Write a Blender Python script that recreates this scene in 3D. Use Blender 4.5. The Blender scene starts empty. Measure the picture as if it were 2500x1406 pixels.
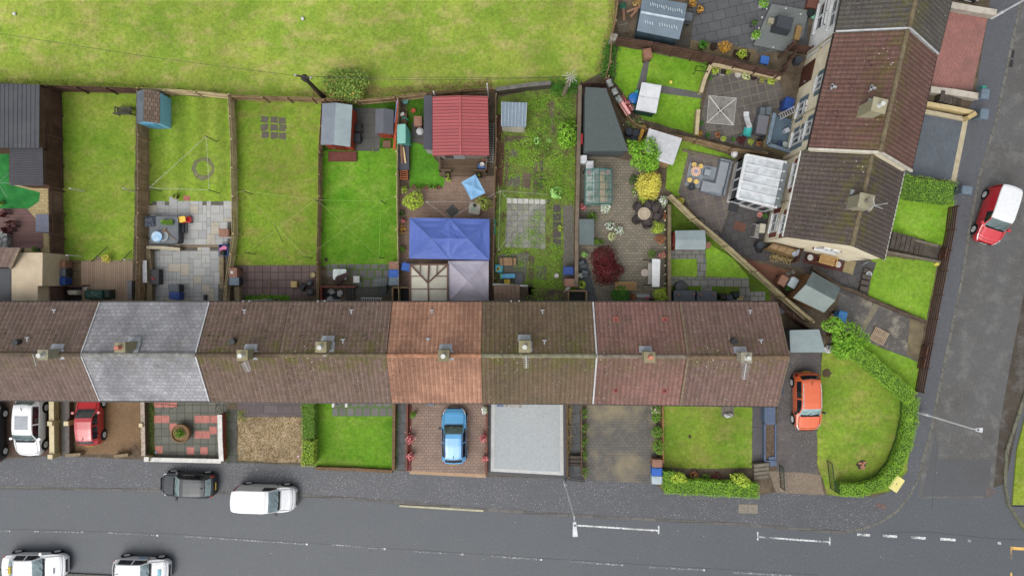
import bpy, math, random
from math import sin, cos, pi, radians, sqrt, atan2, hypot
from mathutils import Vector
R = random.Random(7)
SC = bpy.context.scene
COL = SC.collection
# ---------------------------------------------------------------- camera, light, exposure
S = 0.0295          # metres per photo pixel on the ground
H = 49.2            # flying height of the drone
def P(x, y, z=0.0):  # photo pixel of a point at height z -> world point
    k = S*(H-z)/H
    return Vector(((x-1250)*k, (703-y)*k, z))
cam = bpy.data.cameras.new('camera')
cam.sensor_fit = 'HORIZONTAL'
cam.angle_x = 2*math.atan(1250*S/H)
cam.clip_start, cam.clip_end = 1.0, 600.0
camo = bpy.data.objects.new('camera', cam); COL.objects.link(camo)
camo.location = (0, 0, H)
SC.camera = camo
SUN_EL, SUN_AZ = radians(58), radians(212)      # compass bearing of the sun
w = bpy.data.worlds.new('World'); SC.world = w; w.use_nodes = True
nt = w.node_tree; nt.nodes.clear()
sky = nt.nodes.new('ShaderNodeTexSky'); sky.sky_type = 'NISHITA'; sky.sun_disc = False
sky.sun_elevation = SUN_EL; sky.sun_rotation = SUN_AZ
sky.air_density, sky.dust_density, sky.ozone_density = 1.0, 4.0, 1.0
hs = nt.nodes.new('ShaderNodeHueSaturation'); hs.inputs['Saturation'].default_value = 0.22
bg = nt.nodes.new('ShaderNodeBackground'); bg.inputs['Strength'].default_value = 0.15
ow = nt.nodes.new('ShaderNodeOutputWorld')
nt.links.new(sky.outputs[0], hs.inputs['Color']); nt.links.new(hs.outputs[0], bg.inputs['Color'])
nt.links.new(bg.outputs[0], ow.inputs['Surface'])
sl = bpy.data.lights.new('sun', 'SUN'); sl.energy = 0.75; sl.angle = radians(50); sl.color = (1, .965, .91)
so = bpy.data.objects.new('sun', sl); COL.objects.link(so); so.location = (-10, -20, 60)
sd = Vector((sin(SUN_AZ)*cos(SUN_EL), cos(SUN_AZ)*cos(SUN_EL), sin(SUN_EL)))
so.rotation_euler = sd.to_track_quat('Z', 'Y').to_euler()
SC.view_settings.view_transform = 'Standard'; SC.view_settings.look = 'None'
SC.view_settings.exposure = 0.72; SC.view_settings.gamma = 1
SC.cycles.use_denoising = True
SC.cycles.max_bounces = 5; SC.cycles.diffuse_bounces = 3; SC.cycles.transparent_max_bounces = 12
# ---------------------------------------------------------------- materials
K = 1.55            # brightness of a white horizontal surface at this exposure
def lin(c):
    c /= 255.0
    return c/12.92 if c <= .04045 else ((c+.055)/1.055)**2.4
def L(c):
    return tuple(min(.85, lin(x)/K) for x in c)
class G:
    def __init__(s, name):
        s.m = bpy.data.materials.new(name); s.m.use_nodes = True
        s.t = s.m.node_tree; s.t.nodes.clear()
        s.o = s.t.nodes.new('ShaderNodeOutputMaterial')
    def n(s, ty, _p=None, **k):
        n = s.t.nodes.new('ShaderNode'+ty)
        for a, v in (_p or {}).items(): setattr(n, a, v)
        for a, v in k.items(): s.set(n.inputs[a.replace('_', ' ')], v)
        return n
    def set(s, i, v):
        if isinstance(v, bpy.types.NodeSocket): s.t.links.new(v, i)
        elif i.type == 'RGBA' and len(v) == 3: i.default_value = (*v, 1)
        else: i.default_value = v
    def co(s, uv=False, rot=0, sc=(1, 1, 1), loc=(0, 0, 0)):
        t = s.n('TexCoord').outputs['UV' if uv else 'Object']
        return s.n('Mapping', Vector=t, Rotation=(0, 0, rot), Scale=sc, Location=loc).outputs[0]
    def noise(s, vec, sc, det=4, rough=.55, lo=None, hi=None, dist=0):
        f = s.n('TexNoise', Vector=vec, Scale=sc, Detail=det, Roughness=rough, Distortion=dist).outputs[0]
        return f if lo is None else s.rng(f, lo, hi)
    def rng(s, f, lo, hi, a=0, b=1):
        return s.n('MapRange', Value=f, From_Min=lo, From_Max=hi, To_Min=a, To_Max=b).outputs[0]
    def mix(s, f, a, b, mode='MIX'):
        n = s.n('Mix', {'data_type': 'RGBA', 'blend_type': mode})
        s.set(n.inputs[0], f); s.set(n.inputs[6], a); s.set(n.inputs[7], b)
        return n.outputs[2]
    def val(s, c, f):          # colour times a grey factor
        return s.mix(1.0, c, s.n('CombineColor', Red=f, Green=f, Blue=f).outputs[0], 'MULTIPLY')
    def math(s, op, a, b):
        n = s.n('Math', {'operation': op}); s.set(n.inputs[0], a); s.set(n.inputs[1], b); return n.outputs[0]
    def bump(s, h, st=.3, d=.02):
        return s.n('Bump', Height=h, Strength=st, Distance=d).outputs[0]
    def out(s, col, rough=.7, spec=.3, metal=0, nor=None, **k):
        b = s.n('BsdfPrincipled', Base_Color=col, Roughness=rough, Metallic=metal, Specular_IOR_Level=spec, **k)
        if nor is not None: s.set(b.inputs['Normal'], nor)
        s.t.links.new(b.outputs[0], s.o.inputs[0]); return s.m
MC = {}
def memo(f):
    def g(name, *a, **k):
        if name not in MC:
            assert not (a and a[0] == (0, 0, 0)), name
            MC[name] = f(name, *a, **k)
        return MC[name]
    return g
@memo
def simple(name, c, c2=None, sc=3, var=.16, rough=.65, spec=.3, metal=0, bump=0, fine=25):
    g = G(name); v = g.co(); c = L(c); c2 = L(c2) if c2 else tuple(x*(1-var*1.6) for x in c)
    k = g.mix(g.noise(v, sc, 5, lo=.35, hi=.65), c, c2)
    k = g.val(k, g.rng(g.noise(v, .8, 6, .65), .3, .7, .9, 1.07))
    k = g.val(k, g.rng(g.noise(v, fine, 3), .3, .7, 1-var, 1+var))
    nor = g.bump(g.noise(v, fine, 4), bump) if bump else None
    return g.out(k, rough, spec, metal, nor)
@memo
def wood(name, c, c2=None, sc=1.5, rough=.75, var=.3):   # every board its own tone
    g = G(name); v = g.co(); c = tuple(min(.7, x*1.45) for x in L(c)); c2 = tuple(x*1.3 for x in L(c2)) if c2 else tuple(x*.55 for x in c)
    r = g.n('NewGeometry').outputs['Random Per Island']
    k = g.mix(g.math('MULTIPLY', g.math('ADD', r, g.noise(v, sc, 4, lo=.3, hi=.7)), .5), c, c2)
    k = g.val(k, g.rng(g.noise(v, 18, 4), .25, .75, 1-var, 1+var))
    return g.out(k, rough, .2)
@memo
def grass(name, c1, c2, c3, stripe=0, weeds=0, amt=.55):
    g = G(name); v = g.co()
    k = g.mix(g.noise(v, .34, 5, .6, .36, .64), L(c1), L(c2))
    k = g.mix(g.math('MULTIPLY', g.noise(g.co(sc=(.6, 1, 1)), .9, 7, .7, .48, .7), amt), k, L(c3))
    k = g.val(k, g.rng(g.noise(g.co(loc=(3, 8, 0)), .13, 5, .6), .36, .64, .78, 1.14))
    if stripe:
        x = g.n('SeparateXYZ', Vector=v).outputs[0]
        st = g.math('SINE', g.math('MULTIPLY', x, stripe), 0)
        k = g.val(k, g.rng(st, -1, 1, .86, 1.1))
    k = g.mix(g.math('MULTIPLY', g.noise(v, 2.6, 6, .75, .5, .68), .6), k, L(tuple(a*.8 for a in c1)))
    k = g.val(k, g.rng(g.noise(v, 4.5, 6, .8), .3, .7, .68, 1.4))
    k = g.mix(g.noise(v, 3.3, 8, .85, .58, .7), k, L(tuple(a*.62 for a in c1)))
    vo = g.n('TexVoronoi', Vector=v, Scale=2.6).outputs[0]
    k = g.mix(g.math('MULTIPLY', g.math('LESS_THAN', vo, .055), .55), k, L((225, 228, 165)))
    if weeds:
        k = g.mix(g.noise(v, 1.3, 7, .7, .52, .62), k, L((92, 80, 62)))
        k = g.mix(g.noise(g.co(loc=(7, 3, 0)), 1.9, 7, .7, .55, .66), k, L((128, 165, 60)))
    nor = g.bump(g.noise(v, 14, 5, .7), .55, .04)
    return g.out(k, .9, .12, 0, nor)
@memo
def asphalt(name, c, speck=.5, sp=(215, 215, 215), stain=(70, 68, 64), sa=.35, rough=.55, big=None):
    g = G(name); v = g.co(); c = tuple(a*.87 for a in c); k = L(c)
    k = g.mix(g.math('MULTIPLY', g.noise(v, .22, 7, .7, .42, .72), sa), k, L(stain))
    k = g.mix(g.math('MULTIPLY', g.noise(g.co(loc=(9, 4, 0), sc=(.5, 1, 1)), .5, 6, .7, .48, .75), .15), k, L(tuple(min(255, a*1.1) for a in c)))
    if big: k = g.mix(g.noise(v, big[0], 8, .7, .5, .68), k, L(big[1]))
    k = g.val(k, g.rng(g.noise(v, 6, 7, .9), .3, .7, .78, 1.24))
    f = g.math('MULTIPLY', g.noise(v, 12, 3, .7, .57, .69), g.noise(v, .45, 6, .7, .3, .62))
    k = g.mix(g.math('MULTIPLY', f, speck), k, L(sp))
    vo = g.n('TexVoronoi', Vector=v, Scale=.85).outputs[0]
    k = g.mix(g.math('MULTIPLY', g.math('LESS_THAN', vo, .032), .45), k, L((196, 198, 202)))
    nor = g.bump(g.noise(v, 30, 4, .7), .25, .02)
    return g.out(k, g.rng(g.noise(v, 3, 6, .8), .35, .65, rough-.03, rough+.06), .36, 0, nor)
@memo
def slab(name, c1, c2, mo, w=.6, h=.6, rot=0, off=.5, ms=.012, var=.14, moss=None, dirt=.4, rough=.7, loc=(0, 0, 0), freq=2, wear=None):
    g = G(name); v = g.co(rot=radians(rot), loc=loc); u = g.co()
    if w >= .5 and h >= .5: ms *= 2.3
    b = g.n('TexBrick', {'offset': off, 'offset_frequency': freq}, Vector=v, Color1=L(c1), Color2=L(c2), Mortar=L(mo), Scale=1, Mortar_Size=ms, Mortar_Smooth=.3, Bias=0, Brick_Width=w, Row_Height=h)
    k = g.mix(g.math('MULTIPLY', g.noise(u, .8, 6, .65, .45, .72), dirt), b.outputs[0], L(tuple(a*.62 for a in c1)))
    if wear: k = g.mix(g.math('MULTIPLY', g.noise(u, wear[0], 5, .6, .48, .66), wear[2]), k, L(wear[1]))
    k = g.val(k, g.rng(g.noise(u, 16, 5, .75), .28, .72, 1-var, 1+var))
    if moss: k = g.mix(g.math('MULTIPLY', g.noise(u, 2.2, 7, .75, .56, .66), moss[1]), k, L(moss[0]))
    vo = g.n('TexVoronoi', Vector=u, Scale=1.1).outputs[0]
    k = g.mix(g.math('MULTIPLY', g.math('LESS_THAN', vo, .035), .5), k, L((215, 212, 200)))
    nor = g.bump(g.math('SUBTRACT', g.noise(u, 20, 3), g.math('MULTIPLY', b.outputs[1], 1.5)), .35, .015)
    return g.out(k, rough, .35, 0, nor)
@memo
def tile(name, c1, c2, dark=.35, white=.3, moss=.3, w=.3, h=.33, off=0, mo=(42, 34, 30), ms=.02, mossc=(96, 92, 44), rough=.8, tone=None):
    g = G(name); v = g.co(True); u = g.co(); c1, c2, mo = [tuple(min(250, a*1.22) for a in q) for q in (c1, c2, mo)]
    b = g.n('TexBrick', {'offset': off}, Vector=v, Color1=L(c1), Color2=L(c2), Mortar=L(mo), Scale=1, Mortar_Size=ms, Mortar_Smooth=.6, Bias=0, Brick_Width=w, Row_Height=h)
    k = g.mix(.35, b.outputs[0], g.mix(g.noise(u, .5, 5, .6, .35, .65), L(c1), L(c2)))
    if tone: k = g.mix(g.math('MULTIPLY', g.noise(u, .35, 3, .5, .45, .6), tone[1]), k, L(tone[0]))
    k = g.val(k, g.rng(g.noise(u, 9, 6, .8), .28, .72, .72, 1.28))
    k = g.mix(g.math('MULTIPLY', g.math('MULTIPLY', g.noise(u, 6.5, 3, .6, .58, .66), g.noise(u, .55, 4, .6, .42, .62)), dark*2), k, L((40, 34, 28)))
    vv = g.n('SeparateXYZ', Vector=v).outputs[1]
    rd = g.rng(vv, 2.3, 3.9, 0, 1)
    if moss: k = g.mix(g.math('MULTIPLY', g.math('MULTIPLY', g.noise(u, 1.6, 7, .75, .44, .58), g.rng(vv, 2.0, 3.6, .18, 1)), min(1, moss*1.9)), k, L(mossc))
    f = g.math('LESS_THAN', g.n('TexVoronoi', Vector=g.co(sc=(1, 1, .4)), Scale=3.4, Randomness=1).outputs[0], .12)
    f = g.math('MULTIPLY', f, g.math('MULTIPLY', g.noise(u, .7, 4, .6, .44, .6), g.math('ADD', .5, rd)))
    k = g.mix(g.math('MULTIPLY', f, min(1, white*1.8)), k, L((205, 200, 185)))
    f2 = g.math('MULTIPLY', g.noise(u, 13, 2, .5, .62, .68), g.noise(u, .9, 4, .6, .42, .62))
    k = g.mix(g.math('MULTIPLY', f2, white), k, L((188, 180, 165)))
    return g.out(k, rough, .25, 0, g.bump(g.noise(u, 16, 4), .25, .02))
@memo
def leaf(name, c1, c2, c3=None, pc=.12):
    g = G(name); r = g.n('NewGeometry').outputs['Random Per Island']; B = lambda c: tuple(min(.8, x*1.75) for x in L(c))
    k = g.mix(r, B(c1), B(c2))
    k = g.mix(g.noise(g.co(), .9, 5, .65, .35, .65), k, g.val(k, .66))
    if c3: k = g.mix(g.math('LESS_THAN', g.n('TexWhiteNoise', {'noise_dimensions': '1D'}, W=r).outputs[0], pc), k, B(c3))
    d = g.n('BsdfPrincipled', Base_Color=k, Roughness=.6, Specular_IOR_Level=.2)
    t = g.n('BsdfTranslucent', Color=k)
    mx = g.n('MixShader', Fac=.18); g.t.links.new(d.outputs[0], mx.inputs[1]); g.t.links.new(t.outputs[0], mx.inputs[2])
    g.t.links.new(mx.outputs[0], g.o.inputs[0]); return g.m
@memo
def paint(name, c, rough=.28, coat=.8, flake=0):
    g = G(name); k = L(c)
    if sum(c) < 200: rough, coat = .5, .25
    k = g.val(k, g.rng(g.noise(g.co(), 5, 4), .3, .7, .93, 1.05))
    return g.out(k, rough, .5, flake, None, Coat_Weight=coat, Coat_Roughness=.08)
@memo
def glass(name, c=(40, 48, 50), rough=.06, a=0):
    g = G(name); k = L(c)
    k = g.mix(g.noise(g.co(), 2.2, 3, .5, .35, .65), k, tuple(min(.8, x*1.5) for x in k))
    if not a: return g.out(k, rough, .9)
    b = g.n('BsdfPrincipled', Base_Color=k, Roughness=.12, Specular_IOR_Level=.8)
    t = g.n('BsdfTransparent', Color=(.93, .96, .95))
    mx = g.n('MixShader', Fac=a); g.t.links.new(t.outputs[0], mx.inputs[1]); g.t.links.new(b.outputs[0], mx.inputs[2])
    g.t.links.new(mx.outputs[0], g.o.inputs[0]); return g.m
@memo
def worn(name, c, lo=.4, hi=.6, sc=6):      # chipped road paint over the asphalt
    g = G(name); v = g.co()
    b = g.n('BsdfPrincipled', Base_Color=L(c), Roughness=.6)
    mx = g.n('MixShader', Fac=g.math('MULTIPLY', g.noise(v, sc, 6, .75, lo, hi), g.noise(v, .8, 3, .5, .3, .5)))
    g.t.links.new(g.n('BsdfTransparent').outputs[0], mx.inputs[1]); g.t.links.new(b.outputs[0], mx.inputs[2])
    g.t.links.new(mx.outputs[0], g.o.inputs[0]); return g.m
# ---------------------------------------------------------------- mesh helpers
ORG = {}
class MB:
    def __init__(s): s.v = []; s.f = []; s.uv = []
    def add(s, vs, fs, uvs=None):
        o = len(s.v); s.v += [tuple(p) for p in vs]
        for i, f in enumerate(fs):
            s.f.append(tuple(j+o for j in f)); s.uv.append(uvs[i] if uvs else None)
        return s
    def box(s, c, d, rz=0, taper=1.0, tz=0):
        x, y, z = d[0]/2, d[1]/2, d[2]; ca, sa = cos(rz), sin(rz); vs = []
        for k, zz in ((1, 0), (taper, z)):
            for a, b in ((-x, -y), (x, -y), (x, y), (-x, y)):
                a *= k; b *= k; vs.append((c[0]+a*ca-b*sa, c[1]+a*sa+b*ca, c[2]+zz))
        return s.add(vs, [(3, 2, 1, 0), (4, 5, 6, 7), (0, 1, 5, 4), (1, 2, 6, 5), (2, 3, 7, 6), (3, 0, 4, 7)])
    def prism(s, poly, z0, z1):
        a = sum(p[0]*q[1]-q[0]*p[1] for p, q in zip(poly, poly[1:]+poly[:1]))
        if a < 0: poly = poly[::-1]
        n = len(poly)
        vs = [(p[0], p[1], z0) for p in poly]+[(p[0], p[1], z1 if not callable(z1) else z1(p)) for p in poly]
        return s.add(vs, [tuple(range(n, 2*n)), tuple(range(n-1, -1, -1))]+[(i, (i+1) % n, n+(i+1) % n, n+i) for i in range(n)])
    def bar(s, a, b, w, h=None, up=(0, 0, 1)):
        a, b = Vector(a), Vector(b); h = h or w; d = (b-a).normalized(); u = Vector(up)
        if abs(d.dot(u)) > .99: u = Vector((1, 0, 0))
        x = d.cross(u).normalized()*w/2; y = x.cross(d).normalized()*h/2
        return s.add([a-x-y, a+x-y, a+x+y, a-x+y, b-x-y, b+x-y, b+x+y, b-x+y], [(0, 3, 2, 1), (4, 5, 6, 7), (0, 1, 5, 4), (1, 2, 6, 5), (2, 3, 7, 6), (3, 0, 4, 7)][:6])
    def tube(s, a, b, r, r2=None, n=7, cap=True):
        a, b = Vector(a), Vector(b); d = (b-a).normalized(); u = Vector((0, 0, 1)) if abs(d.z) < .95 else Vector((1, 0, 0))
        x = d.cross(u).normalized(); y = x.cross(d); r2 = r if r2 is None else r2; vs = []
        for c, q in ((a, r), (b, r2)):
            vs += [c+(x*cos(2*pi*i/n)+y*sin(2*pi*i/n))*q for i in range(n)]
        fs = [(i, (i+1) % n, n+(i+1) % n, n+i) for i in range(n)]
        if cap: fs += [tuple(range(n-1, -1, -1)), tuple(range(n, 2*n))]
        return s.add(vs, fs)
    def path(s, pts, r, n=6):
        for a, b in zip(pts, pts[1:]): s.tube(a, b, r, n=n)
        return s
    def lathe(s, c, prof, n=14, sx=1, sy=1):
        vs = []
        for r, z in prof: vs += [(c[0]+sx*r*cos(2*pi*i/n), c[1]+sy*r*sin(2*pi*i/n), c[2]+z) for i in range(n)]
        fs = [(k*n+i, k*n+(i+1) % n, (k+1)*n+(i+1) % n, (k+1)*n+i) for k in range(len(prof)-1) for i in range(n)]
        fs.append(tuple(range((len(prof)-1)*n, len(prof)*n)))
        return s.add(vs, fs)
    def quad(s, *p, uv=None): return s.add(p, [tuple(range(len(p)))], [uv] if uv else None)
    def leafq(s, p, nrm, sz, asp=.6):
        a = Vector((R.gauss(0, 1), R.gauss(0, 1), R.gauss(0, 1)))
        u = nrm.cross(a)
        if u.length < 1e-4: u = Vector((1, 0, 0))
        u = u.normalized()*sz*.5; t = nrm.cross(u).normalized()*sz*.5*asp
        m = nrm*sz*.12
        return s.add([p-u, p-t+m, p+u, p+t+m], [(0, 1, 2, 3)])
    def cloud(s, c, r, n, sz, lumps=5, rough=.45, low=-.25):
        """leaf clumps through an uneven ellipsoid"""
        c = Vector(c); ls = []
        for _ in range(lumps):
            a, e = R.uniform(0, 2*pi), R.uniform(.05, 1.2)
            ls.append(Vector((cos(a)*cos(e), sin(a)*cos(e), sin(e))))
        for _ in range(n):
            while 1:
                d = Vector((R.gauss(0, 1), R.gauss(0, 1), R.gauss(0, 1))).normalized()
                if d.z > low: break
            k = max([max(0, d.dot(q))**5 for q in ls]+[0])
            q = (1-rough+rough*k)*(R.uniform(.25, 1)**.35)*R.uniform(.9, 1.06)
            p = c+Vector((d.x*r[0], d.y*r[1], d.z*r[2]))*q
            nn = (d+Vector((R.gauss(0, .5), R.gauss(0, .5), R.gauss(.35, .5)))).normalized()
            s.leafq(p, nn, sz*R.uniform(.6, 1.3))
        return s
    def build(s, name, mat, parent=None, smooth=False, world=False, label=None, org=None):
        if org is None: org = ORG[parent.name] if (world and parent) else Vector((0, 0, 0))
        me = bpy.data.meshes.new(name)
        me.from_pydata([(a-org.x, b-org.y, c-org.z) for a, b, c in s.v], [], s.f)
        if any(s.uv):
            ul = me.uv_layers.new(name='UVMap'); i = 0; flat = []
            for f, u in zip(s.f, s.uv):
                for j in range(len(f)): flat += list(u[j]) if u else [0, 0]
            ul.data.foreach_set('uv', flat)
        if smooth: me.polygons.foreach_set('use_smooth', [True]*len(me.polygons))
        me.materials.append(mat); me.update()
        o = bpy.data.objects.new(name, me); COL.objects.link(o)
        if parent: o.parent = parent; ORG[o.name] = ORG.get(parent.name, org)
        if label: o['label'] = label
        return o
def tag(o, label, cat, group=None):
    o['label'] = label; o['category'] = cat
    if group: o['group'] = group
    return o
def thing(name, label, cat, loc=(0, 0, 0), rz=0, group=None):
    o = bpy.data.objects.new(name, None); o.empty_display_size = .2; COL.objects.link(o)
    o.location = loc; o.rotation_euler = (0, 0, rz); ORG[o.name] = Vector(loc)
    return tag(o, label, cat, group)
def single(name, label, cat, mb, mat, group=None, smooth=False):   # a thing that is one mesh, built in world coordinates
    xs = [v[0] for v in mb.v]; ys = [v[1] for v in mb.v]; zs = [v[2] for v in mb.v]
    org = Vector(((min(xs)+max(xs))/2, (min(ys)+max(ys))/2, min(zs)))
    o = mb.build(name, mat, None, smooth, org=org); o.location = org
    return tag(o, label, cat, group)
def struct(name, mb, mat, kind='structure', smooth=False):
    o = mb.build(name, mat, None, smooth); o['kind'] = kind; return o
def copy_thing(src, loc, rz=0, label=None, scale=None):
    r = src.copy(); COL.objects.link(r); r.location = loc; r.rotation_euler = (0, 0, rz)
    if label: r['label'] = label
    if scale: r.scale = (scale,)*3
    for ch in list(src.children):
        c = ch.copy(); COL.objects.link(c); c.parent = r
        for gg in ch.children:
            d = gg.copy(); COL.objects.link(d); d.parent = c
    return r
def lerp(a, b, t): return a+(b-a)*t
def ragged(pts, step=14, j=1.3):
    out = []
    for (x0, y0), (x1, y1) in zip(pts, pts[1:]+pts[:1]):
        n = max(1, int(hypot(x1-x0, y1-y0)/step))
        out += [(x0+(x1-x0)*i/n+R.uniform(-j, j), y0+(y1-y0)*i/n+R.uniform(-j, j)) for i in range(n)]
    return out
TUFT = []
GZ = 0.10           # garden level above the road
def poly(pts, z=0): return [tuple(P(x, y, z))[:2] for x, y in pts]
def ground(name, pts, mat, lay=1, z0=None):
    z = GZ+.006*lay
    if name in ('lawn', 'bare_earth', 'gravel_bed', 'flower_bed', 'mulch_bed', 'weedy_garden', 'stone_bed', 'gravel_path', 'weed_bed'):
        if name == 'lawn': TUFT.append((poly(pts, z), z, mat))
        pts = ragged(pts)
    return struct(name, MB().prism(poly(pts, z), z-.05 if z0 is None else z0, z), mat)
# ================================================================ ground, roads, pavements, lawns, paving
struct('ground', MB().prism([(-160, -160), (160, -160), (160, 160), (-160, 160)], -.6, -.03), grass('outlying_grass', (140, 150, 84), (120, 138, 70), (150, 140, 92)))
KERB = [(-700, 1160), (0, 1193), (256, 1198), (376, 1200), (725, 1212), (885, 1222), (1181, 1247), (1420, 1263), (1608, 1272), (1790, 1282), (1997, 1298), (2060, 1302), (2106, 1294), (2159, 1273), (2193, 1249), (2224, 1210), (2248, 1163), (2257, 1120), (2278, 1045), (2295, 955), (2322, 827), (2356, 662), (2370, 557), (2395, 429), (2434, 301), (2490, 30), (2570, -400)]
FRONT = [(-700, 1085), (0, 1120), (130, 1112), (356, 1122), (550, 1128), (735, 1136), (962, 1147), (1190, 1163), (1380, 1168), (1600, 1180), (1618, 1200), (1856, 1208), (1900, 1201), (2020, 1207), (2060, 1212), (2130, 1214), (2180, 1196), (2212, 1150), (2228, 1070), (2238, 960), (2258, 827), (2288, 690), (2308, 560), (2330, 470), (2348, 300), (2380, 235), (2412, 40), (2470, -400)]
road = [(-700, 1362), (-700, 1160)]+KERB[1:]+[(2900, -400), (2900, 1800), (-700, 1800)]
struct('road', MB().prism(poly(road), -.3, 0), asphalt('road_asphalt', (98, 103, 109), .2, stain=(93, 96, 99), sa=.3))
side = [(2257, 1120), (2278, 1045), (2295, 955), (2322, 827), (2356, 662), (2370, 557), (2395, 429), (2434, 301), (2490, 30), (2570, -400), (2760, -400), (2640, 300), (2545, 780), (2459, 1100), (2420, 1215), (2240, 1215)]
struct('side_road', MB().prism(poly(side), -.2, .004), asphalt('old_asphalt', (107, 107, 107), .45, stain=(74, 68, 60), sa=.7, sp=(180, 174, 158), big=(.9, (112, 112, 110))))
struct('road_patch', MB().prism(poly([(2262, 1160), (2285, 1050), (2290, 1120), (2420, 1122), (2412, 1210), (2250, 1212)]), -.1, .008), asphalt('new_asphalt', (98, 100, 104), .12, stain=(80, 78, 76), sa=.7))
struct('road_edge_dirt', MB().prism(poly([(2530, 560), (2600, 560), (2490, 1010), (2455, 1180), (2425, 1190), (2442, 1030), (2470, 870)]), -.1, .009), asphalt('leaf_litter', (84, 74, 62), .3, stain=(52, 42, 34), sa=.9, sp=(140, 125, 100), big=(.8, (100, 98, 94))))
struct('pavement', MB().prism(poly(FRONT[:14]+[(2140, 1213), (2170, 1200), (2159, 1273)]+[(2106, 1294), (2060, 1302)]+KERB[1:11][::-1]+[(-700, 1160)], GZ), -.2, GZ), asphalt('pavement_asphalt', (95, 97, 102), .8, stain=(88, 89, 93), sa=.4, sp=(196, 196, 200)))
struct('pavement', MB().prism(poly([(2130, 1214), (2180, 1196), (2212, 1150), (2228, 1070), (2238, 960), (2258, 827), (2288, 690), (2308, 560), (2330, 470), (2348, 300), (2380, 235), (2412, 40), (2470, -400)]+KERB[13:][::-1], GZ+.004), -.2, GZ+.004), asphalt('smooth_asphalt', (101, 104, 110), .18, stain=(84, 84, 86), sa=.5))
struct('pavement', MB().prism(poly([(-700, 1362), (0, 1394), (280, 1408), (2600, 1530), (2600, 1800), (-700, 1800)], GZ), -.2, GZ), asphalt('pavement_asphalt', (0, 0, 0)))
struct('pavement', MB().prism(poly([(2462, 1236), (2480, 1236), (2900, 1240), (2900, 1420), (2560, 1360), (2500, 1295)], GZ), -.2, GZ), asphalt('smooth_asphalt', (0, 0, 0)))
struct('verge', MB().prism(poly([(2483, 1100), (2520, 950), (2620, 560), (2900, 300), (2900, 1236), (2472, 1232)], GZ), -.2, GZ), grass('verge_grass', (142, 160, 56), (122, 146, 44), (160, 160, 90)))
def strip(pts, wpx, z):     # a ribbon to the left of a pixel polyline
    w_ = [P(x, y, z) for x, y in pts]; lo, hi = [], []
    for i, p in enumerate(w_):
        d = (w_[min(i+1, len(w_)-1)]-w_[max(i-1, 0)]).normalized(); n = Vector((-d.y, d.x, 0))*wpx*S
        lo.append((p.x, p.y)); hi.append((p.x+n.x, p.y+n.y))
    return lo+hi[::-1]
kst = slab('kerb_stone', (112, 110, 106), (94, 92, 90), (70, 68, 64), .9, .6, 0, .5, .012, .2, moss=((96, 96, 70), .5))
kz = GZ+.012
struct('kerb', MB().prism(strip(KERB[:12], 7, kz), -.2, kz), kst)
struct('kerb', MB().prism(strip(KERB[11:], 6, kz), -.2, kz), slab('kerb_grey', (122, 120, 112), (104, 102, 96), (70, 68, 60), .9, .6, 60, .5, .012, .2, moss=((104, 104, 74), .5)))
struct('kerb', MB().prism(strip([(2530, 870), (2455, 1100), (2450, 1184), (2459, 1232), (2500, 1295), (2560, 1360)], 8, kz), -.2, kz), slab('kerb_moss', (112, 112, 96), (96, 96, 80), (66, 66, 56), .9, .6, 80, .5, .012, .2, moss=((120, 126, 60), .8)))
struct('kerb', MB().prism(strip([(-100, 1386), (0, 1391), (280, 1405), (700, 1428)], -4, kz), -.2, kz), kst)
sm_ = asphalt('tar_seam', (84, 86, 88), 0)
for q in ([(0, 1291), (400, 1302), (900, 1335), (1500, 1374), (2000, 1403)], [(2290, 1060), (2275, 1240)], [(2150, 1300), (2260, 1298), (2440, 1316), (2520, 1318)]): struct('road_seam', MB().prism(strip(q, 1.1, .005), -.02, .0055 if q[0][0] < 2000 else .0095), sm_)
def mark(pts, m, z=.006): struct('road_marking', MB().prism(poly(pts, z), z-.02, z), m)
wp = worn('white_road_paint', (226, 228, 230), .5, .62, 9); wq = worn('chipped_road_paint', (230, 231, 232), .38, .5, 8); yp = worn('yellow_road_paint', (236, 190, 100), .2, .35)
for x0, y0, x1, y1, q in ((-10, 1296, 25, 1296, 3), (84, 1297, 202, 1298.5, 3), (265, 1300, 385, 1306.5, 3), (448, 1308.5, 750, 1328, 3), (805, 1328.5, 940, 1339.5, 3), (1010, 1346, 1130, 1352.5, 3), (1195, 1357, 1322, 1365.5, 4), (1390, 1370, 1520, 1379, 4), (1585, 1384, 1720, 1391, 4), (1790, 1397, 1930, 1405, 4)):
    mark([(x0, y0-q/2), (x1, y1-q/2), (x1, y1+q/2), (x0, y0+q/2)], wp)
    if x0 > 0: mark([(x1-3, y1-2.2), (x1+1, y1-2.2), (x1+1, y1+2.2), (x1-3, y1+2.2)], wq, .01)
for x0, y0, x1, y1, q in ((1410, 1282, 1606, 1294.5, 4), (1852, 1310, 2024, 1322.5, 4), (2093, 1304, 2124, 1306, 6), (2156, 1307, 2190, 1309.5, 6), (2224, 1311, 2260, 1313.5, 6), (2296, 1315, 2333, 1317.5, 6), (2363, 1319.5, 2370, 1320, 6), (2436, 1325, 2444, 1325.5, 6)):
    mark([(x0, y0-q/2), (x1, y1-q/2), (x1, y1+q/2), (x0, y0+q/2)], wq, .007)
for x, y in ((1608, 1294), (1850, 1309), (2026, 1321)): mark([(x-1.6, y-11), (x+1.6, y-11), (x+1.6, y+9), (x-1.6, y+9)], wq, .011)
for p in ([(2471, 1334), (2560, 1339), (2560, 1346), (2471, 1341)], [(2467, 1333), (2471, 1333), (2471, 1363), (2467, 1363)], [(2467, 1397), (2471, 1397), (2471, 1440), (2467, 1440)]): mark(p, yp)
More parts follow.
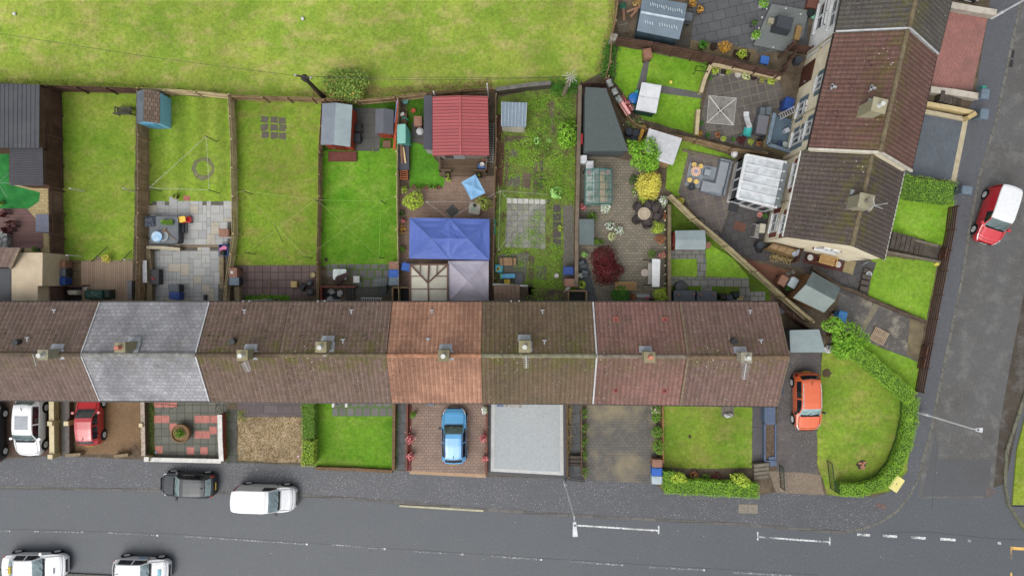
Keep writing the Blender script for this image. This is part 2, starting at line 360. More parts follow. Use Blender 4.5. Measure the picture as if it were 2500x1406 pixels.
mark([(975, 1232), (1180, 1244.5), (1180, 1249), (975, 1236.5)], simple('cream_kerb_paint', (196, 190, 160)), kz+.004)
mark([(2406, 1185), (2436, 1202), (2407, 1213)], simple('faded_arrow', (112, 102, 100)), .012)
# field and garden earth
REAR = [(-700, 196), (0, 203), (112, 209), (325, 216), (400, 222), (555, 235), (760, 243), (870, 246), (960, 240), (1040, 230), (1200, 220), (1350, 205), (1418, 205), (1470, 175), (1500, 60), (1512, -400)]
struct('field', MB().prism(poly(REAR+[(-700, -400)], GZ), -.2, GZ), grass('field_grass', (152, 168, 70), (126, 156, 54), (178, 168, 106), amt=.95))
struct('garden_ground', MB().prism(poly([REAR[0]]+REAR[1:]+FRONT[::-1], GZ-.004), -.2, GZ-.004), simple('garden_earth', (116, 104, 88), (88, 78, 64), 1.2, .3, .9, .1, fine=14))
gy = grass('lawn_yellow', (136, 158, 58), (112, 148, 44), (164, 154, 92))
gb = grass('lawn_bright', (114, 158, 46), (90, 146, 32), (146, 166, 76), amt=.75)
gm = grass('lawn_stripe', (138, 160, 58), (116, 152, 46), (156, 158, 86), stripe=4.3)
gd = grass('lawn_mixed', (134, 156, 56), (114, 148, 44), (154, 142, 84), amt=.9)
gl = grass('lawn_lime', (136, 170, 58), (116, 162, 44), (154, 176, 82))
gk = grass('lawn_corner', (134, 153, 58), (112, 146, 46), (158, 150, 88), amt=.8)
gw = grass('weed_ground', (120, 140, 64), (100, 126, 50), (116, 106, 78), weeds=1, amt=.7)
ga = simple('artificial_turf', (60, 138, 70), (44, 118, 58), 2, .12, .9, .1)
lw = lambda pts, m, lay=1: ground('lawn', pts, m, lay)
lw([(152, 224), (333, 218), (326, 641), (155, 637)], gy); lw([(362, 230), (560, 240), (566, 494), (366, 497)], gm)
lw([(575, 238), (785, 246), (776, 648), (566, 648)], gd); lw([(787, 368), (972, 362), (974, 650), (780, 650)], gb)
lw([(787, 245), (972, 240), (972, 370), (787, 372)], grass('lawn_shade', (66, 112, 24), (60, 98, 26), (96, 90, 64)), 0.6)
ground('artificial_lawn', [(-60, 372), (22, 372), (22, 450), (98, 470), (95, 492), (66, 512), (-60, 512)], ga, 2)
ground('paving', [(-60, 452), (118, 448), (126, 740), (60, 740), (60, 508), (-60, 508)], slab('pale_brick', (196, 178, 130), (180, 160, 112), (140, 124, 90), .4, .2), 1)
ground('decking', [(-60, 509), (64, 509), (88, 535), (105, 560), (106, 606), (-60, 606)], slab('red_deck', (138, 106, 101), (122, 90, 87), (66, 44, 42), 9, .15, 0, .5, .014, .1), 3)
ground('decking', [(198, 636), (324, 636), (324, 744), (198, 744)], slab('taupe_deck', (170, 146, 124), (158, 134, 112), (104, 86, 70), 9, .15, 90, .5, .012, .08, dirt=.25), 2)
ground('decking', [(233, 627), (254, 627), (254, 637), (233, 637)], simple('taupe_step', (156, 134, 112)), 1.6)
ground('path', [(166, 634), (198, 634), (198, 744), (158, 744)], slab('mossy_slab', (122, 104, 74), (104, 86, 58), (70, 60, 44), .6, .6, 0, 0, .015, .25), 1.5)
ground('decking', [(120, 700), (200, 698), (200, 744), (120, 744)], slab('dark_boards', (66, 50, 42), (52, 38, 32), (20, 15, 12), 9, .12, 0, .5, .02, .2), 2.4)
ground('lawn_ring', [(496+28*cos(a*.35)*(1+.06*sin(3*a)), 412+28*sin(a*.35)*(1+.06*cos(5*a))) for a in range(18)], grass('ring_earth', (120, 120, 90), (112, 110, 88), (126, 136, 74)), 2)
ground('lawn', [(497+19*cos(a*.35)*(1+.08*sin(3*a)), 411+18*sin(a*.35)) for a in range(18)], gm, 2.6)
for x, y in ((646, 292), (669, 293), (689, 295), (646, 311), (669, 312), (690, 313), (648, 330), (670, 331), (690, 332)):
    ground('paving_stone', ragged([(x-9, y-8), (x+9, y-8), (x+9, y+8), (x-9, y+8)], 5, 1.6), asphalt('mossy_stone', (100, 88, 80), .3, stain=(96, 110, 50), sa=.9), 2)
# pale ashlar patios: random slabs, each laid with a joint
ash = G('ashlar_slab'); r_ = ash.n('NewGeometry').outputs['Random Per Island']; v_ = ash.co()
k_ = ash.mix(r_, L((164, 166, 165)), L((190, 190, 186))); k_ = ash.mix(ash.math('GREATER_THAN', r_, .9), k_, L((188, 180, 164)))
k_ = ash.mix(ash.math('MULTIPLY', ash.noise(v_, 1.1, 6, .65, .5, .75), .5), k_, L((124, 122, 114))); k_ = ash.val(k_, ash.rng(ash.noise(v_, 15, 5, .7), .3, .7, .88, 1.12))
ash.out(k_, .6, .35); ashm = ash.m
def inside(p, pl):
    c = False
    for (x0, y0), (x1, y1) in zip(pl, pl[1:]+pl[:1]):
        if (y0 > p[1]) != (y1 > p[1]) and p[0] < (x1-x0)*(p[1]-y0)/(y1-y0)+x0: c = not c
    return c
def ashlar(pts, lay, u=.3):
    z = GZ+.006*lay; pl = poly(pts, z); struct('patio', MB().prism(pl, z-.05, z), simple('patio_joint', (104, 102, 94)))
    xs = [p[0] for p in pl]; ys = [p[1] for p in pl]; nx = int((max(xs)-min(xs))/u)+1; ny = int((max(ys)-min(ys))/u)+1
    used = set(); m = MB()
    for j in range(ny):
        for i in range(nx):
            if (i, j) in used: continue
            sx, sy = R.choice(((2, 2), (2, 2), (3, 2), (2, 3), (1, 2), (2, 1), (1, 1), (3, 2)))
            while sx > 1 and any((i+a, j) in used for a in range(sx)): sx -= 1
            while sy > 1 and any((i+a, j+b) in used for a in range(sx) for b in range(sy)): sy -= 1
            for a in range(sx):
                for b in range(sy): used.add((i+a, j+b))
            x0, y0 = min(xs)+i*u, min(ys)+j*u
            if inside((x0+sx*u/2, y0+sy*u/2), pl): m.box((x0+sx*u/2, y0+sy*u/2, z-.02), (sx*u-.022, sy*u-.022, .028))
    struct('paving_slabs', m, ashm)
ashlar([(372, 492), (566, 492), (566, 600), (438, 603), (362, 600)], 2)
ashlar([(378, 606), (560, 607), (540, 745), (370, 745)], 2)
ground('brick_edging', [(440, 597), (562, 597), (562, 604), (440, 604)], slab('edging_brick', (150, 134, 112), (136, 120, 100), (100, 90, 76), .4, .2), 3.4)
pm = slab('mauve_slab', (122, 102, 99), (110, 88, 86), (62, 54, 50), .56, .56, 0, 0, .012, .16, moss=((92, 100, 50), .35))
ground('patio', [(590, 648), (774, 647), (772, 726), (590, 726)], pm, 2)
ground('weed_bed', [(598, 722), (706, 722), (706, 744), (598, 744)], grass('bed_green', (92, 150, 36), (70, 126, 24), (84, 100, 40)), 2.5)
gs = slab('grey_slab', (120, 118, 116), (106, 104, 102), (84, 112, 40), .58, .66, 0, .5, .03, .16, moss=((84, 116, 36), .7))
ground('patio', [(798, 645), (972, 645), (972, 700), (862, 700), (862, 676), (798, 676)], gs, 2)
ground('patio', [(868, 700), (958, 700), (958, 726), (868, 726)], slab('dark_slab', (84, 84, 80), (76, 76, 72), (60, 70, 40), .6, .6), 2)
ground('paving', [(856, 262), (930, 266), (926, 370), (858, 368)], slab('dark_paving', (92, 92, 88), (84, 84, 80), (70, 70, 64), .9, .9, 0, .5, .01, .15), 2)
bk = slab('brown_block', (168, 140, 120), (146, 122, 106), (84, 70, 60), .2, .1, 0, .5, .012, .14)
ground('patio', [(976, 460), (1080, 460), (1086, 430), (1206, 430), (1206, 744), (976, 744)], bk, 1.4)
ground('paving_inlay', [(1105, 498), (1122, 516), (1105, 534), (1087, 516)], slab('grey_block', (88, 88, 86), (80, 80, 78), (64, 62, 60), .2, .1), 2)
ground('artificial_lawn', [(1000, 345), (1058, 362), (1058, 384), (1072, 400), (1074, 424), (1086, 438), (1084, 456), (1000, 458)], grass('turf_bright', (96, 152, 44), (84, 142, 38), (108, 154, 56), amt=.2), 2)
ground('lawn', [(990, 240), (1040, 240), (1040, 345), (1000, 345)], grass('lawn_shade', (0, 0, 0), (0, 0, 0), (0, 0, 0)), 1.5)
ground('paving', [(1005, 300), (1036, 300), (1036, 348), (1005, 348)], slab('dark_paving', (0, 0, 0), (0, 0, 0), (0, 0, 0)), 2)
ground('weedy_garden', [(1214, 238), (1350, 212), (1405, 214), (1405, 744), (1208, 744)], gw, 1)
ground('flower_bed', [(1212, 280), (1224, 280), (1232, 380), (1226, 450), (1212, 455)], simple('red_earth', (104, 74, 58), (84, 62, 46), 2, .3, .9), 1.8)
for q in ([(1230, 330), (1296, 334), (1294, 346), (1232, 348)], [(1300, 384), (1312, 384), (1316, 470), (1302, 470)], [(1236, 366), (1242, 366), (1240, 452), (1232, 452)], [(1276, 420), (1298, 424), (1294, 460), (1272, 458)], [(1340, 250), (1352, 250), (1356, 330), (1346, 330)], [(1290, 625), (1304, 625), (1302, 720), (1290, 720)], [(1214, 690), (1400, 712), (1400, 740), (1280, 740)]): ground('flower_bed', q, simple('garden_earth', (0, 0, 0)), 1.7)
gv = asphalt('grey_gravel', (122, 118, 108), .9, sp=(180, 176, 168), stain=(84, 82, 72), sa=.8, rough=.85)
ground('gravel_path', [(1374, 505), (1400, 500), (1402, 690), (1372, 690), (1376, 600)], gv, 2)
ground('gravel_path', [(1216, 622), (1290, 618), (1282, 690), (1216, 690)], gv, 2)
ground('patio', [(1238, 484), (1333, 487), (1331, 608), (1233, 603)], slab('weathered_slab', (150, 148, 142), (132, 130, 126), (84, 88, 56), .4, .4, 0, 0, .016, .3, moss=((190, 190, 184), .75), dirt=.6), 2)
ground('paving_edge', [(1238, 484), (1333, 487), (1333, 499), (1237, 496)], slab('white_slab', (206, 206, 202), (188, 188, 184), (110, 112, 84), .4, .5, 0, 0, .03, .25), 2.6)
for i in range(5): ground('paving_stone', [(1350, 500+i*21), (1370, 500+i*21), (1369, 518+i*21), (1350, 518+i*21)], simple('dark_stone', (70, 64, 62), (84, 78, 74), 3), 2.2)
for i in range(2): ground('paving_stone', [(1318, 392+i*34+(i*3)), (1326, 392+i*37), (1326, 420+i*38), (1318, 420+i*38)], simple('dark_stone', (0, 0, 0)), 2.2)
for q in ([(1246, 365), (1266, 365), (1266, 384), (1246, 384)], [(1244, 430), (1268, 426), (1270, 455), (1240, 456)], [(1308, 650), (1334, 648), (1334, 682), (1308, 682)]): ground('paving_stone', q, simple('old_concrete', (104, 98, 90), (88, 82, 74), 2), 2.2)
hb = slab('taupe_block', (146, 137, 118), (126, 119, 106), (82, 78, 68), .3, .2, 0, .5, .014, .14, moss=((92, 94, 60), .3))
ground('patio', [(1413, 380), (1500, 385), (1570, 400), (1600, 480), (1634, 500), (1634, 744), (1413, 744)], hb, 1)
ground('stone_bed', [(1414, 630), (1432, 632), (1450, 700), (1462, 744), (1414, 744)], slab('slate_slab', (96, 102, 106), (84, 90, 94), (70, 74, 70), .7, .5, 20), 2)
# triangle garden
lw([(1636, 480), (1660, 500), (1880, 700), (1880, 744), (1636, 744)], grass('lawn_dull', (92, 118, 38), (80, 104, 34), (92, 84, 58), amt=.7), .6)
lw([(1636, 632), (1702, 632), (1702, 675), (1636, 675)], gl, 1.2); lw([(1725, 590), (1790, 632), (1830, 680), (1722, 674)], gl, 1.2)
ps = slab('pale_slab', (138, 138, 134), (124, 124, 120), (84, 90, 70), .6, .6, 0, .5, .014, .12)
for q in ([(1636, 612), (1722, 612), (1722, 632), (1636, 632)], [(1702, 632), (1725, 632), (1723, 675), (1702, 675)], [(1636, 675), (1828, 679), (1828, 700), (1636, 697)], [(1712, 697), (1738, 698), (1738, 716), (1712, 716)], [(1806, 701), (1830, 701), (1830, 712), (1868, 712), (1868, 744), (1806, 744)]): ground('path', q, ps, 2)
# sofa garden
lw([(1640, 400), (1664, 350), (1682, 360), (1662, 470), (1655, 482), (1640, 470)], gl, 1.2); lw([(1668, 342), (1795, 384), (1790, 396), (1664, 362)], gl, 1.3)
lw([(1636, 330), (1670, 345), (1690, 380), (1650, 480), (1625, 460)], gl, .8)
ds = slab('plum_slab', (116, 106, 101), (100, 93, 93), (130, 121, 98), .6, .6, -14, 0, .012, .14)
ground('patio', [(1682, 366), (1806, 392), (1788, 490), (1762, 560), (1752, 590), (1656, 470)], ds, 1.8)
ground('patio', [(1752, 590), (1790, 490), (1905, 505), (1860, 590), (1960, 640), (1980, 660), (1830, 632)], slab('dark_wet_slab', (84, 80, 80), (76, 74, 76), (62, 58, 52), .62, .62, -14, .5, .012, .14), 1.4)
ground('paving_slab', [(1796, 540), (1822, 546), (1818, 567), (1790, 560)], simple('rust_slab', (112, 76, 60), (100, 66, 52)), 2)
ground('gravel_bed', [(1816, 632), (1940, 664), (1950, 700), (1905, 706), (1850, 662)], asphalt('red_gravel', (142, 94, 76), .4, sp=(178, 130, 110), stain=(84, 66, 50), sa=.6, rough=.9), 1.6)
ground('path', [(1945, 650), (1955, 600), (2140, 640), (2120, 700), (2080, 730)], slab('dark_wet_slab', (0, 0, 0), (0, 0, 0), (0, 0, 0)), 1.3)
ground('gravel_bed', [(1968, 616), (2064, 640), (2056, 665), (1960, 640)], asphalt('plum_gravel', (100, 54, 48), .3, sp=(150, 100, 90), stain=(70, 40, 36), sa=.5, rough=.9), 2)
ground('stone_bed', [(2064, 636), (2090, 638), (2082, 671), (2057, 662)], asphalt('cream_stones', (176, 160, 116), .8, sp=(220, 214, 196), stain=(90, 76, 52), sa=.5, rough=.9), 2.2)
# upper right gardens
lw([(1508, 112), (1732, 158), (1712, 235), (1700, 330), (1570, 292), (1500, 200)], grass('lawn_kids', (124, 164, 48), (106, 154, 38), (142, 164, 72), amt=.5), 1)
pk = simple('grey_path', (104, 102, 100), (90, 90, 88), 2)
ground('path', [(1574, 142), (1586, 146), (1575, 215), (1556, 212)], pk, 2); ground('path', [(1612, 208), (1716, 228), (1712, 241), (1606, 227)], pk, 2); ground('path', [(1556, 205), (1612, 213), (1602, 268), (1548, 268)], pk, 1.8)
ground('patio', [(1738, 165), (1902, 200), (1925, 260), (1880, 375), (1702, 330)], slab('stained_slab', (108, 102, 97), (92, 87, 84), (124, 117, 103), .6, .6, -13, 0, .016, .2, dirt=.6), 1.5)
ground('patio', [(1690, -200), (1990, -200), (1970, 120), (1845, 130), (1680, 100)], slab('charcoal_slab', (96, 98, 100), (86, 88, 90), (56, 56, 56), .9, .7, -13, .5, .01, .12), 1)
ground('gravel_bed', [(1682, 98), (1848, 122), (1842, 150), (1678, 118)], asphalt('cream_gravel', (132, 116, 84), .6, sp=(200, 190, 160), stain=(80, 66, 46), sa=.8, rough=.9), 1.6)
ground('decking', [(1646, 20), (1696, 30), (1684, 118), (1640, 108)], slab('worn_deck', (84, 78, 68), (74, 68, 60), (44, 40, 34), 9, .14, -13), 1.8)
# east side of the corner block
ground('driveway', [(2312, 18), (2412, 40), (2374, 222), (2268, 210)], slab('red_block', (182, 128, 118), (166, 114, 106), (110, 74, 68), .2, .1, 78, .5, .012, .1, dirt=.3, wear=(.25, (108, 84, 78), .7)), 1)
ground('driveway', [(2238, 272), (2352, 292), (2322, 440), (2190, 425)], slab('blue_block', (104, 112, 120), (94, 102, 110), (80, 86, 92), .2, .1, 78, .5, .01, .08), 1)
ground('paving_edge', [(2352, 290), (2364, 292), (2334, 444), (2322, 440)], simple('cream_edging', (196, 184, 156), (180, 168, 140), 4), 2)
lw([(2140, 470), (2330, 490), (2308, 606), (2170, 580)], gl, 1); lw([(2130, 622), (2290, 640), (2262, 782), (2118, 722)], gl, 1)
lw([(2080, 820), (2245, 885), (2238, 960), (2100, 880)], gl, 1.6)
cc = asphalt('broken_concrete', (104, 102, 102), .5, sp=(170, 166, 160), stain=(78, 70, 58), sa=.9, big=(.5, (172, 164, 144)))
ground('driveway', [(2050, 700), (2122, 728), (2258, 782), (2242, 886), (2040, 800)], cc, 1)
ground('drive_joint', [(2100, 800), (2112, 806), (2150, 742), (2136, 736)], simple('pale_concrete', (150, 142, 120), (112, 106, 92), 1.5, .2, .9), 2); ground('drive_joint', [(2222, 768), (2258, 784), (2244, 884), (2214, 866)], simple('tan_concrete', (134, 122, 94), (104, 94, 76), 1.2, .2, .9), 2)
ground('path', [(2056, 690), (2080, 650), (2130, 640), (2118, 730)], simple('damp_concrete', (92, 84, 76), (70, 62, 54), 1.5), 1.2)
# ---- front gardens, west to east
fz = lambda n, p, m, l=1: ground(n, p, m, l)
fz('driveway', [(-60, 940), (122, 940), (124, 1112), (-60, 1118)], slab('brown_slab', (96, 74, 60), (84, 64, 52), (56, 44, 36), .4, .2))
fz('path', [(134, 940), (178, 940), (178, 1112), (134, 1112)], simple('dirt_path', (104, 86, 62), (84, 70, 50), 1.5, .25, .9)); fz('path', [(150, 940), (168, 940), (170, 1110), (152, 1110)], simple('grey_path', (0, 0, 0)), 2)
fz('driveway', [(184, 940), (352, 940), (352, 1110), (184, 1108)], slab('herringbone_block', (150, 118, 80), (134, 102, 68), (86, 68, 48), .2, .1, 45, .5, .014, .16, dirt=.5))
fz('patio', [(375, 940), (556, 940), (550, 1118), (372, 1118)], slab('checker_grey', (110, 110, 100), (98, 98, 90), (70, 72, 60), .56, .56, 0, 0, .012, .16, moss=((84, 92, 52), .4)))
sq = simple('pink_slab', (196, 124, 112), (178, 110, 100), 4)
for x, y in ((385, 985), (404, 985), (423, 985), (385, 1023), (404, 1023), (484, 1023), (503, 1023), (423, 1042), (484, 1061), (503, 1061), (520, 1050), (465, 1100), (498, 1100), (388, 1098), (523, 1023)):
    fz('pink_slab', [(x-9, y-9), (x+9, y-9), (x+9, y+9), (x-9, y+9)], sq, 1.7)
fz('flower_bed', [(362, 940), (377, 940), (377, 1112), (364, 1112)], grass('scrub', (92, 92, 48), (76, 74, 40), (84, 108, 40)), 1.5)
fz('path', [(556, 1000), (580, 1000), (578, 1130), (552, 1128)], slab('dark_slab', (0, 0, 0), (0, 0, 0), (0, 0, 0)), 1.2)
fz('patio', [(580, 940), (738, 940), (738, 1018), (580, 1018)], slab('mauve_big', (108, 96, 98), (98, 86, 88), (80, 72, 72), 1.05, .6, 0, .5, .012, .1), 1)
mu = G('straw_mulch'); mv = mu.co()
mk = mu.mix(mu.noise(mv, 13, 3, .6, .4, .6), L((140, 118, 94)), L((200, 180, 146))); mk = mu.mix(mu.noise(mv, .7, 5, .6, .42, .7), mk, mu.val(mk, .62))
mu.out(mk, .95, .1, 0, mu.bump(mu.noise(mv, 13, 3), .6, .04))
fz('mulch_bed', [(580, 1018), (740, 1018), (738, 1130), (582, 1124)], mu.m, 1)
lw([(768, 940), (960, 940), (960, 1146), (768, 1140)], gb, 1); fz('path', [(808, 940), (960, 940), (960, 1016), (812, 1016)], slab('grey_slab', (0, 0, 0), (0, 0, 0), (0, 0, 0)), 2)
fz('path', [(972, 940), (994, 940), (992, 1146), (968, 1146)], slab('charcoal_slab', (0, 0, 0), (0, 0, 0), (0, 0, 0)), 1)
fz('driveway', [(1004, 940), (1186, 940), (1186, 1162), (1004, 1150)], slab('rose_block', (158, 134, 118), (144, 120, 108), (98, 82, 72), .3, .2, 0, .5, .014, .13))
fz('paving_edge', [(1000, 1148), (1186, 1158), (1186, 1166), (1000, 1156)], simple('sand_edging', (186, 154, 122), (170, 140, 110), 3), 1.8)
fz('flower_bed', [(994, 940), (1006, 940), (1004, 1150), (992, 1148)], simple('red_bed', (120, 62, 44), (100, 52, 38), 3), 1.8)
fz('driveway', [(1192, 940), (1388, 940), (1384, 1168), (1192, 1160)], asphalt('dark_edging', (84, 84, 86), .1), 1)
fz('paving_edge', [(1200, 940), (1374, 940), (1376, 1160), (1198, 1150)], simple('white_edging', (202, 204, 202), (190, 192, 190), 3), 1.6)
fz('driveway', [(1208, 940), (1366, 940), (1368, 1152), (1206, 1143)], asphalt('grey_resin', (192, 199, 202), .05, sp=(210, 214, 215), stain=(176, 180, 178), sa=.3, rough=.6), 2.2)
fz('path', [(1390, 940), (1424, 940), (1424, 1175), (1388, 1172)], slab('charcoal_slab', (0, 0, 0), (0, 0, 0), (0, 0, 0)), 1)
fz('driveway', [(1432, 940), (1600, 940), (1604, 1180), (1432, 1172)], slab('olive_block', (110, 106, 100), (98, 96, 92), (76, 72, 66), .3, .2, 0, .5, .014, .13, wear=(.3, (150, 138, 108), .85)))
lw([(1620, 940), (1838, 940), (1836, 1142), (1620, 1146)], gk, 1); fz('paving_stone', [(1761, 940), (1792, 940), (1792, 1016), (1785, 1019), (1766, 1018), (1761, 1014)], slab('old_stone', (116, 108, 96), (104, 98, 88), (84, 80, 70), .5, .9), 2)
fz('path', [(1838, 940), (1866, 940), (1866, 1126), (1836, 1126)], slab('dark_asphalt_path', (90, 88, 90), (84, 82, 84), (76, 74, 76), 2, 2), 1)
fz('flower_bed', [(1618, 1140), (1840, 1148), (1840, 1166), (1618, 1160)], simple('garden_earth', (0, 0, 0)), 1.8)
fz('driveway', [(1898, 850), (2006, 850), (1994, 1020), (1994, 1140), (2008, 1208), (1896, 1200)], asphalt('drive_asphalt', (96, 91, 90), .6, sp=(190, 180, 165), stain=(80, 76, 72), sa=.5, big=(.35, (112, 104, 98))), 1)
fz('gravel_bed', [(1904, 1150), (2004, 1158), (2012, 1208), (1896, 1202), (1876, 1150)], asphalt('sandy_grit', (150, 134, 116), .8, sp=(206, 192, 170), stain=(104, 96, 88), sa=.7, rough=.9), 1.7)
lw([(2008, 858), (2050, 850), (2200, 960), (2230, 1000), (2215, 1150), (2170, 1200), (2060, 1212), (2020, 1206), (1995, 1130), (1995, 1030)], gk, 1.2)
fz('bare_earth', [(2018+R.uniform(9, 15)*cos(a), 911+R.uniform(8, 13)*sin(a)) for a in [i*.42 for i in range(15)]], simple('dark_soil', (96, 78, 60), (80, 64, 48), 3, .3, .9), 2)
fz('bare_earth', [(2104+R.uniform(9, 16)*cos(a), 1134+R.uniform(8, 13)*sin(a)) for a in [i*.42 for i in range(15)]], simple('ash_soil', (84, 74, 66), (66, 56, 48), 3, .3, .9), 2)
fz('driveway', [(1925, 800), (2010, 800), (2008, 862), (1900, 862)], simple('damp_concrete', (0, 0, 0)), .8)
# ================================================================ houses
def slope(m, e0, e1, r0, r1, gauge, prof, lip, du, voff=0.0):
    """courses of tiles from the eave e0-e1 up to the ridge r0-r1, each course lapping over the one below"""
    n = ((e1-e0).cross(r0-e0)).normalized()
    if n.z < 0: n = -n
    ln = (e1-e0).length; lv = ((r0+r1)/2-(e0+e1)/2).length; nc = max(1, round(lv/gauge)); nu = max(1, int(ln/du))
    for j in range(nc):
        va, vb = j/nc, min(1.0, (j+1)/nc); rows = []
        for v, o in ((va, -.01), (va, lip), (vb, .004)):
            a, b = lerp(e0, r0, v), lerp(e1, r1, v)
            rows.append([lerp(a, b, i/nu)+n*(o+(prof*(.5-.5*cos(2*pi*i*ln/nu/.3))**2 if o > -.005 else 0)) for i in range(nu+1)])
        o = len(m.v)
        for r in rows: m.v += [tuple(p) for p in r]
        for k in range(2):
            for i in range(nu):
                a = o+k*(nu+1)+i
                m.f.append((a, a+1, a+nu+2, a+nu+1))
                u0, u1 = i*ln/nu, (i+1)*ln/nu; v0, v1 = (va*lv+.002, va*lv+.004) if k == 0 else (va*lv+.005, vb*lv)
                sc = gauge*nc/lv
                m.uv.append([(u0, v0*sc), (u1, v0*sc), (u1, v1*sc), (u0, v1*sc)])
def bars(pts, w): 
    m = MB()
    for a, b in zip(pts, pts[1:]): m.bar(a, b, w)
    return m
def window(parent, c, along, out, wd, ht, frame, shut=None, pane=(52, 60, 66)):
    """c: bottom middle on the wall; along/out: unit vectors"""
    f = MB(); up = Vector((0, 0, 1)); t = .08
    for a, b in ((-wd/2, -wd/2+t), (wd/2-t, wd/2), (-t/2, t/2)): f.bar(c+along*(a+b)/2+out*.03, c+along*(a+b)/2+out*.03+up*ht, t, .1, out)
    for z in (t/2, ht-t/2, ht*.68): f.bar(c-along*(wd/2-.002)+up*z+out*.032, c+along*(wd/2-.002)+up*z+out*.032, .1, t, up)
    o = f.build('window', frame, parent, world=True)
    p = MB().quad(*[c+out*.012+along*x+up*z for x, z in ((-wd/2+.02, .02), (wd/2-.02, .02), (wd/2-.02, ht-.02), (-wd/2+.02, ht-.02))]); p.build('pane', glass('window_glass', pane), o, world=True)
    MB().bar(c-along*(wd/2+.1)-up*.05+out*.08, c+along*(wd/2+.1)-up*.05+out*.08, .18, .1, up).build('sill', frame, o, world=True)
    if shut:
        for s in (-1, 1): MB().bar(c+along*s*(wd/2+.22)+out*.02, c+along*s*(wd/2+.22)+out*.02+up*ht, .3, .05, out).build('shutter', shut, parent, world=True)
def house(label, A0, A1, B0, B1, ze, zr, tm, wm, ridgem, prof=.035, lip=.035, verge=None, vgside=(0, 0), g=.33, windows=True, group='terraced houses of the row', gut=(58, 54, 52), soffit=None, du=.06, name='terraced_house'):
    """A0-A1 one eave, B0-B1 the other (world points at the eave height)"""
    A0, A1, B0, B1 = [Vector((p.x, p.y, ze)) for p in (A0, A1, B0, B1)]
    r0, r1 = [Vector(((a.x+b.x)/2, (a.y+b.y)/2, zr)) for a, b in ((A0, B0), (A1, B1))]
    t = thing(name, label, 'house', ((r0+r1)/2).to_2d().to_3d(), 0, group)
    m = MB(); slope(m, A0, A1, r0, r1, g, prof, lip, du); slope(m, B1, B0, r1, r0, g, prof, lip, du)
    # thickness under the tiles
    for a, b, c, d in ((A0, A1, r1, r0), (B0, B1, r1, r0)): m.quad(*[p-Vector((0, 0, .09)) for p in (a, b, c, d)], uv=[(0, 0)]*4)
    rf = m.build('roof', tm, t, world=True)
    rm = MB(); d = (r1-r0); n = max(2, round(d.length/.45))
    for i in range(n):
        a, b = lerp(r0, r1, i/n), lerp(r0, r1, (i+1)/n)
        rm.tube(a+Vector((0, 0, -.02)), b+Vector((0, 0, -.02)), .145, .152, 10, False)
    rm.build('ridge_tiles', ridgem, rf, world=True)
    wa = MB(); din = (A1-A0).normalized(); cross = (B0-A0).normalized(); i1, i2 = .28, .02
    c = [A0+cross*i1+din*i2, A1+cross*i1-din*i2, B1-cross*i1-din*i2, B0-cross*i1+din*i2]
    top = ze+.12
    for a, b in zip(c, c[1:]+c[:1]): wa.quad((a.x, a.y, -.1), (b.x, b.y, -.1), (b.x, b.y, top), (a.x, a.y, top))
    for a, b, r, s in ((c[0], c[3], r0, 1), (c[1], c[2], r1, -1)):
        rr = r+din*i2*s; wa.quad((a.x, a.y, top-.01), (b.x, b.y, top-.01), (rr.x, rr.y, zr-.12))
    wa.build('wall', wm, t, world=True)
    gm_ = simple('gutter_%d_%d_%d' % gut, gut, rough=.4)
    for a, b in ((A0, A1), (B0, B1)):
        o = (a-(B0 if a is A0 else A0)).normalized()*.05
        MB().tube(a+o-Vector((0, 0, .06)), b+o-Vector((0, 0, .06)), .06).build('gutter', gm_, t, world=True)
    if verge:
        up = Vector((0, 0, .05))
        for k, (a, b, r) in enumerate(((A0, B0, r0), (A1, B1, r1))):
            if vgside[k]: bars([a+up, r+up, b+up], vgside[k]).build('verge', verge, t, world=True)
    if windows:
        fr = simple('window_frame_white', (236, 238, 238), rough=.3)
        for a, b, o in ((A0, A1, -cross), (B0, B1, cross)):
            for u in (.28, .72):
                for z in (.95, 3.0):
                    if z < 1 and u > .5: continue
                    q = lerp(a, b, u)-o*i1; window(t, Vector((q.x, q.y, z)), din, o, 1.5, 1.15, fr)
            q = lerp(a, b, .74)-o*i1; f = MB().bar((q.x+o.x*.03, q.y+o.y*.03, .12), (q.x+o.x*.03, q.y+o.y*.03, 2.15), .95, .07, o)
            dr = f.build('door', paint('door_white', (226, 226, 222)), t, world=True)
            q = q+din*.35+o*.09; MB().box((q.x, q.y, 1.05), (.05, .06, .14)).build('handle', simple('door_handle', (150, 150, 150), metal=.6), dr, world=True)
    return t, r0, r1, rf
def chimney(t, px, py, z, w_, d_, rz=0, lead=1, pot=(214, 206, 190), body=(150, 142, 118), side=(0, 1), zb=5.0, leadc=(168, 172, 176)):
    c = P(px, py, z); bm_ = asphalt('chimney_render_%d_%d_%d' % body, body, .4, sp=(200, 196, 176), stain=(130, 128, 84), sa=.8, rough=.9)
    st = MB().box((c.x, c.y, zb), (w_, d_, z-zb), rz).box((c.x, c.y, z-.06), (w_+.12, d_+.12, .12), rz).build('chimney_stack', bm_, t, world=True)
    MB().lathe((c.x, c.y, z+.06), [(.16, 0), (.13, .1), (.11, .34), (.14, .36), (.14, .42)], 12).build('chimney_pot', simple('pot_%d_%d_%d' % pot, pot, rough=.6), st, world=True)
    return st
def flash(t, p, m, w_): bars(p, w_).build('lead_flashing', m, t, world=True)
def vent(t, e, r, u, v, ln=None):     # small metal soil-vent on the slope
    a, b = e; q = lerp(lerp(a, b, u), lerp(r[0], r[1], u), v); mm = simple('vent_metal', (176, 178, 182), rough=.45)
    MB().box((q.x, q.y-.04, q.z), (.08, .26, .12)).box((q.x, q.y+.1, q.z+.01), (.27, .07, .1)).build('roof_vent', mm, t, world=True)
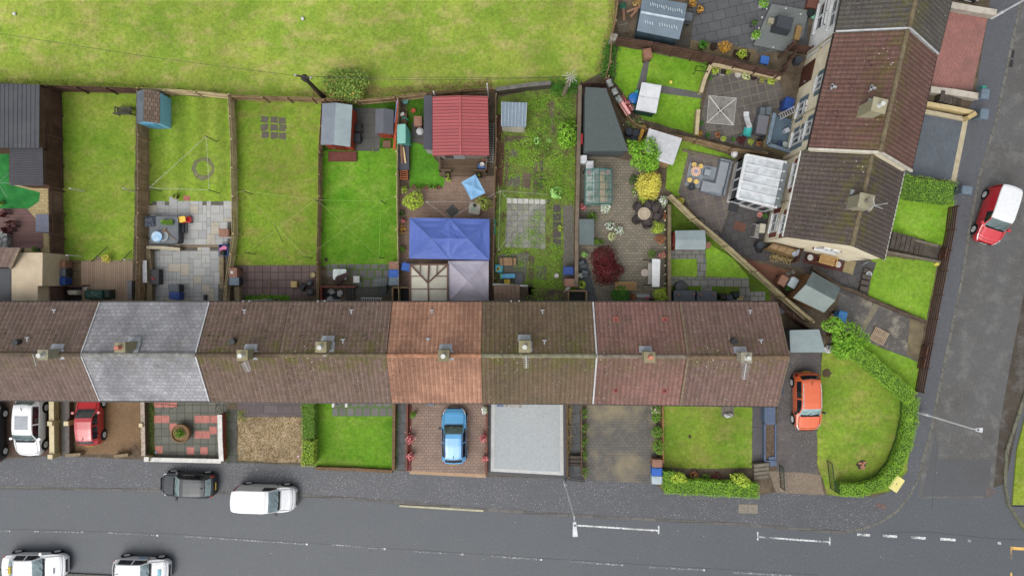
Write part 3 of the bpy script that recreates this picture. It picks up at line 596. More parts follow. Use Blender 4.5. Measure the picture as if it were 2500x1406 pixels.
def aerial(t, base, tip, n, wd, mm, mast=1.1):
    m = MB(); b, e = Vector(base), Vector(tip); m.tube(b-Vector((0, 0, mast)), b, .02); m.tube(b, e, .022)
    x = (e-b).normalized().cross(Vector((0, 0, 1))).normalized()
    for i in range(n):
        q = lerp(b, e, (i+.5)/n); m.tube(q-x*wd*(1-.3*i/n)/2, q+x*wd*(1-.3*i/n)/2, .012, n=4)
    return m.build('aerial', mm, t, world=True)
alum = simple('aluminium', (206, 208, 210), rough=.35, metal=.3)
leadm = simple('lead_sheet', (150, 154, 160), (176, 180, 184), 3, rough=.5)
rend = simple('house_render', (206, 200, 184), (186, 178, 160), 1.2, .1, .9, .1)
EX = [-62, 244, 512, 706, 957, 1178, 1448, 1660, 1897]       # party lines at the eave
SY = [974, 978, 979, 981, 982, 983, 985, 988, 991]
ZE = [4.4, 4.44, 4.4, 4.48, 4.4, 4.46, 4.4, 4.54]
TL = [tile('tile_brown', (108, 92, 85), (86, 71, 65), .5, .25, .25), tile('slate_grey', (144, 144, 147), (114, 114, 118), .1, .05, .12, .34, .28, .5, (70, 70, 74), .022, tone=((100, 99, 105), .5)),
      tile('tile_brown_lichen', (108, 90, 82), (86, 70, 63), .6, .3, .5), tile('tile_brown_mossy', (108, 91, 83), (88, 71, 65), .6, .5, .55),
      tile('tile_terracotta', (152, 116, 96), (134, 98, 80), .35, .25, .05, tone=((112, 80, 66), .5)), tile('tile_moss_brown', (100, 84, 68), (86, 70, 58), .45, .6, .8, tone=((84, 78, 58), .5)),
      tile('tile_red', (122, 91, 85), (102, 74, 69), .4, .6, .2, tone=((104, 86, 74), .55)), tile('tile_plum_brown', (108, 86, 80), (88, 70, 65), .35, .8, .3)]
rgb = [(104, 90, 74), (146, 146, 142), (100, 84, 66), (122, 108, 84), (186, 134, 104), (140, 136, 112), (138, 126, 112), (126, 104, 82)]
LB = ['brown tiled end house of the row at the left edge of the photo', 'house with the pale grey slate roof', 'brown roofed house right of the grey slate roof, thin comb aerial on its roof', 'dark brown roofed house left of the terracotta roof', 'house with the light terracotta tiled roof behind the blue car', 'house with the mossy brown roof right of the terracotta one', 'house with the dark red roof and four small square roof vents', 'brown roofed gable-end house beside the orange car, big aerial on its chimney']
HS = []
for i in range(8):
    z = ZE[i]; A0, A1 = P(EX[i], 738, z), P(EX[i+1], 738, z); B0, B1 = P(EX[i], SY[i], z), P(EX[i+1], SY[i+1]-.4, z)
    ve = {1: simple('verge_white', (214, 216, 218)), 5: simple('verge_white', (0, 0, 0)), 7: simple('verge_mortar', (142, 126, 104), (110, 96, 78), 5)}.get(i)
    gap = .012
    A0.x += gap; B0.x += gap; A1.x -= gap; B1.x -= gap
    h = house(LB[i], A0, A1, B0, B1, z, z+1.98, TL[i], rend, simple('ridge_%d' % i, rgb[i], tuple(int(q*.78) for q in rgb[i]), 2.5, .25, .85, fine=9), *((0.0, .012) if i == 1 else (.05, .035)), ve, {1: (.06, .07), 5: (0, .09), 7: (.12, .05)}.get(i, (0, 0)), .26 if i == 1 else .33, du=.5 if i == 1 else .06)
    HS.append((h, A0, A1, B0, B1))
def hz(i): return HS[i][0][0], (HS[i][1], HS[i][2]), (HS[i][0][1], HS[i][0][2])
pale = (222, 222, 216); mossy = (168, 160, 126); stone = (180, 174, 156)
for i, x, y, w_, d_, po, bo in ((0, 106, 866, .52, .52, pale, stone), (1, 294, 848, .54, .5, (206, 130, 110), (168, 160, 130)), (2, 592, 867, .55, .55, pale, mossy), (3, 784, 847, .55, .55, pale, mossy), (4, 1083, 868, .58, .58, pale, (150, 140, 110)), (5, 1281, 846, .62, .62, pale, mossy), (6, 1586, 872, .55, .55, (214, 140, 116), mossy), (7, 1822, 873, .55, .55, pale, stone)):
    t = HS[i][0][0]; chimney(t, x, y, 7.5, w_, d_, 0, 1, po, bo)
    c = P(x, y, 7.5); zt = HS[i][0][1].z; ry = HS[i][0][1].y; y0 = c.y+d_/2
    ff = lambda yy: zt-abs(yy-ry)*.62+.07
    MB().quad((c.x-.42, y0-.1, ff(y0-.1)+.03), (c.x+.42, y0-.1, ff(y0-.1)+.03), (c.x+.4, y0+.3, ff(y0+.3)+.03), (c.x-.4, y0+.3, ff(y0+.3)+.03)).build('lead_flashing', leadm, t, world=True)
    MB().quad((c.x+.2, c.y-.4, ff(c.y-.4)+.06), (c.x+.5, c.y-.4, ff(c.y-.4)+.06), (c.x+.5, c.y+.2, ff(c.y+.2)+.06), (c.x+.2, c.y+.2, ff(c.y+.2)+.06)).build('lead_apron', leadm, t, world=True)
for i, u, v in ((0, .67, .18), (0, .55, .72), (2, .47, .18), (3, .62, .18), (3, .58, .74), (4, .45, .18), (4, .43, .72), (5, .54, .18), (5, .55, .75), (7, .7, .18), (7, .75, .72)):
    vent(hz(i)[0], hz(i)[1], hz(i)[2], u, v)
for u, v, s in ((.24, .33, 1), (.8, .33, 1), (.24, .3, -1), (.8, .3, -1)):
    t, e, r = hz(6)
    if s < 0: e = (HS[6][3], HS[6][4])
    q = lerp(lerp(*e, u), lerp(*r, u), v); f = MB().box((q.x, q.y, q.z-.05), (.32, .32, .16)).build('square_vent', simple('vent_red', (176, 96, 84)), t, world=True)
    MB().box((q.x, q.y, q.z+.1), (.2, .2, .03)).build('vent_grille', simple('vent_dark', (112, 52, 46)), f, world=True)
for i, u, v in ((0, .49, .78), (2, .42, .75), (7, .47, .72)):
    t, e, r = hz(i); q = lerp(lerp(*e, u), lerp(*r, u), v)
    MB().lathe((q.x, q.y, q.z-.1), [(.2, 0), (.2, .25), (.14, .32), (.14, .4), (.2, .42), (.2, .5)], 10).build('flue_cowl', simple('cowl_black', (44, 46, 50), rough=.4), t, world=True)
a2 = lambda i, b, e, n, w_: aerial(HS[i][0][0], P(*b), P(*e), n, w_, alum)
a2(2, (597, 884, 7.6), (607, 907, 7.5), 9, .5); a2(5, (1284, 868, 7.6), (1285, 899, 7.5), 7, .45); a2(7, (1822, 887, 7.8), (1816, 926, 7.7), 12, .5); a2(0, (80, 866, 7.6), (88, 893, 7.5), 1, .03); a2(3, (792, 866, 7.7), (793, 870, 7.7), 2, .3)
for i, x in ((3, 780), (3, 796), (5, 1248), (5, 1267), (2, 599), (2, 614)):   # soil pipes at the back eaves
    q = P(x, 735.5, 4.3); MB().tube((q.x, q.y+.02, .1), (q.x, q.y+.02, 4.7), .05).build('soil_pipe', simple('pipe_grey', (170, 172, 174)), HS[i][0][0], world=True)
# ---- corner block on the right, running up to the top of the photo
cream = simple('cream_render', (252, 242, 214), (234, 220, 190), .9, .12, .9, .1, fine=12); whr = simple('white_render', (250, 250, 248), (226, 226, 224), .9, .12, .9, .1, fine=12)
CB = 'houses of the corner block'
ez = 5.15
rg = simple('ridge_corner', (128, 116, 92), (104, 92, 70), 3, .3, .9, fine=9)
tb = tile('tile_block_brown', (98, 72, 66), (82, 58, 54), .45, .4, .3); tg = tile('tile_block_grey', (78, 76, 74), (66, 62, 60), .4, .45, .35); te = tile('tile_block_end', (78, 70, 68), (66, 58, 57), .55, .35, .4)
X0, X1, X2, X3 = P(2090, -175, ez+.05), P(2040, 78, ez+.05), P(2352, -116, ez+.05), P(2290, 133, ez+.05)
ht = house('house with the dark grey roof and white wall at the top photo edge', X0, X1, X2, X3, ez+.05, ez+2.55, tg, whr, rg, .04, .03, simple('verge_white', (0, 0, 0)), (0, .09), .36, False, CB, name='corner_house')
M0, M1, M2, M3 = P(2038, 82, ez), P(1973, 365, ez), P(2286, 137, ez), P(2224, 418, ez)
hm = house('cream house with the long reddish brown roof beside the red drive', M0, M1, M2, M3, ez, ez+2.45, tb, cream, rg, .04, .03, simple('verge_cream', (218, 212, 196)), (0, .16), .36, False, CB, gut=(40, 36, 34), name='corner_house')
E0, E1, E2, E3 = P(1958, 369, 4.4), P(1913, 578, 4.4), P(2207, 418, 4.4), P(2158, 634, 4.4)
he = house('cream end house with dark plum roof and white gutters above the honey bench', E0, E1, E2, E3, 4.4, 6.85, te, cream, rg, .04, .03, None, (0, 0), .36, False, CB, gut=(226, 226, 220), name='corner_house')
fw = simple('window_frame_white', (0, 0, 0)); sh = simple('shutter_slate', (104, 124, 138), rough=.5); shr = simple('shutter_maroon', (126, 62, 58), rough=.5)
def face(A, B, C, u, z): # point on the outer wall face below eave A-B (C is on the far eave)
    cr = (C-A).normalized(); q = lerp(A, B, u)+Vector((cr.x, cr.y, 0))*.28; return Vector((q.x, q.y, z)), (B-A).normalized(), Vector((-cr.x, -cr.y, 0)).normalized()
def fwin(t, A, B, C, u, z, wd, hh, shut=None):
    c, al, o = face(A, B, C, u, z); al = Vector((al.x, al.y, 0)).normalized(); window(t, c, al, o, wd, hh, fw, shut)
for u, z, wd, hh in ((.72, 3.2, 1.9, 1.2), (.62, .9, 2.0, 1.5), (.25, 3.2, 1.5, 1.2)): fwin(ht[0], X0, X1, X2, u, z, wd, hh)
for u, z, wd, hh in ((.36, 3.3, .95, 1.2), (.76, 3.3, .95, 1.2), (.52, 1.0, 1.0, 1.4), (.8, 1.2, .9, 1.9)): fwin(hm[0], M0, M1, M2, u, z, wd, hh, sh)
for u, z, wd, hh in ((.24, 2.9, 1.6, 1.1), (.82, 2.9, 1.2, 1.1), (.78, 1.0, 1.3, 1.2)): fwin(he[0], E0, E1, E2, u, z, wd, hh, shr)
c, al, o = face(M0, M1, M2, .17, .12); dd = MB().bar(c+o*.04, c+o*.04+Vector((0, 0, 2.0)), 1.5, .06, o).build('door', wood('door_brown', (84, 52, 40)), hm[0], world=True)
q = c+o*.1+al*.6; MB().box((q.x, q.y, 1.1), (.06, .06, .15)).build('handle', alum, dd, world=True)
# red-silled gable window
gd_ = (E3-E1).normalized(); go = Vector((gd_.y, -gd_.x, 0)).normalized()
if go.y > 0: go = -go
gc = lerp(E1, E3, .52); window(he[0], Vector((gc.x, gc.y, 2.9))+go*.0, Vector((gd_.x, gd_.y, 0)), go, 1.3, 1.0, fw); MB().bar(Vector((gc.x, gc.y, 2.82))-gd_*.8+go*.06, Vector((gc.x, gc.y, 2.82))+gd_*.8+go*.06, .14, .12).build('painted_sill', shr, he[0], world=True)
for A, B, C, t, u in ((M0, M1, M2, hm[0], .60), (M0, M1, M2, hm[0], .97), (E0, E1, E2, he[0], .55), (X0, X1, X2, ht[0], .97)):
    c, al, o = face(A, B, C, u, .15); MB().tube(c+o*.06, c+o*.06+Vector((0, 0, A.z-.2)), .05).tube(c+o*.06+Vector((0, 0, 2.4)), c+o*.06+al*1.1+Vector((0, 0, 2.1)), .045).build('drain_pipe', simple('pipe_cream', (196, 184, 150)), t, world=True)
ang = atan2((M1-M0).y, (M1-M0).x)
chimney(hm[0], 2146, 258, 8.4, .75, .75, ang, 1, pale, (196, 188, 160), zb=6); chimney(he[0], 2114, 492, 7.9, .8, .8, ang, 1, (150, 146, 130), (180, 174, 150), zb=5.5)
for t, px, py, zz in ((hm[0], 2121, 262, 6.95), (he[0], 2088, 494, 6.2)):
    q = P(px, py, zz); MB().box((q.x, q.y, q.z), (.3, 1.0, .12), ang+pi/2).build('lead_flashing', leadm, t, world=True)
for px, py, zz in ((2034, 213, 6.0), (2130, 216, 7.2)):
    q = P(px, py, zz); MB().box((q.x, q.y, q.z), (.34, .14, .14), ang+pi/2).box((q.x-.12, q.y, q.z+.02), (.1, .36, .12), ang+pi/2).build('roof_vent', simple('vent_metal', (0, 0, 0)), hm[0], world=True)
q = P(2083, 470, 6.5); MB().box((q.x, q.y, q.z-.02), (.36, .3, .06), ang+pi/2).build('roof_vent', leadm, he[0], world=True)
m = MB(); b = P(2135, 502, 8.6); m.tube(b-Vector((0, 0, 2.4)), b, .025)
for x, y in ((2132, 483), (2168, 496), (2155, 510), (2119, 517)): m.tube(b, P(x, y, 8.6), .022, n=5)
m.build('aerial', alum, he[0], world=True)
m = MB(); m.path([P(2262, 0, 6.1), P(2278, 18, 5.9), P(2296, 34, 5.6), P(2308, 40, 5.4)], .035); m.build('cable', simple('cable_grey', (150, 154, 158)), ht[0], world=True)
# satellite dish on the gable
q = P(2113, 640, 3.2); md = MB(); md.lathe((0, 0, 0), [(.02, .0), (.2, .03), (.32, .09)], 16)
dsh = md.build('satellite_dish', simple('dish_grey', (150, 158, 168), rough=.4), he[0], True); dsh.location = q-ORG[he[0].name]; dsh.rotation_euler = (radians(75), 0, radians(25))
# ================================================================ kits for the gardens
def fence(pts, h, mat, label, top=True, bw=.1, gap=.022, side=1, group='wooden garden fences', postm=None, step=1.9, lie=0, cat='fence', hz=0, name='garden_fence', z0=GZ, ph=.06):
    w_ = [P(x, y, z0+h if top else z0) for x, y in pts]; w_ = [Vector((p.x, p.y, z0)) for p in w_]
    t = thing(name, label, cat, w_[len(w_)//2], 0, group); b = MB(); r = MB(); pm_ = postm or mat
    for a, c in zip(w_, w_[1:]):
        d = c-a; ln = d.length; d.normalize(); n = Vector((-d.y, d.x, 0))*side; ang = atan2(d.y, d.x)
        if hz:      # horizontal rails
            for k in range(hz):
                z = z0+.08+(h-.1)*k/(hz-1) if hz > 1 else z0+h; b.bar(a+Vector((0, 0, z-z0)), c+Vector((0, 0, z-z0)), .03, .14)
        else:
            k = int(ln/(bw+gap))
            for i in range(k):
                q = a+d*((i+.5)*(bw+gap)); hh = h+R.uniform(-.03, .02)+lie*sin(i*.7)*.02
                b.box((q.x, q.y, z0+.03), (bw, .02, hh), ang+R.uniform(-.05, .05))
            for z in (.3, h*.78): r.bar(a+n*.04+Vector((0, 0, z)), c+n*.04+Vector((0, 0, z)), .045, .08)
        m = max(1, round(ln/step))
        for i in range(m+(c is w_[-1])):
            q = lerp(a, c, i/m)+n*.08; MB().box((q.x, q.y, 0), (.09, .09, h+z0+ph), ang).build('post', pm_, t, world=True)
    b.build('boards' if not hz else 'rails', mat, t, world=True)
    if r.v: r.build('rail', pm_, t, world=True)
    return t
def wall(pts, h, wd, mat, label, cap=None, top=True, cat='wall', name='garden_wall', z0=0, group=None, capw=.06):
    w_ = [P(x, y, h+GZ if top else GZ) for x, y in pts]; w_ = [Vector((p.x, p.y, 0)) for p in w_]
    t = thing(name, label, cat, w_[len(w_)//2], 0, group); m, c = MB(), MB()
    for a, b in zip(w_, w_[1:]):
        up = Vector((0, 0, 1)); m.bar(a+up*(h+GZ)/2, b+up*(h+GZ)/2, wd, h+GZ); c.bar(a+up*(h+GZ+.03), b+up*(h+GZ+.03), wd+capw, .06)
    m.build('wall', mat, t, world=True)
    if cap: c.build('coping', cap, t, world=True)
    return t
BINC = {'brown': (154, 112, 92), 'blue': (48, 104, 196), 'grey': (104, 110, 118), 'black': (52, 54, 58), 'navy': (44, 78, 150), 'pale': (186, 200, 208), 'sky': (78, 148, 214), 'slate': (116, 132, 146)}
BINS = {}
def wbin(px, py, col, rz, label, lid=None, group='wheelie bins', s=1.0):
    """px, py: middle of the lid in the photo; rz: which way the front points"""
    p = P(px, py, 1.1); loc = Vector((p.x, p.y, GZ)); key = (col, lid)
    if key in BINS: return copy_thing(BINS[key], loc, radians(rz), label, s)
    bm_ = simple('bin_'+col, BINC[col], rough=.45, var=.08); lm = simple('bin_'+(lid or col), BINC[lid or col], rough=.45, var=.08)
    t = thing('wheelie_bin', label, 'bin', loc, radians(rz), group); t.scale = (s,)*3
    b = MB().box((0, 0, .06), (.46, .54, .9), 0, 1.18); b.box((0, .0, .9), (.58, .68, .05)); b.build('body', bm_, t)
    l = MB().box((0, .02, .96), (.58, .7, .06), 0, .93).box((0, .04, 1.02), (.4, .44, .022), 0, .9).box((0, .04, 1.02), (.24, .26, .035), 0, .9); l.build('lid', lm, t)
    MB().tube((-.24, -.36, .98), (.24, -.36, .98), .022).build('handle', lm, t)
    for s_ in (-1, 1): MB().tube((s_*.2, -.24, .1), (s_*.27, -.24, .1), .1, n=12).build('wheel', simple('rubber_black', (38, 38, 40), rough=.8), t)
    BINS[key] = t; return t
def gshed(c, ze, zr, wm, rm, label, door='cd', ov=.1, group=None, name='garden_shed', cat='shed', rm2=None, dm=None, trim=None, win=None, ribs=0):
    """c: four eave corners in photo pixels, a-b and c-d are the gable ends"""
    a, b, c_, d = [P(x, y, ze+GZ) for x, y in c]; cen = (a+b+c_+d)/4
    t = thing(name, label, cat, (cen.x, cen.y, GZ), 0, group)
    ra, rc = (a+b)/2, (c_+d)/2; ra.z = rc.z = zr+GZ; th = Vector((0, 0, -.045))
    for e0, e1, mt in ((a, d, rm), (b, c_, rm2 or rm)):
        m = MB(); r0, r1 = ra, rc; ln = (e1-e0).length
        m.quad(e0, e1, r1, r0, uv=[(0, 0), (ln, 0), (ln, (r0-e0).length), (0, (r0-e0).length)]); m.quad(*[p+th for p in (e0, e1, r1, r0)])
        for p, q in ((e0, e1), (e1, r1), (r0, e0)): m.quad(p, q, q+th, p+th)
        if ribs:
            for i in range(int(ln/ribs)+1):
                u = min(1, i*ribs/ln); m.bar(lerp(e0, e1, u)+Vector((0, 0, .012)), lerp(r0, r1, u)+Vector((0, 0, .012)), .07, .03)
        m.build('roof', mt, t, world=True)
    if trim: bars([ra+Vector((0, 0, .01)), rc+Vector((0, 0, .01))], .14).build('ridge_cap', trim, t, world=True)
    q = [lerp(p, cen, ov/max(.3, (p-cen).length)*1.2) for p in (a, b, c_, d)]; w_ = MB()
    for p, r in zip(q, q[1:]+q[:1]): w_.quad((p.x, p.y, 0), (r.x, r.y, 0), (r.x, r.y, ze+GZ-.03), (p.x, p.y, ze+GZ-.03))
    for p, r, k in ((q[0], q[1], ra), (q[2], q[3], rc)):
        k = lerp(k, Vector((cen.x, cen.y, k.z)), ov*1.2/max(.3, (k-cen).length)); w_.quad((p.x, p.y, ze+GZ-.04), (r.x, r.y, ze+GZ-.04), (k.x, k.y, zr+GZ-.06))
    w_.build('wall', wm, t, world=True)
    e = {'ab': (q[0], q[1]), 'bc': (q[1], q[2]), 'cd': (q[2], q[3]), 'da': (q[3], q[0])}
    def onwall(k, w2, z1, z2, u, nm, mt):
        p, r = e[k]; al = (r-p); al.z = 0; al.normalize(); n = Vector((al.y, -al.x, 0)); md_ = lerp(p, r, u)
        if (md_-cen).dot(n) < 0: n = -n
        x = md_+n*.025; return MB().bar((x.x-al.x*w2/2, x.y-al.y*w2/2, (z1+z2)/2+GZ), (x.x+al.x*w2/2, x.y+al.y*w2/2, (z1+z2)/2+GZ), .04, z2-z1).build(nm, mt, t, world=True), x, n, al
    if door:
        o, x, n, al = onwall(door, .8, .06, min(1.85, ze-.05), .5, 'door', dm or wm)
        y = x+n*.05+al*.3; MB().box((y.x, y.y, 1.0), (.05, .05, .12)).build('handle', simple('door_handle', (150, 150, 150), metal=.6), o, world=True)
    if win: onwall(win, .6, 1.0, 1.5, .5, 'window', glass('window_glass'))
    return t
def fshed(pts, z, rm, wm, label, name='garden_shed', cat='shed', th=.08, group=None, fall=None, door=None, ribs=None, ov=.12, ribm=None, zb=0, wedge=None):
    pl = poly(pts, z+GZ); c = Vector((sum(p[0] for p in pl)/len(pl), sum(p[1] for p in pl)/len(pl), GZ))
    t = thing(name, label, cat, c, 0, group); zf = lambda p: z+GZ+(fall(p, c) if fall else 0)
    m = MB(); m.prism(pl, z+GZ-th-(.3 if fall else 0), zf)
    if ribs:
        a, b, n = ribs; p0, p1, p2, p3 = [Vector((q[0], q[1], zf(q)+.012)) for q in (pl[a[0]], pl[a[1]], pl[b[0]], pl[b[1]])]
        rr = MB()
        for i in range(n+1): rr.bar(lerp(p0, p1, i/n), lerp(p2, p3, i/n), .05, .035)
        rr.build('roof_ribs', ribm or rm, t, world=True)
    m.build('roof', rm, t, world=True)
    q = [Vector((p[0], p[1], 0)) for p in pl]; cc = Vector((c.x, c.y, 0)); q = [lerp(p, cc, ov/max(.3, (p-cc).length)) for p in q]
    MB().prism([(p.x, p.y) for p in q], zb, z+GZ-th-.005-(.3 if fall else 0)).build('wall', wm, t, world=True)
    if door:
        i, u, w2, dm = door; p, r = q[i], q[(i+1) % len(q)]; al = (r-p).normalized(); n = Vector((al.y, -al.x, 0)); x = lerp(p, r, u)
        if (x-cc).dot(n) < 0: n = -n
        x = x+n*.025; MB().bar((x.x-al.x*w2/2, x.y-al.y*w2/2, z*.45+GZ), (x.x+al.x*w2/2, x.y+al.y*w2/2, z*.45+GZ), .04, z*.86).build('door', dm, t, world=True)
    return t
LV = dict(
 green=leaf('leaf_green', (62, 100, 28), (120, 156, 58)), lime=leaf('leaf_lime', (126, 156, 40), (190, 206, 84)), yellow=leaf('leaf_yellow', (188, 170, 56), (236, 222, 108)),
 gold=leaf('leaf_gold', (150, 112, 40), (206, 160, 70)), dark=leaf('leaf_dark', (40, 70, 30), (84, 112, 52)), red=leaf('leaf_red', (60, 18, 22), (112, 42, 46)),
 olive=leaf('leaf_olive', (84, 104, 40), (160, 172, 84), (176, 132, 80), .08), hedge=leaf('leaf_hedge', (112, 154, 42), (148, 188, 66)), hedged=leaf('leaf_hedge_dark', (84, 118, 38), (126, 158, 62)),
 tree=leaf('leaf_tree', (78, 132, 28), (142, 186, 62)), cabbage=leaf('leaf_cabbage', (120, 176, 84), (178, 220, 136)), white=leaf('flower_white', (88, 130, 48), (140, 168, 70), (246, 244, 236), .55),
 pink=leaf('flower_pink', (96, 130, 50), (130, 150, 70), (232, 120, 140), .5), rednflower=leaf('flower_red', (140, 60, 60), (200, 90, 96), (236, 160, 160), .3), rust=leaf('leaf_rust', (130, 84, 56), (178, 124, 84)),
 mixed=leaf('leaf_mixed', (70, 108, 40), (130, 156, 70), (224, 190, 190), .14), fern=leaf('leaf_fern', (44, 92, 30), (88, 140, 50)), straw=leaf('leaf_straw', (120, 104, 66), (176, 158, 110)), scrub=leaf('leaf_scrub', (84, 110, 44), (138, 160, 76), (168, 140, 80), .07), cream=leaf('leaf_cream', (160, 172, 110), (216, 220, 170)))
stemm = wood('bark', (92, 74, 56), (60, 48, 36))
potm = lambda c: simple('pot_%d_%d_%d' % c, c, rough=.6)
soil = simple('pot_soil', (58, 44, 34), (40, 30, 24), 6, .3, .95)
def bush(px, py, rpx, h, lv, label, cat='bush', n=None, sz=.13, lumps=6, ry=None, group=None, pot=None, low=-.3, rough=.4, name=None):
    """px, py: middle of the crown as photographed"""
    r = rpx*S*1.22; zc = h*.55; p = P(px, py, GZ+zc); ry = (ry or rpx)*S*1.22
    nm = name or ('potted_plant' if pot else 'bush'); t = thing(nm, label, cat, (p.x, p.y, GZ), 0, group)
    z0 = 0
    if pot:
        pr, phh, pc = pot; z0 = phh
        po = MB().lathe((0, 0, 0), [(pr*.72, 0), (pr, phh), (pr*.88, phh), (pr*.86, phh-.05)], 14).build('pot', potm(pc), t)
        MB().lathe((0, 0, 0), [(pr*.84, phh-.07), (.01, phh-.05)], 12).build('soil', soil, po)
    n = n or int(26*(r*ry)/(sz*sz)*.5)+40; hh = (h-z0)
    MB().cloud((0, 0, z0+hh*.45), (r, ry, hh*.6), n, sz, lumps, rough, low).build('foliage', LV[lv], t)
    s = MB()
    for i in range(5):
        a = i*1.3; s.tube((0, 0, z0*.9 if pot else -.02), (cos(a)*r*.5, sin(a)*ry*.5, z0+hh*.55), .03*min(1, r)+.004, .008, 5)
    s.build('stem', stemm, t); return t
def spiky(px, py, rpx, h, lv, label, pot=None, n=60, cat='plant', group=None, w_=.035):
    p = P(px, py, GZ+h*.3); t = thing('potted_plant' if pot else 'plant', label, cat, (p.x, p.y, GZ), 0, group); r = rpx*S; z0 = pot[1] if pot else 0
    if pot: MB().lathe((0, 0, 0), [(pot[0]*.72, 0), (pot[0], pot[1]), (pot[0]*.86, pot[1]), (pot[0]*.84, pot[1]-.05)], 14).build('pot', potm(pot[2]), t); 
    m = MB()
    for i in range(n):
        a = R.uniform(0, 2*pi); q = R.uniform(.3, 1)*r; z = z0+(h-z0)*R.uniform(.3, 1); c = Vector((cos(a), sin(a), 0)); s = Vector((-c.y, c.x, 0))*w_
        b, k, e = c*.03+Vector((0, 0, z0)), c*q*.55+Vector((0, 0, z)), c*q+Vector((0, 0, z*.82))
        m.add([b-s*.6, b+s*.6, k+s, k-s, e], [(0, 1, 2, 3), (3, 2, 4)])
    m.build('foliage', LV[lv], t); return t
def hedge(pts, wd, h, lv, label, n=None, sz=.075, dens=330, group='clipped hedges', lv2=None, top=True, bulge=.04):
    w_ = [P(x, y, GZ+h*.9 if top else GZ) for x, y in pts]; w_ = [Vector((p.x, p.y, GZ)) for p in w_]
    t = thing('hedge', label, 'hedge', w_[len(w_)//2], 0, group); m = MB(); c = MB()
    for a, b in zip(w_, w_[1:]):
        d = b-a; ln = d.length; d.normalize(); x = Vector((-d.y, d.x, 0))
        c.bar(a+Vector((0, 0, h*.44)), b+Vector((0, 0, h*.44)), wd*.82, h*.86)
        for i in range(int(ln*dens*(wd+h*.9))):
            u = R.uniform(-.12, ln+.12); s = R.random()*(wd+2*h*.55)
            if s < wd: q, z, nn = s-wd/2, h, Vector((0, 0, 1))
            elif s < wd+h*.55: q, z, nn = wd/2, h*(1-(s-wd)/h), x
            else: q, z, nn = -wd/2, h*(1-(s-wd-h*.55)/h), -x
            e = min(1, (wd/2-abs(q))/.12) if nn.z else 1; z -= (1-e)*.07 if nn.z else 0
            wob = .05*sin(u*2.1+q*3)+.04*sin(u*5.3+1)
            p = a+d*u+x*(q*(1+wob))+Vector((0, 0, z+wob*.6+R.gauss(0, .025)))+nn*R.gauss(0, bulge*.6)
            m.leafq(p, (nn+Vector((R.gauss(0, .32), R.gauss(0, .32), R.gauss(.3, .25)))).normalized(), sz*R.uniform(.6, 1.25))
    m.build('foliage', LV[lv], t, world=True); c.build('inner_leaves', simple('hedge_inner', (84, 118, 40), (66, 94, 32), 5, .3, .95), t, world=True); return t
def clump(name, pts, n, sz, lv, label=None, hz=.12, kind='stuff', patch=0):   # ground cover nobody could count
    pl = poly(pts, GZ); xs = [p[0] for p in pl]; ys = [p[1] for p in pl]; m = MB(); k = 0; rp = lambda: (R.uniform(min(xs), max(xs)), R.uniform(min(ys), max(ys))); cs = [(rp(), R.uniform(.35, .9)) for _ in range(patch)]
    while k < n:
        x, y = rp()
        if patch and R.random() < .93 and not any(hypot(x-c[0], y-c[1]) < r*R.uniform(.3, 1) for c, r in cs): continue
        if not inside((x, y), pl): continue
        k += 1; c = R.randint(1, 5)
        for _ in range(c): m.leafq(Vector((x+R.gauss(0, sz), y+R.gauss(0, sz), GZ+R.uniform(.01, hz))), Vector((R.gauss(0, .6), R.gauss(0, .6), 1)).normalized(), sz*R.uniform(.6, 1.4), .4)
    return struct(name, m, LV[lv], kind)
def cpole(top, bot_h, label, col='metal', group='clothes line poles', r=.03, zt=1.75):
    p = P(top[0], top[1], GZ+zt); m = MB().tube((p.x, p.y, GZ-.02), (p.x, p.y, GZ+zt), r, n=8); m.tube((p.x-.09, p.y, GZ+zt-.05), (p.x+.09, p.y, GZ+zt-.05), r*.7)
    single('clothes_pole', label, 'pole', m, {'metal': simple('pole_dark', (70, 68, 64)), 'white': simple('pole_white', (226, 226, 222)), 'wood': wood('pole_wood', (150, 120, 84))}[col], group)
def cline(segs, label, z=1.72, r=.008, c=(214, 222, 196), pegs=0):
    m = MB()
    for a, b in segs:
        p, q = P(*a, GZ+z), P(*b, GZ+z); mid = (p+q)/2-Vector((0, 0, .06)); m.path([p, mid, q], r, 4)
        for i in range(pegs): k = lerp(p, q, R.random()); m.box((k.x, k.y, k.z-.1), (.03, .03, .12))
    single('washing_line', label, 'washing line', m, simple('line_%d' % c[0], c), 'washing lines')
def ladder(a, b, za, zb, label, wd=.38, n=9, mat=None, group=None):
    p, q = P(*a, za+GZ), P(*b, zb+GZ); d = (q-p); x = d.normalized().cross(Vector((0, 0, 1))).normalized()*wd/2
    t = thing('ladder', label, 'ladder', (p+q)/2, 0, group); m = mat or alum
    for s in (-1, 1): MB().bar(p+x*s, q+x*s, .045, .08).build('stile', m, t, world=True)
    r = MB()
    for i in range(n): k = lerp(p, q, (i+.5)/n); r.bar(k-x, k+x, .035)
    r.build('rungs', m, t, world=True)
def steps(p0, p1, wpx, n, mat, label, z0, z1, name='garden_steps', group=None):
    """steps from p0 (height z0) to p1 (height z1)"""
    a, b = P(*p0, GZ), P(*p1, GZ); d = (b-a).normalized(); ang = atan2(d.y, d.x); t = thing(name, label, 'steps', (a+b)/2, 0, group); ln = (b-a).length/n
    for i in range(n):
        c = lerp(a, b, (i+.5)/n); z = z0+(z1-z0)*(i+1)/n; MB().box((c.x, c.y, min(0, z-.3)), (ln*.74, wpx*S, z+GZ-min(0, z-.3)), ang).build('step', mat, t, world=True)  # treads cut short, slots added between them to give dark shadow lines
    return t
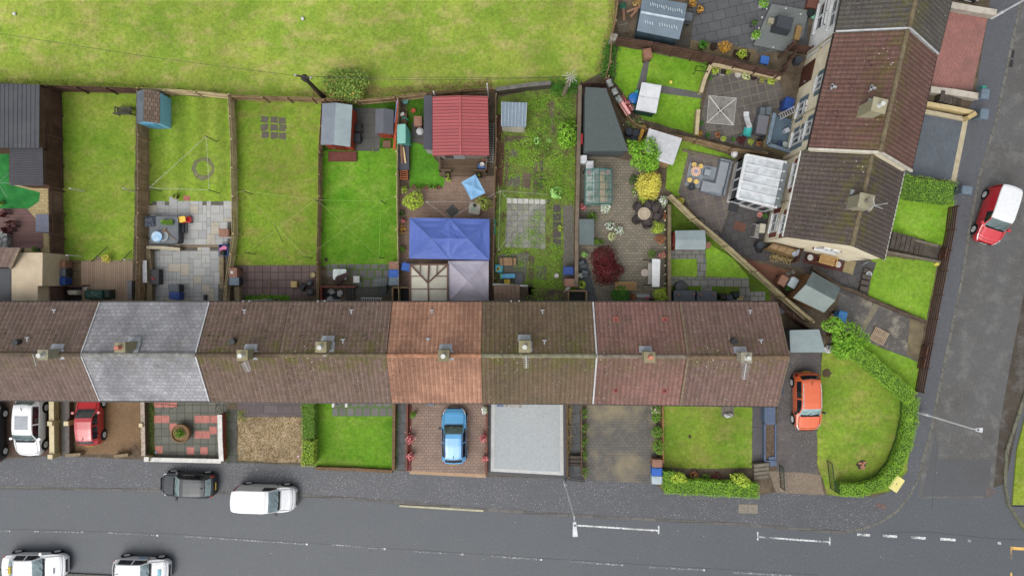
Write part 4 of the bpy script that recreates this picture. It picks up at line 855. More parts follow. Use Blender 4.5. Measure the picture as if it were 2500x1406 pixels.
def boxthing(name, px, py, dx, dy, h, mat, label, cat, rz=0, lid=None, legs=0, z=0, group=None, taper=1.0, lidh=.06, lidm=None):
    p = P(px, py, h+GZ+z); t = thing(name, label, cat, (p.x, p.y, GZ+z), radians(rz), group); w_, d_ = dx*S, dy*S
    if legs:
        MB().box((0, 0, h-.05), (w_, d_, .05)).build('top', mat, t)
        for i in (-1, 1):
            for j in (-1, 1): MB().box((i*(w_/2-.04), j*(d_/2-.04), 0), (.05, .05, h-.05)).build('leg', lidm or mat, t)
    else:
        MB().box((0, 0, 0), (w_*.96, d_*.96, h-lidh), 0, taper).build('body', mat, t)
        l = MB().box((0, 0, h-lidh), (w_*taper, d_*taper, lidh), 0, .95); l.build('lid', lidm or mat, t)
    return t
def chair(px, py, rz, label, m, sz=.5, group=None, seatz=.44, arms=True, fm=None, name='garden_chair', cushion=None):
    p = P(px, py, .6); t = thing(name, label, 'chair', (p.x, p.y, GZ), radians(rz), group); h = sz/2; fm = fm or m
    MB().box((0, 0, seatz-.06), (sz, sz, .08)).build('seat', m, t)
    MB().box((0, -h+.03, seatz), (sz, .06, .46), 0, .96).build('backrest', m, t)
    for i in (-1, 1):
        for j in (-1, 1): MB().box((i*(h-.03), j*(h-.03), 0), (.045, .045, seatz-.05)).build('leg', fm, t)
        if arms: MB().bar((i*(h-.01), -h, seatz+.2), (i*(h-.01), h-.05, seatz+.18), .06, .05).build('armrest', fm, t)
    return t
def rbox(m, c, d, rz=0, r=.08, n=4): # rounded-corner plan box
    w_, l_ = d[0]/2-r, d[1]/2-r; pts = []
    for (sx, sy, a0) in ((1, 1, 0), (-1, 1, pi/2), (-1, -1, pi), (1, -1, 1.5*pi)):
        for i in range(n+1):
            a = a0+pi/2*i/n; x, y = sx*w_+r*cos(a), sy*l_+r*sin(a); pts.append((c[0]+x*cos(rz)-y*sin(rz), c[1]+x*sin(rz)+y*cos(rz)))
    return m.prism(pts, c[2], c[2]+d[2])
def parasol_roof(pts, peak, z, zp, mat, pole_m, label, name='gazebo', cat='gazebo', faces=None, valance=.22, trim=None):
    """fabric roof from corner pixels and peaks"""
    pl = [P(x, y, z+GZ) for x, y in pts]; pk = [P(x, y, zp+GZ) for x, y in peak]; c = sum(pl, Vector())/len(pl)
    t = thing(name, label, cat, (c.x, c.y, GZ), 0); m = MB(); v = pl+pk
    for f in faces: # subdivided and sagging a little
        a = [v[i] for i in f]
        if len(a) == 3:
            n = 6; g = {}
            for i in range(n+1):
                for j in range(n+1-i):
                    u, w2 = i/n, j/n; p = a[0]*(1-u-w2)+a[1]*u+a[2]*w2; s = 27*u*w2*(1-u-w2); g[i, j] = len(m.v); m.v.append((p.x, p.y, p.z-.09*s+.012*sin(p.x*9+p.y*4)*min(1, s*2)))
            for i in range(n):
                for j in range(n-i):
                    m.f.append((g[i, j], g[i+1, j], g[i, j+1])); m.uv.append(None)
                    if j < n-i-1: m.f.append((g[i+1, j], g[i+1, j+1], g[i, j+1])); m.uv.append(None)
        else: m.quad(*a)
    for a, b in zip(pl, pl[1:]+pl[:1]): m.quad(a, b, b-Vector((0, 0, valance)), a-Vector((0, 0, valance)))
    m.build('canopy', mat, t, world=True)
    if trim:
        tr = MB()
        for f in trim: tr.tube(v[f[0]]+Vector((0, 0, .015)), v[f[1]]+Vector((0, 0, .015)), .022, n=5)
        tr.build('seams', mat, t, world=True)
    return t, pl, c
def legs(t, pl, c, z, m, r=.03, idx=None):
    for i, p in enumerate(pl):
        if idx and i not in idx: continue
        q = lerp(p, c, .04); MB().tube((q.x, q.y, 0), (q.x, q.y, z+GZ-.03), r).build('leg', m, t, world=True)

def bench(px, py, rz, wd, label, mt, slats=5, back=True, d=.5):
    p = P(px, py, .45); t = thing('garden_bench', label, 'bench', (p.x, p.y, GZ), radians(rz)); m = MB()
    for i in range(slats): m.box((0, -d/2+.05+i*(d-.08)/(slats-1), .42), (wd-.1, (d/slats)*.82, .03))
    m.build('seat', mt, t); k = MB(); k.bar((-wd/2, -d/2-.03, .85), (wd/2, -d/2-.03, .85), .06, .08).bar((-wd/2, -d/2-.02, .58), (wd/2, -d/2-.02, .58), .03, .16)
    for i in range(12): k.box((-wd/2+.06+i*(wd-.12)/11, -d/2-.02, .5), (.035, .02, .34))
    k.build('backrest', mt, t)
    for s in (-1, 1):
        MB().box((s*(wd/2-.03), 0, .62), (.08, d+.06, .05)).build('armrest', mt, t)
        for j in (-1, 1): MB().box((s*(wd/2-.03), j*(d/2-.03), 0), (.06, .06, .62)).build('leg', mt, t)
    return t
# ================================================================ back gardens, west to east
fbrown = wood('fence_dark_brown', (98, 73, 63), (65, 47, 40)); fgrey = wood('fence_weathered', (198, 180, 145), (149, 131, 100)); fmid = wood('fence_brown_grey', (154, 131, 100), (107, 88, 65)); fpale = wood('fence_silver', (182, 170, 135), (138, 126, 98))
fence([(0, 203), (112, 209), (330, 215)], 1.5, fbrown, 'dark brown rear fence behind the two westernmost gardens', bw=.14, side=-1)
fence([(332, 215), (400, 218), (475, 222), (558, 231)], 1.35, fgrey, 'weathered grey rear fence behind the blue shed', bw=.16, side=-1)
fence([(558, 232), (640, 235), (760, 238), (790, 241), (870, 244), (960, 236)], 1.35, fmid, 'brown rear fence between the round bush and the lawns', bw=.12, gap=.03, side=-1)
fence([(962, 235), (1040, 226), (1205, 213)], 1.4, fmid, 'rear fence behind the red roofed summerhouse', bw=.1, gap=.02, side=-1)
fence([(112, 209), (115, 330), (118, 460), (121, 640), (124, 738)], 1.65, fbrown, 'tall dark brown fence with narrow gaps beside the dark garden buildings', bw=.1, gap=.035, side=1)
fence([(333, 215), (336, 330), (336, 460), (333, 640), (331, 738)], 1.55, fmid, 'picket fence between the yellowing lawn and the pale stone patio', bw=.1, gap=.03, side=1)
fence([(556, 230), (562, 340), (565, 480), (566, 570), (560, 620), (548, 700), (545, 738)], 1.15, fgrey, 'leaning close-boarded fence right of the pale stone patio', bw=.1, gap=.02, side=1)
fence([(785, 245), (777, 372), (776, 480), (772, 640), (774, 738)], 1.1, fmid, 'low fence left of the bright green lawn', bw=.1, gap=.02, side=1)
fence([(972, 240), (970, 370), (969, 480), (972, 640), (974, 738)], 1.0, fgrey, 'low fence between the bright green lawn and the blue gazebo', bw=.1, gap=.02, side=-1)
fence([(1209, 230), (1210, 340), (1206, 480), (1203, 620), (1203, 738)], 1.2, fmid, 'fence between the gazebos and the overgrown garden', bw=.1, gap=.02, side=1)
wall([(1416, 208), (1412, 380), (1408, 560), (1407, 700)], 1.0, .2, simple('red_brown_wall', (118, 78, 62), (92, 62, 50), 2), 'long reddish brown garden wall beside the overgrown garden', simple('wall_cap_brown', (126, 112, 94), (104, 90, 76), 2))
wall([(1210, 219), (1290, 208), (1345, 203)], 1.1, .22, simple('dark_stone_wall', (98, 92, 82), (72, 68, 58), 3, .3, .95, .2), 'dark stone wall at the end of the overgrown garden', simple('stone_cap', (118, 116, 108), (92, 90, 84), 3))
# garden with the dark buildings
char = simple('charcoal_sheet', (82, 84, 88), (72, 74, 80), 1, .06, .55)
fshed([(-140, 200), (96, 207), (95, 361), (-140, 361)], 2.5, char, fbrown, 'big flat charcoal garden room in the top left corner garden', 'garden_room', 'outbuilding', ribs=((0, 1), (3, 2), 22), ribm=char)
fshed([(24, 362), (104, 361), (106, 452), (25, 452)], 2.2, simple('black_sheet', (66, 66, 72), (56, 56, 62), 1, .1, .5), fbrown, 'black ribbed shed roof below the charcoal garden room', ribs=((0, 3), (1, 2), 16), ribm=simple('black_rib', (84, 84, 90), rough=.5))
ext = thing('house_extension', 'beige flat roofed extension with a small brown tiled roof on the end house', 'extension', P(50, 680, 0)); z = 2.9
MB().prism(poly([(28, 656), (48, 617), (104, 617), (103, 698), (92, 698), (92, 742), (28, 742)], z), 0, z).build('flat_roof', simple('beige_felt', (206, 190, 162), (190, 172, 146), .7, .08, .8), ext, world=True)
MB().prism(poly([(-120, 655), (27, 655), (27, 742), (-120, 742)], z), 0, z+.02).build('flat_roof', simple('charcoal_felt', (78, 80, 84), (68, 70, 74), 1), ext, world=True)
m = MB(); slope(m, P(-90, 652, 3.0), P(28, 652, 3.0), P(-90, 604, 3.7), P(50, 604, 3.7), .33, .03, .03, .08); m.build('tiled_roof', TL[0], ext, world=True); bars([P(27, 655, 3.05), P(49, 605, 3.75)], .14).build('verge', simple('verge_mortar', (0, 0, 0)), ext, world=True)
MB().quad(P(-90, 604, 3.7), P(50, 604, 3.7), P(50, 604, 0), P(-90, 604, 0)).build('wall', rend, ext, world=True)
boxthing('storage_box', 103, 545, 33, 44, 1.15, simple('blue_grey_lid', (112, 116, 134), rough=.5), 'blue grey topped storage box beside the red decking', 'box')
bush(86, 609, 7, .8, 'green', 'small round shrub in a pot beside the beige extension roof', 'potted plant', pot=(.16, .3, (90, 110, 80)), sz=.08)
boxthing('bench', 6, 585, 22, 40, .45, simple('patterned_cushion', (70, 72, 74), (196, 196, 196), 6, .1), 'black and white patterned seat on the red decking', 'bench')
for x, y, r_ in ((8, 520, 40), (20, 560, -60), (28, 548, 200)): chair(x, y, r_, {520: 'maroon chair at the left photo edge on the red decking', 560: 'brown slim chair on the red decking beside the patterned seat', 548: 'brown slim chair on the red decking nearest the storage box'}[y], simple('maroon_wood', (92, 48, 46)), .45, 'chairs on the red decking')
m = MB(); m.tube(P(2, 476, .5), P(2, 476, .5)+Vector((0, 0, 1.9)), .03)
for a in range(6):
    q = P(-6, 446, 2.3); m.tube(q, q+Vector((cos(a)*1.0, sin(a)*1.0, -.5)), .012, n=4)
single('rotary_dryer', 'grey folded rotary dryer over the artificial lawn at the left edge', 'dryer', m, alum)
spiky(4, 496, 9, .5, 'green', 'spiky plant on the edge of the artificial lawn')
# yellowing lawn garden
bench(305, 272, 0, 1.15, 'dark slatted bench against the picket fence on the yellowing lawn', wood('bench_dark', (74, 72, 68), (58, 56, 52)))
for i, (x, y) in enumerate(((170, 460), (300, 460), (163, 623), (302, 633))): cpole((x, y), 1.7, ['white clothes pole on the left of the yellowing lawn, upper one', 'white clothes pole against the picket fence, middle of the lawn', 'white clothes pole at the lower left of the yellowing lawn', 'white clothes pole beside the taupe deck steps'][i], 'white', r=.035)
for a, b, l in (((223, 638), (262, 603), 'left black handrail pole slanting over the yellowing lawn'), ((297, 636), (322, 611), 'right black handrail pole beside the picket fence')):
    single('handrail', l, 'handrail', MB().tube(P(*a, .3), P(*b, 1.1), .03).tube(P(*a, .1), P(*a, .35), .03), simple('pole_black', (44, 42, 40)), 'black poles by the deck')
bush(260, 630, 11, .8, 'yellow', 'small yellow shrub at the edge of the taupe deck', 'shrub', sz=.1, n=260)
wbin(146, 645, 'brown', 270, 'brown bin at the top of the trio by the dark brown fence'); wbin(147, 665, 'black', 270, 'black bin with grey lid between the brown and blue ones by the dark fence', 'grey'); wbin(146, 686, 'navy', 270, 'deep blue bin at the bottom of the trio by the dark brown fence')
wbin(112, 652, 'grey', 90, 'grey bin seen behind the gaps of the dark brown fence'); wbin(113, 690, 'navy', 90, 'blue bin seen behind the gaps of the dark brown fence')
def tarp(px, py, dx, dy, h, c, label, rz=0, seg=9):
    p = P(px, py, h); t = MB(); w_, d_ = dx*S/2, dy*S/2; g = {}
    for i in range(seg+1):
        for j in range(seg+1):
            u, v = i/seg*2-1, j/seg*2-1; e = max(abs(u), abs(v)); z = h*(1-max(0, (e-.72)/.28)**1.5)+.05*sin(i*2.1+j)*R.random()+.04*R.random()
            a, b = u*w_*(1+.04*R.random()), v*d_*(1+.05*R.random()); g[i, j] = len(t.v); t.v.append((p.x+a*cos(rz)-b*sin(rz), p.y+a*sin(rz)+b*cos(rz), max(.02, z)+GZ))
    for i in range(seg):
        for j in range(seg): t.f.append((g[i, j], g[i+1, j], g[i+1, j+1], g[i, j+1])); t.uv.append(None)
    return single('covered_furniture', label, 'cover', t, simple('tarp_%d_%d_%d' % c, c, rough=.4, var=.12), None)
tarp(228, 719, 52, 24, .9, (46, 86, 76), 'dark green tarpaulin over furniture on the taupe deck'); tarp(262, 718, 16, 22, .7, (60, 70, 64), 'dark green cover slumped at the end of the tarpaulin'); tarp(178, 714, 28, 13, .5, (214, 208, 190), 'folded cream parasol lying beside the dark boards')
single('bucket', 'white round bucket beside the green tarpaulin', 'bucket', MB().lathe(tuple(P(209, 702, .3)), [(.14, -.2), (.18, .12), (.15, .12), (.13, .02)], 14), simple('bucket_white', (220, 218, 212)))
boxthing('utility_box', 316, 708, 11, 46, 1.0, simple('utility_grey', (112, 112, 114), rough=.5), 'tall narrow grey box at the bottom of the picket fence', 'box')
fence([(166, 700), (202, 700)], .7, fbrown, 'short dark fence behind the bins at the deck', bw=.1)
# striped lawn and pale patio
gshed([(334, 224), (390, 225), (390, 302), (333, 301)], 1.65, 2.25, paint('blue_shed_wall', (132, 200, 234), .6, .1), simple('felt_grey', (104, 116, 124), (90, 100, 108), 2), 'sky blue shed with half brown half grey roof by the rear fence', 'cd', .03, rm2=slab('shed_brown_tile', (140, 120, 104), (116, 98, 84), (84, 70, 60), .2, .3, 0, .5, .02, .2), dm=paint('blue_shed_door', (96, 168, 206), .6, .1))
PO = (((503, 333), 'dark clothes pole at the top of the striped lawn'), ((510, 464), 'dark clothes pole beside the pale patio on the striped lawn'), ((364, 459), 'dark clothes pole against the picket fence on the striped lawn'))
for p, l in PO: cpole(p, 1.7, l)
cline([((503, 333), (364, 459)), ((364, 459), (510, 464)), ((503, 333), (510, 464))], 'white washing line with pegs in a triangle over the striped lawn', pegs=9, c=(232, 236, 226))
t = thing('hot_tub', 'square grey covered hot tub on the pale patio', 'hot tub', P(402, 562, .9).to_2d().to_3d()+Vector((0, 0, GZ))); rbox(MB(), (0, 0, 0), (1.95, 1.85, .78), 0, .2).build('shell', simple('tub_dark', (70, 74, 78), rough=.4), t); rbox(MB(), (0, 0, .79), (2.0, 1.9, .1), 0, .22).build('cover', simple('tub_cover', (112, 118, 122), (98, 104, 110), 2, rough=.45), t)
zt = .99+.005
def onp(px, py, z): return P(px, py, z)
m = MB(); m.tube(P(398, 540, zt+.03), P(421, 548, zt+.05), .02)
for i in range(420): m.leafq(P(409, 543, zt+.1)+Vector((R.uniform(-.4, .4), R.uniform(-.17, .17), R.uniform(0, .2))), Vector((R.gauss(0, .5), R.gauss(0, .5), 1)).normalized(), .1)
single('cut_branches', 'heap of green cut branches on the hot tub cover', 'branches', m, LV['green'])
single('bucket', 'white and blue round tub lid on the hot tub cover', 'tub', MB().lathe(tuple(P(383, 578, zt+.3)), [(.3, -.3), (.36, 0), (.37, .04), (.33, .04), (.3, .02)], 20), simple('tub_white_blue', (206, 226, 240), (120, 180, 226), 3))
single('round_tray', 'grey round tray leaning beside the white tub lid', 'tray', MB().lathe(tuple(P(399, 577, zt+.02)), [(.36, 0), (.38, .06), (.34, .06), (.1, .04)], 20), simple('tray_grey', (164, 174, 178)))
single('broom', 'wooden handled broom lying on the hot tub cover', 'broom', MB().bar(P(402, 562, zt+.06), P(431, 588, zt+.06), .03).bar(P(397, 567, zt+.06), P(406, 558, zt+.06), .08, .1), wood('broom_wood', (150, 110, 74)))
tarp(383, 544, 24, 24, .1, (76, 82, 96), 'crumpled dark cloth on the hot tub cover').location.z += .92
steps((447, 556), (460, 556), 26, 2, simple('step_plastic_grey', (104, 108, 112)), 'grey plastic steps beside the hot tub', .45, .15)
t = thing('toy_car', 'red and yellow ride-on toy car by the hot tub', 'toy car', P(456, 537, .3).to_2d().to_3d()+Vector((0, 0, GZ)), radians(10)); rbox(MB(), (0, 0, .08), (.7, .44, .28), 0, .12).build('body', paint('toy_red', (206, 36, 48)), t); rbox(MB(), (-.08, 0, .72), (.5, .42, .06), 0, .1).build('roof', paint('toy_yellow', (244, 196, 40)), t)
for i in (-1, 1):
    MB().tube((-.26, i*.18, .3), (-.26, i*.18, .74), .03).tube((.12, i*.18, .3), (.1, i*.18, .74), .03).build('roof_pillar', paint('toy_yellow', (0, 0, 0)), t)
    for j in (-1, 1): MB().tube((j*.24, i*.2, .09), (j*.24, i*.26, .09), .09, n=12).build('wheel', simple('toy_black', (40, 40, 40)), t)
bush(364, 538, 7, .8, 'green', 'dark green potted shrub left of the hot tub', 'potted plant', pot=(.16, .35, (50, 90, 84)), sz=.08, n=80)
spiky(430, 481, 8, .5, 'olive', 'small plant in a dark square pot at the lawn edge', (.18, .35, (48, 46, 46)))
ground('paving_slab', [(448, 478), (464, 478), (464, 490), (448, 490)], simple('pink_tile', (186, 112, 100)), 2.8)
wbin(546, 568, 'brown', 90, 'brown bin on the pale patio against the leaning fence'); 
t = thing('toy_box', 'blue crate full of pink toys on the pale patio', 'crate', P(546, 611, .5).to_2d().to_3d()+Vector((0, 0, GZ))); m = MB()
for a, b in (((-.32, -.4), (.32, -.4)), ((.32, -.4), (.32, .4)), ((.32, .4), (-.32, .4)), ((-.32, .4), (-.32, -.4))): m.bar((*a, .22), (*b, .22), .03, .44)
m.box((0, 0, 0), (.62, .78, .03)); m.build('crate', simple('crate_blue', (76, 110, 170)), t)
m = MB(); [rbox(m, (R.uniform(-.18, .18), R.uniform(-.2, .3), .1+.05*i), (.25, .22, .25), R.random()*3, .08) for i in range(5)]; m.build('toys', simple('toy_pink', (226, 150, 186), (190, 90, 140), 4), t)
single('toy', 'black toy lying on the pink toys in the crate', 'toy', rbox(MB(), tuple(P(544, 618, .55)), (.3, .2, .12), .4, .06), simple('toy_black', (0, 0, 0)))
boxthing('storage_box', 377, 676, 22, 37, .62, simple('black_plastic', (58, 60, 66), rough=.45), 'black storage box on the lower pale patio', 'storage box')
single('garden_tool', 'red handled tool left on the black storage box', 'tool', MB().bar(P(371, 684, .75), P(380, 677, .75), .05).bar(P(369, 676, .75), P(374, 681, .75), .05), simple('tool_red', (196, 70, 80)))
wbin(424, 703, 'black', 270, 'black bin with grey lid on the lower pale patio', 'grey'); wbin(425, 722, 'navy', 265, 'deep blue bin at the house wall on the lower pale patio')
low = simple('low_wall_stone', (150, 136, 108), (124, 110, 86), 2, .25, .9)
wall([(358, 604), (402, 605), (440, 609)], .55, .16, low, 'low stone wall dividing the two pale patio levels', simple('cap_cream', (196, 186, 160), (176, 164, 138), 2)); wall([(362, 610), (366, 670), (365, 738)], .5, .3, low, 'low stone retaining wall along the picket fence', simple('cap_stone', (140, 126, 98), (116, 102, 78), 2))
single('board', 'white board leaning on the picket fence', 'board', MB().bar(P(353, 636, 1.0), P(354, 690, 1.0), .3, .05), simple('board_white', (214, 216, 220)))
single('board', 'brown board leaning beside the low retaining wall', 'board', MB().bar(P(349, 692, .8), P(357, 730, .3), .2, .04), fmid)
wall([(540, 610), (541, 705)], .4, .3, low, 'low wall under the leaning fence at the patio edge', None); wall([(578, 700), (580, 738)], .6, .28, low, 'stub of stone wall at the mauve patio', simple('cap_stone', (0, 0, 0)))
single('doormat', 'dark post stub on the patio by the slate house', 'post', MB().box(tuple(P(506, 726, 0)), (.14, .4, .5)), simple('black_plastic', (0, 0, 0)))
# lawn with stones and clothes poles
wbin(569, 666, 'brown', 180, 'brown bin with a white sticker by the mauve patio'); p = P(565, 665, 1.2); single('sticker', 'white paper sticker on the brown bin lid', 'sticker', MB().box((p.x, p.y, GZ+1.06), (.16, .2, .004)), simple('paper_white', (236, 236, 236)))
wbin(571, 687, 'black', 270, 'black bin with slate lid by the mauve patio', 'slate')
for p, l in (((592, 466), 'clothes pole at the leaning fence, upper left of the stony lawn'), ((600, 617), 'clothes pole at the lower left of the stony lawn'), ((745, 627), 'clothes pole at the lower right of the stony lawn'), ((769, 488), 'clothes pole at the low fence, upper right of the stony lawn')): cpole(p, 1.7, l)
single('clothes_prop', 'long dark prop holding up the crossed lines on the stony lawn', 'prop', MB().tube(P(671, 549, 1.9), P(690, 590, .12), .02), simple('pole_dark', (0, 0, 0)), 'clothes props')
cline([((592, 466), (745, 627)), ((600, 617), (769, 488)), ((592, 466), (769, 488)), ((576, 470), (592, 467))], 'thin green washing line crossing over the stony lawn', c=(196, 214, 130))
boxthing('cardboard_box', 717, 694, 15, 15, .45, simple('cardboard', (198, 172, 112), (176, 150, 96), 3), 'beige cardboard box on the mauve patio', 'box')
single('plant_pot', 'cream empty round pot by the low fence on the mauve patio', 'pot', MB().lathe(tuple(P(763, 671, .35)), [(.14, -.3), (.19, 0), (.16, 0), (.15, -.08)], 14), potm((206, 186, 140)))
chair(739, 700, 60, 'folding black chair on the mauve patio', simple('chair_black', (46, 48, 50)), .45, arms=False)
for x, y, l in ((757, 691, 'round black kettle barbecue on the mauve patio, upper one'), (759, 714, 'round black kettle barbecue by the house wall')):
    t = thing('barbecue', l, 'barbecue', P(x, y, .8).to_2d().to_3d()+Vector((0, 0, GZ)), 0, 'kettle barbecues'); MB().lathe((0, 0, .5), [(.1, 0), (.25, .12), (.27, .24), (.24, .36), (.12, .44), (.02, .45)], 16).build('kettle', simple('kettle_black', (58, 62, 66), rough=.35), t)
    for k in range(3): MB().tube((cos(k*2.1)*.22, sin(k*2.1)*.22, 0), (cos(k*2.1)*.1, sin(k*2.1)*.1, .55), .015).build('leg', alum, t)
clump('bed_plants', [(600, 722), (704, 722), (704, 740), (600, 740)], 420, .09, 'green', hz=.25)
for x, y, c, l in ((644, 733, (196, 180, 130), 'cream figure pot in the green strip by the house'), (677, 733, (110, 84, 62), 'brown round pot in the green strip by the house')): single('plant_pot', l, 'pot', MB().lathe(tuple(P(x, y, .3)), [(.14, -.25), (.18, 0), (.14, 0), (.13, -.06)], 12), potm(c))
single('rake', 'thin rake handle lying on the mauve patio', 'rake', MB().tube(P(651, 725, .5), P(661, 684, .14), .016), wood('pole_wood', (0, 0, 0)))
# bright green lawn garden
rw = wood('red_stain', (150, 66, 46), (126, 50, 36)); feltg = simple('felt_blue_grey', (132, 140, 150), (118, 126, 136), 1.2, .06, .6); feltp = simple('felt_pale', (164, 178, 180), (150, 164, 168), 1.2, .06, .6)
gshed([(787, 253), (860, 257), (855, 359), (783, 354)], 1.85, 2.25, rw, feltg, 'large red stained shed with pale grey felt roof and small deck', 'cd', .12, rm2=feltp, dm=wood('red_stain_dark', (120, 48, 36)))
t = boxthing('shed_deck', 836, 382, 70, 24, .2, wood('deck_maroon', (104, 62, 54), (84, 48, 42)), 'small maroon deck in front of the large red shed', 'deck')
gshed([(917, 267), (961, 269), (960, 329), (916, 327)], 1.6, 1.95, rw, simple('felt_dark', (104, 106, 114), (94, 96, 104), 1.5, .08, .6), 'small red shed with dark grey felt roof', 'cd', .1, dm=wood('red_stain', (0, 0, 0)))
single('doorstep', 'brown wooden step before the small red shed', 'step', MB().box(tuple(P(945, 353, .1)), (.55, .5, .12)), wood('step_brown', (116, 88, 72)))
boxthing('garden_table', 874, 312, 14, 18, .7, simple('chair_black', (0, 0, 0)), 'small black frame table beside the large red shed', 'table', legs=1)
p = P(872, 338, .6); single('compost_bin', 'black rounded compost bin beside the large red shed', 'bin', rbox(MB(), (p.x, p.y, GZ), (.5, .62, .75), 0, .16), simple('black_plastic', (0, 0, 0)))
cpole((930, 490), 1.7, 'clothes pole at the upper right of the bright green lawn'); cpole((925, 628), 1.7, 'clothes pole at the lower right of the bright green lawn'); cpole((778, 492), 1.7, 'clothes pole by the low fence on the bright green lawn')
cline([((778, 492), (923, 627)), ((930, 490), (748, 630)), ((930, 490), (925, 627)), ((778, 488), (930, 492)), ((930, 490), (970, 479))], 'thin washing line crossing over the bright green lawn', c=(170, 206, 110))
single('boot', 'small black boot on the bright green lawn by the fence', 'boot', rbox(MB(), tuple(P(797, 634, 0.05)), (.14, .28, .2), .3, .05), simple('toy_black', (0, 0, 0)))
t = thing('glass_table', 'pale glass table beside the folded brown parasol', 'table', P(830, 670, .7).to_2d().to_3d()+Vector((0, 0, GZ))); rbox(MB(), (0, 0, .68), (.95, .75, .03), 0, .1).build('top', glass('table_glass', (178, 190, 186), .1), t)
for i in (-1, 1):
    for j in (-1, 1): MB().tube((i*.4, j*.3, 0), (i*.4, j*.3, .68), .02).build('leg', alum, t)
a, b = P(817, 690, .5), P(856, 662, 1.7); m = MB(); m.tube(a, b, .02)
for i in range(8): 
    x = (b-a).normalized(); y = x.cross(Vector((0, 0, 1))).normalized(); z_ = y.cross(x); k = a+(b-a)*.1; q = y*cos(i*.785)*.36+z_*abs(sin(i*.785))*.16; r2 = y*cos((i+1)*.785)*.36+z_*abs(sin((i+1)*.785))*.16; m.quad(k+q, k+r2, b); 
single('parasol', 'folded dark brown parasol leaning by the pale glass table', 'parasol', m, simple('parasol_brown', (72, 50, 50), (56, 38, 38), 5))
boxthing('stool', 870, 682, 15, 16, .45, simple('stool_white', (214, 216, 212)), 'white square stool on the slabs', 'stool', legs=1)
t = thing('garden_bench', 'grey metal lattice bench by the grey bins', 'bench', P(930, 688, .45).to_2d().to_3d()+Vector((0, 0, GZ))); m = MB()
for i in range(9): m.bar((-.42+i*.105, -.2, .44), (-.42+i*.105, .25, .44), .05, .02)
for j in range(4): m.bar((-.46, -.2+j*.15, .443), (.46, -.2+j*.15, .443), .04, .02)
bgm = simple('bench_metal', (122, 128, 132), rough=.4); m.build('seat', bgm, t); MB().bar((-.46, -.25, .75), (.46, -.25, .75), .05, .4).build('backrest', bgm, t)
for i in (-1, 1):
    for j in (-.2, .22): MB().box((i*.42, j, 0), (.04, .04, .43)).build('leg', bgm, t)
chair(935, 706, 160, 'low black chair below the grey lattice bench', simple('chair_dark', (70, 74, 76)), .5, arms=False)
wbin(961, 648, 'brown', 270, 'brown bin at the top of the column by the low fence'); wbin(961, 668, 'blue', 270, 'bright blue bin between brown and grey by the low fence'); wbin(961, 687, 'slate', 270, 'slate grey bin at the bottom of the column by the low fence')
ladder((881, 732), (932, 733), .3, .3, 'silver ladder lying along the house wall', .3, 9)
# sunken back-door steps
t = steps((866, 713), (836, 713), 34, 4, simple('dark_concrete', (72, 70, 68), (60, 58, 56), 2), 'dark concrete steps going down beside rubbish bags', .3, -.02); wall([(782, 700), (868, 700)], .75, .12, simple('red_rail', (122, 60, 46), (100, 48, 38)), 'red brown low wall above the sunken steps', None); wall([(783, 702), (784, 738)], .7, .12, simple('red_rail', (0, 0, 0)), 'short red wall at the low fence by the rubbish', None)
for i, (x, y, c, l) in enumerate(((797, 716, (44, 46, 50), 'black rubbish bag in the corner by the red wall'), (811, 712, (206, 206, 204), 'white plastic bag among the rubbish, upper one'), (820, 726, (56, 58, 62), 'black rubbish bag nearest the dark steps'), (806, 730, (222, 222, 220), 'white plastic bag against the house wall'), (830, 716, (228, 228, 226), 'white small bag on the dark steps'))):
    m = MB(); m.cloud(tuple(P(x, y, .25)), (.26, .24, .25), 90, .24, 3, .3, -.6); single('rubbish_bag', l, 'bag', m, simple('bag_%d' % c[0], c, rough=.3), 'rubbish bags by the sunken steps')
for q, l in ((((958, 702), (1000, 702), (1000, 742), (958, 742)), 'sunken yard left of the beige gazebo'), (((1388, 710), (1432, 710), (1432, 742), (1388, 742)), 'sunken yard at the end of the long brown wall')):
    pl = [P(*k, .75+GZ) for k in q]; t = thing('yard_wall', l+' behind brown timber walls', 'wall', ((pl[0]+pl[2])/2).to_2d().to_3d()); m = MB()
    for a, b in zip(pl[:1]+pl[1:2]+pl[3:]+pl[2:3], [pl[1], pl[2], pl[0], pl[3]]): m.bar((a.x, a.y, .4), (b.x, b.y, .4), .1, .85)
    m.build('wall', fmid, t, world=True); MB().prism([(k.x, k.y) for k in pl], .0, .16).build('floor', slab('black_paving', (58, 58, 58), (50, 50, 50), (36, 36, 36), .3, .3), t, world=True)
# ---- gazebo garden
redm = slab('red_sheet', (184, 94, 96), (172, 86, 88), (124, 56, 58), 9, .22, 0, .5, .03, .05, dirt=.15, rough=.5); fasc = simple('fascia_red', (184, 94, 96), rough=.5)  # dark lines painted into the sheet stand for shade in the grooves
hs_ = gshed([(1056, 238), (1191, 237), (1194, 381), (1056, 381)], 2.4, 2.62, simple('summer_wall', (150, 144, 134)), redm, 'summerhouse with the ribbed red metal roof', None, .25, name='summerhouse', cat='summerhouse', trim=fasc, ribs=.22)
q = P(1109, 384, 1.1); dr = MB().bar((q.x-.75, q.y+.02, 1.1+GZ), (q.x+.75, q.y+.02, 1.1+GZ), .05, 2.0).build('door', simple('door_upvc', (176, 180, 184), rough=.4), hs_, world=True)
MB().bar((q.x-.65, q.y-.02, 1.3+GZ), (q.x-.05, q.y-.02, 1.3+GZ), .03, 1.3).build('door_pane', glass('window_glass'), dr, world=True)
fshed([(1035, 233), (1055, 233), (1055, 366), (1034, 364)], 2.2, simple('felt_charcoal', (78, 80, 88), (68, 70, 78), 1.5), simple('lean_wall', (188, 186, 180)), 'charcoal felted lean-to along the red summerhouse', 'lean_to')
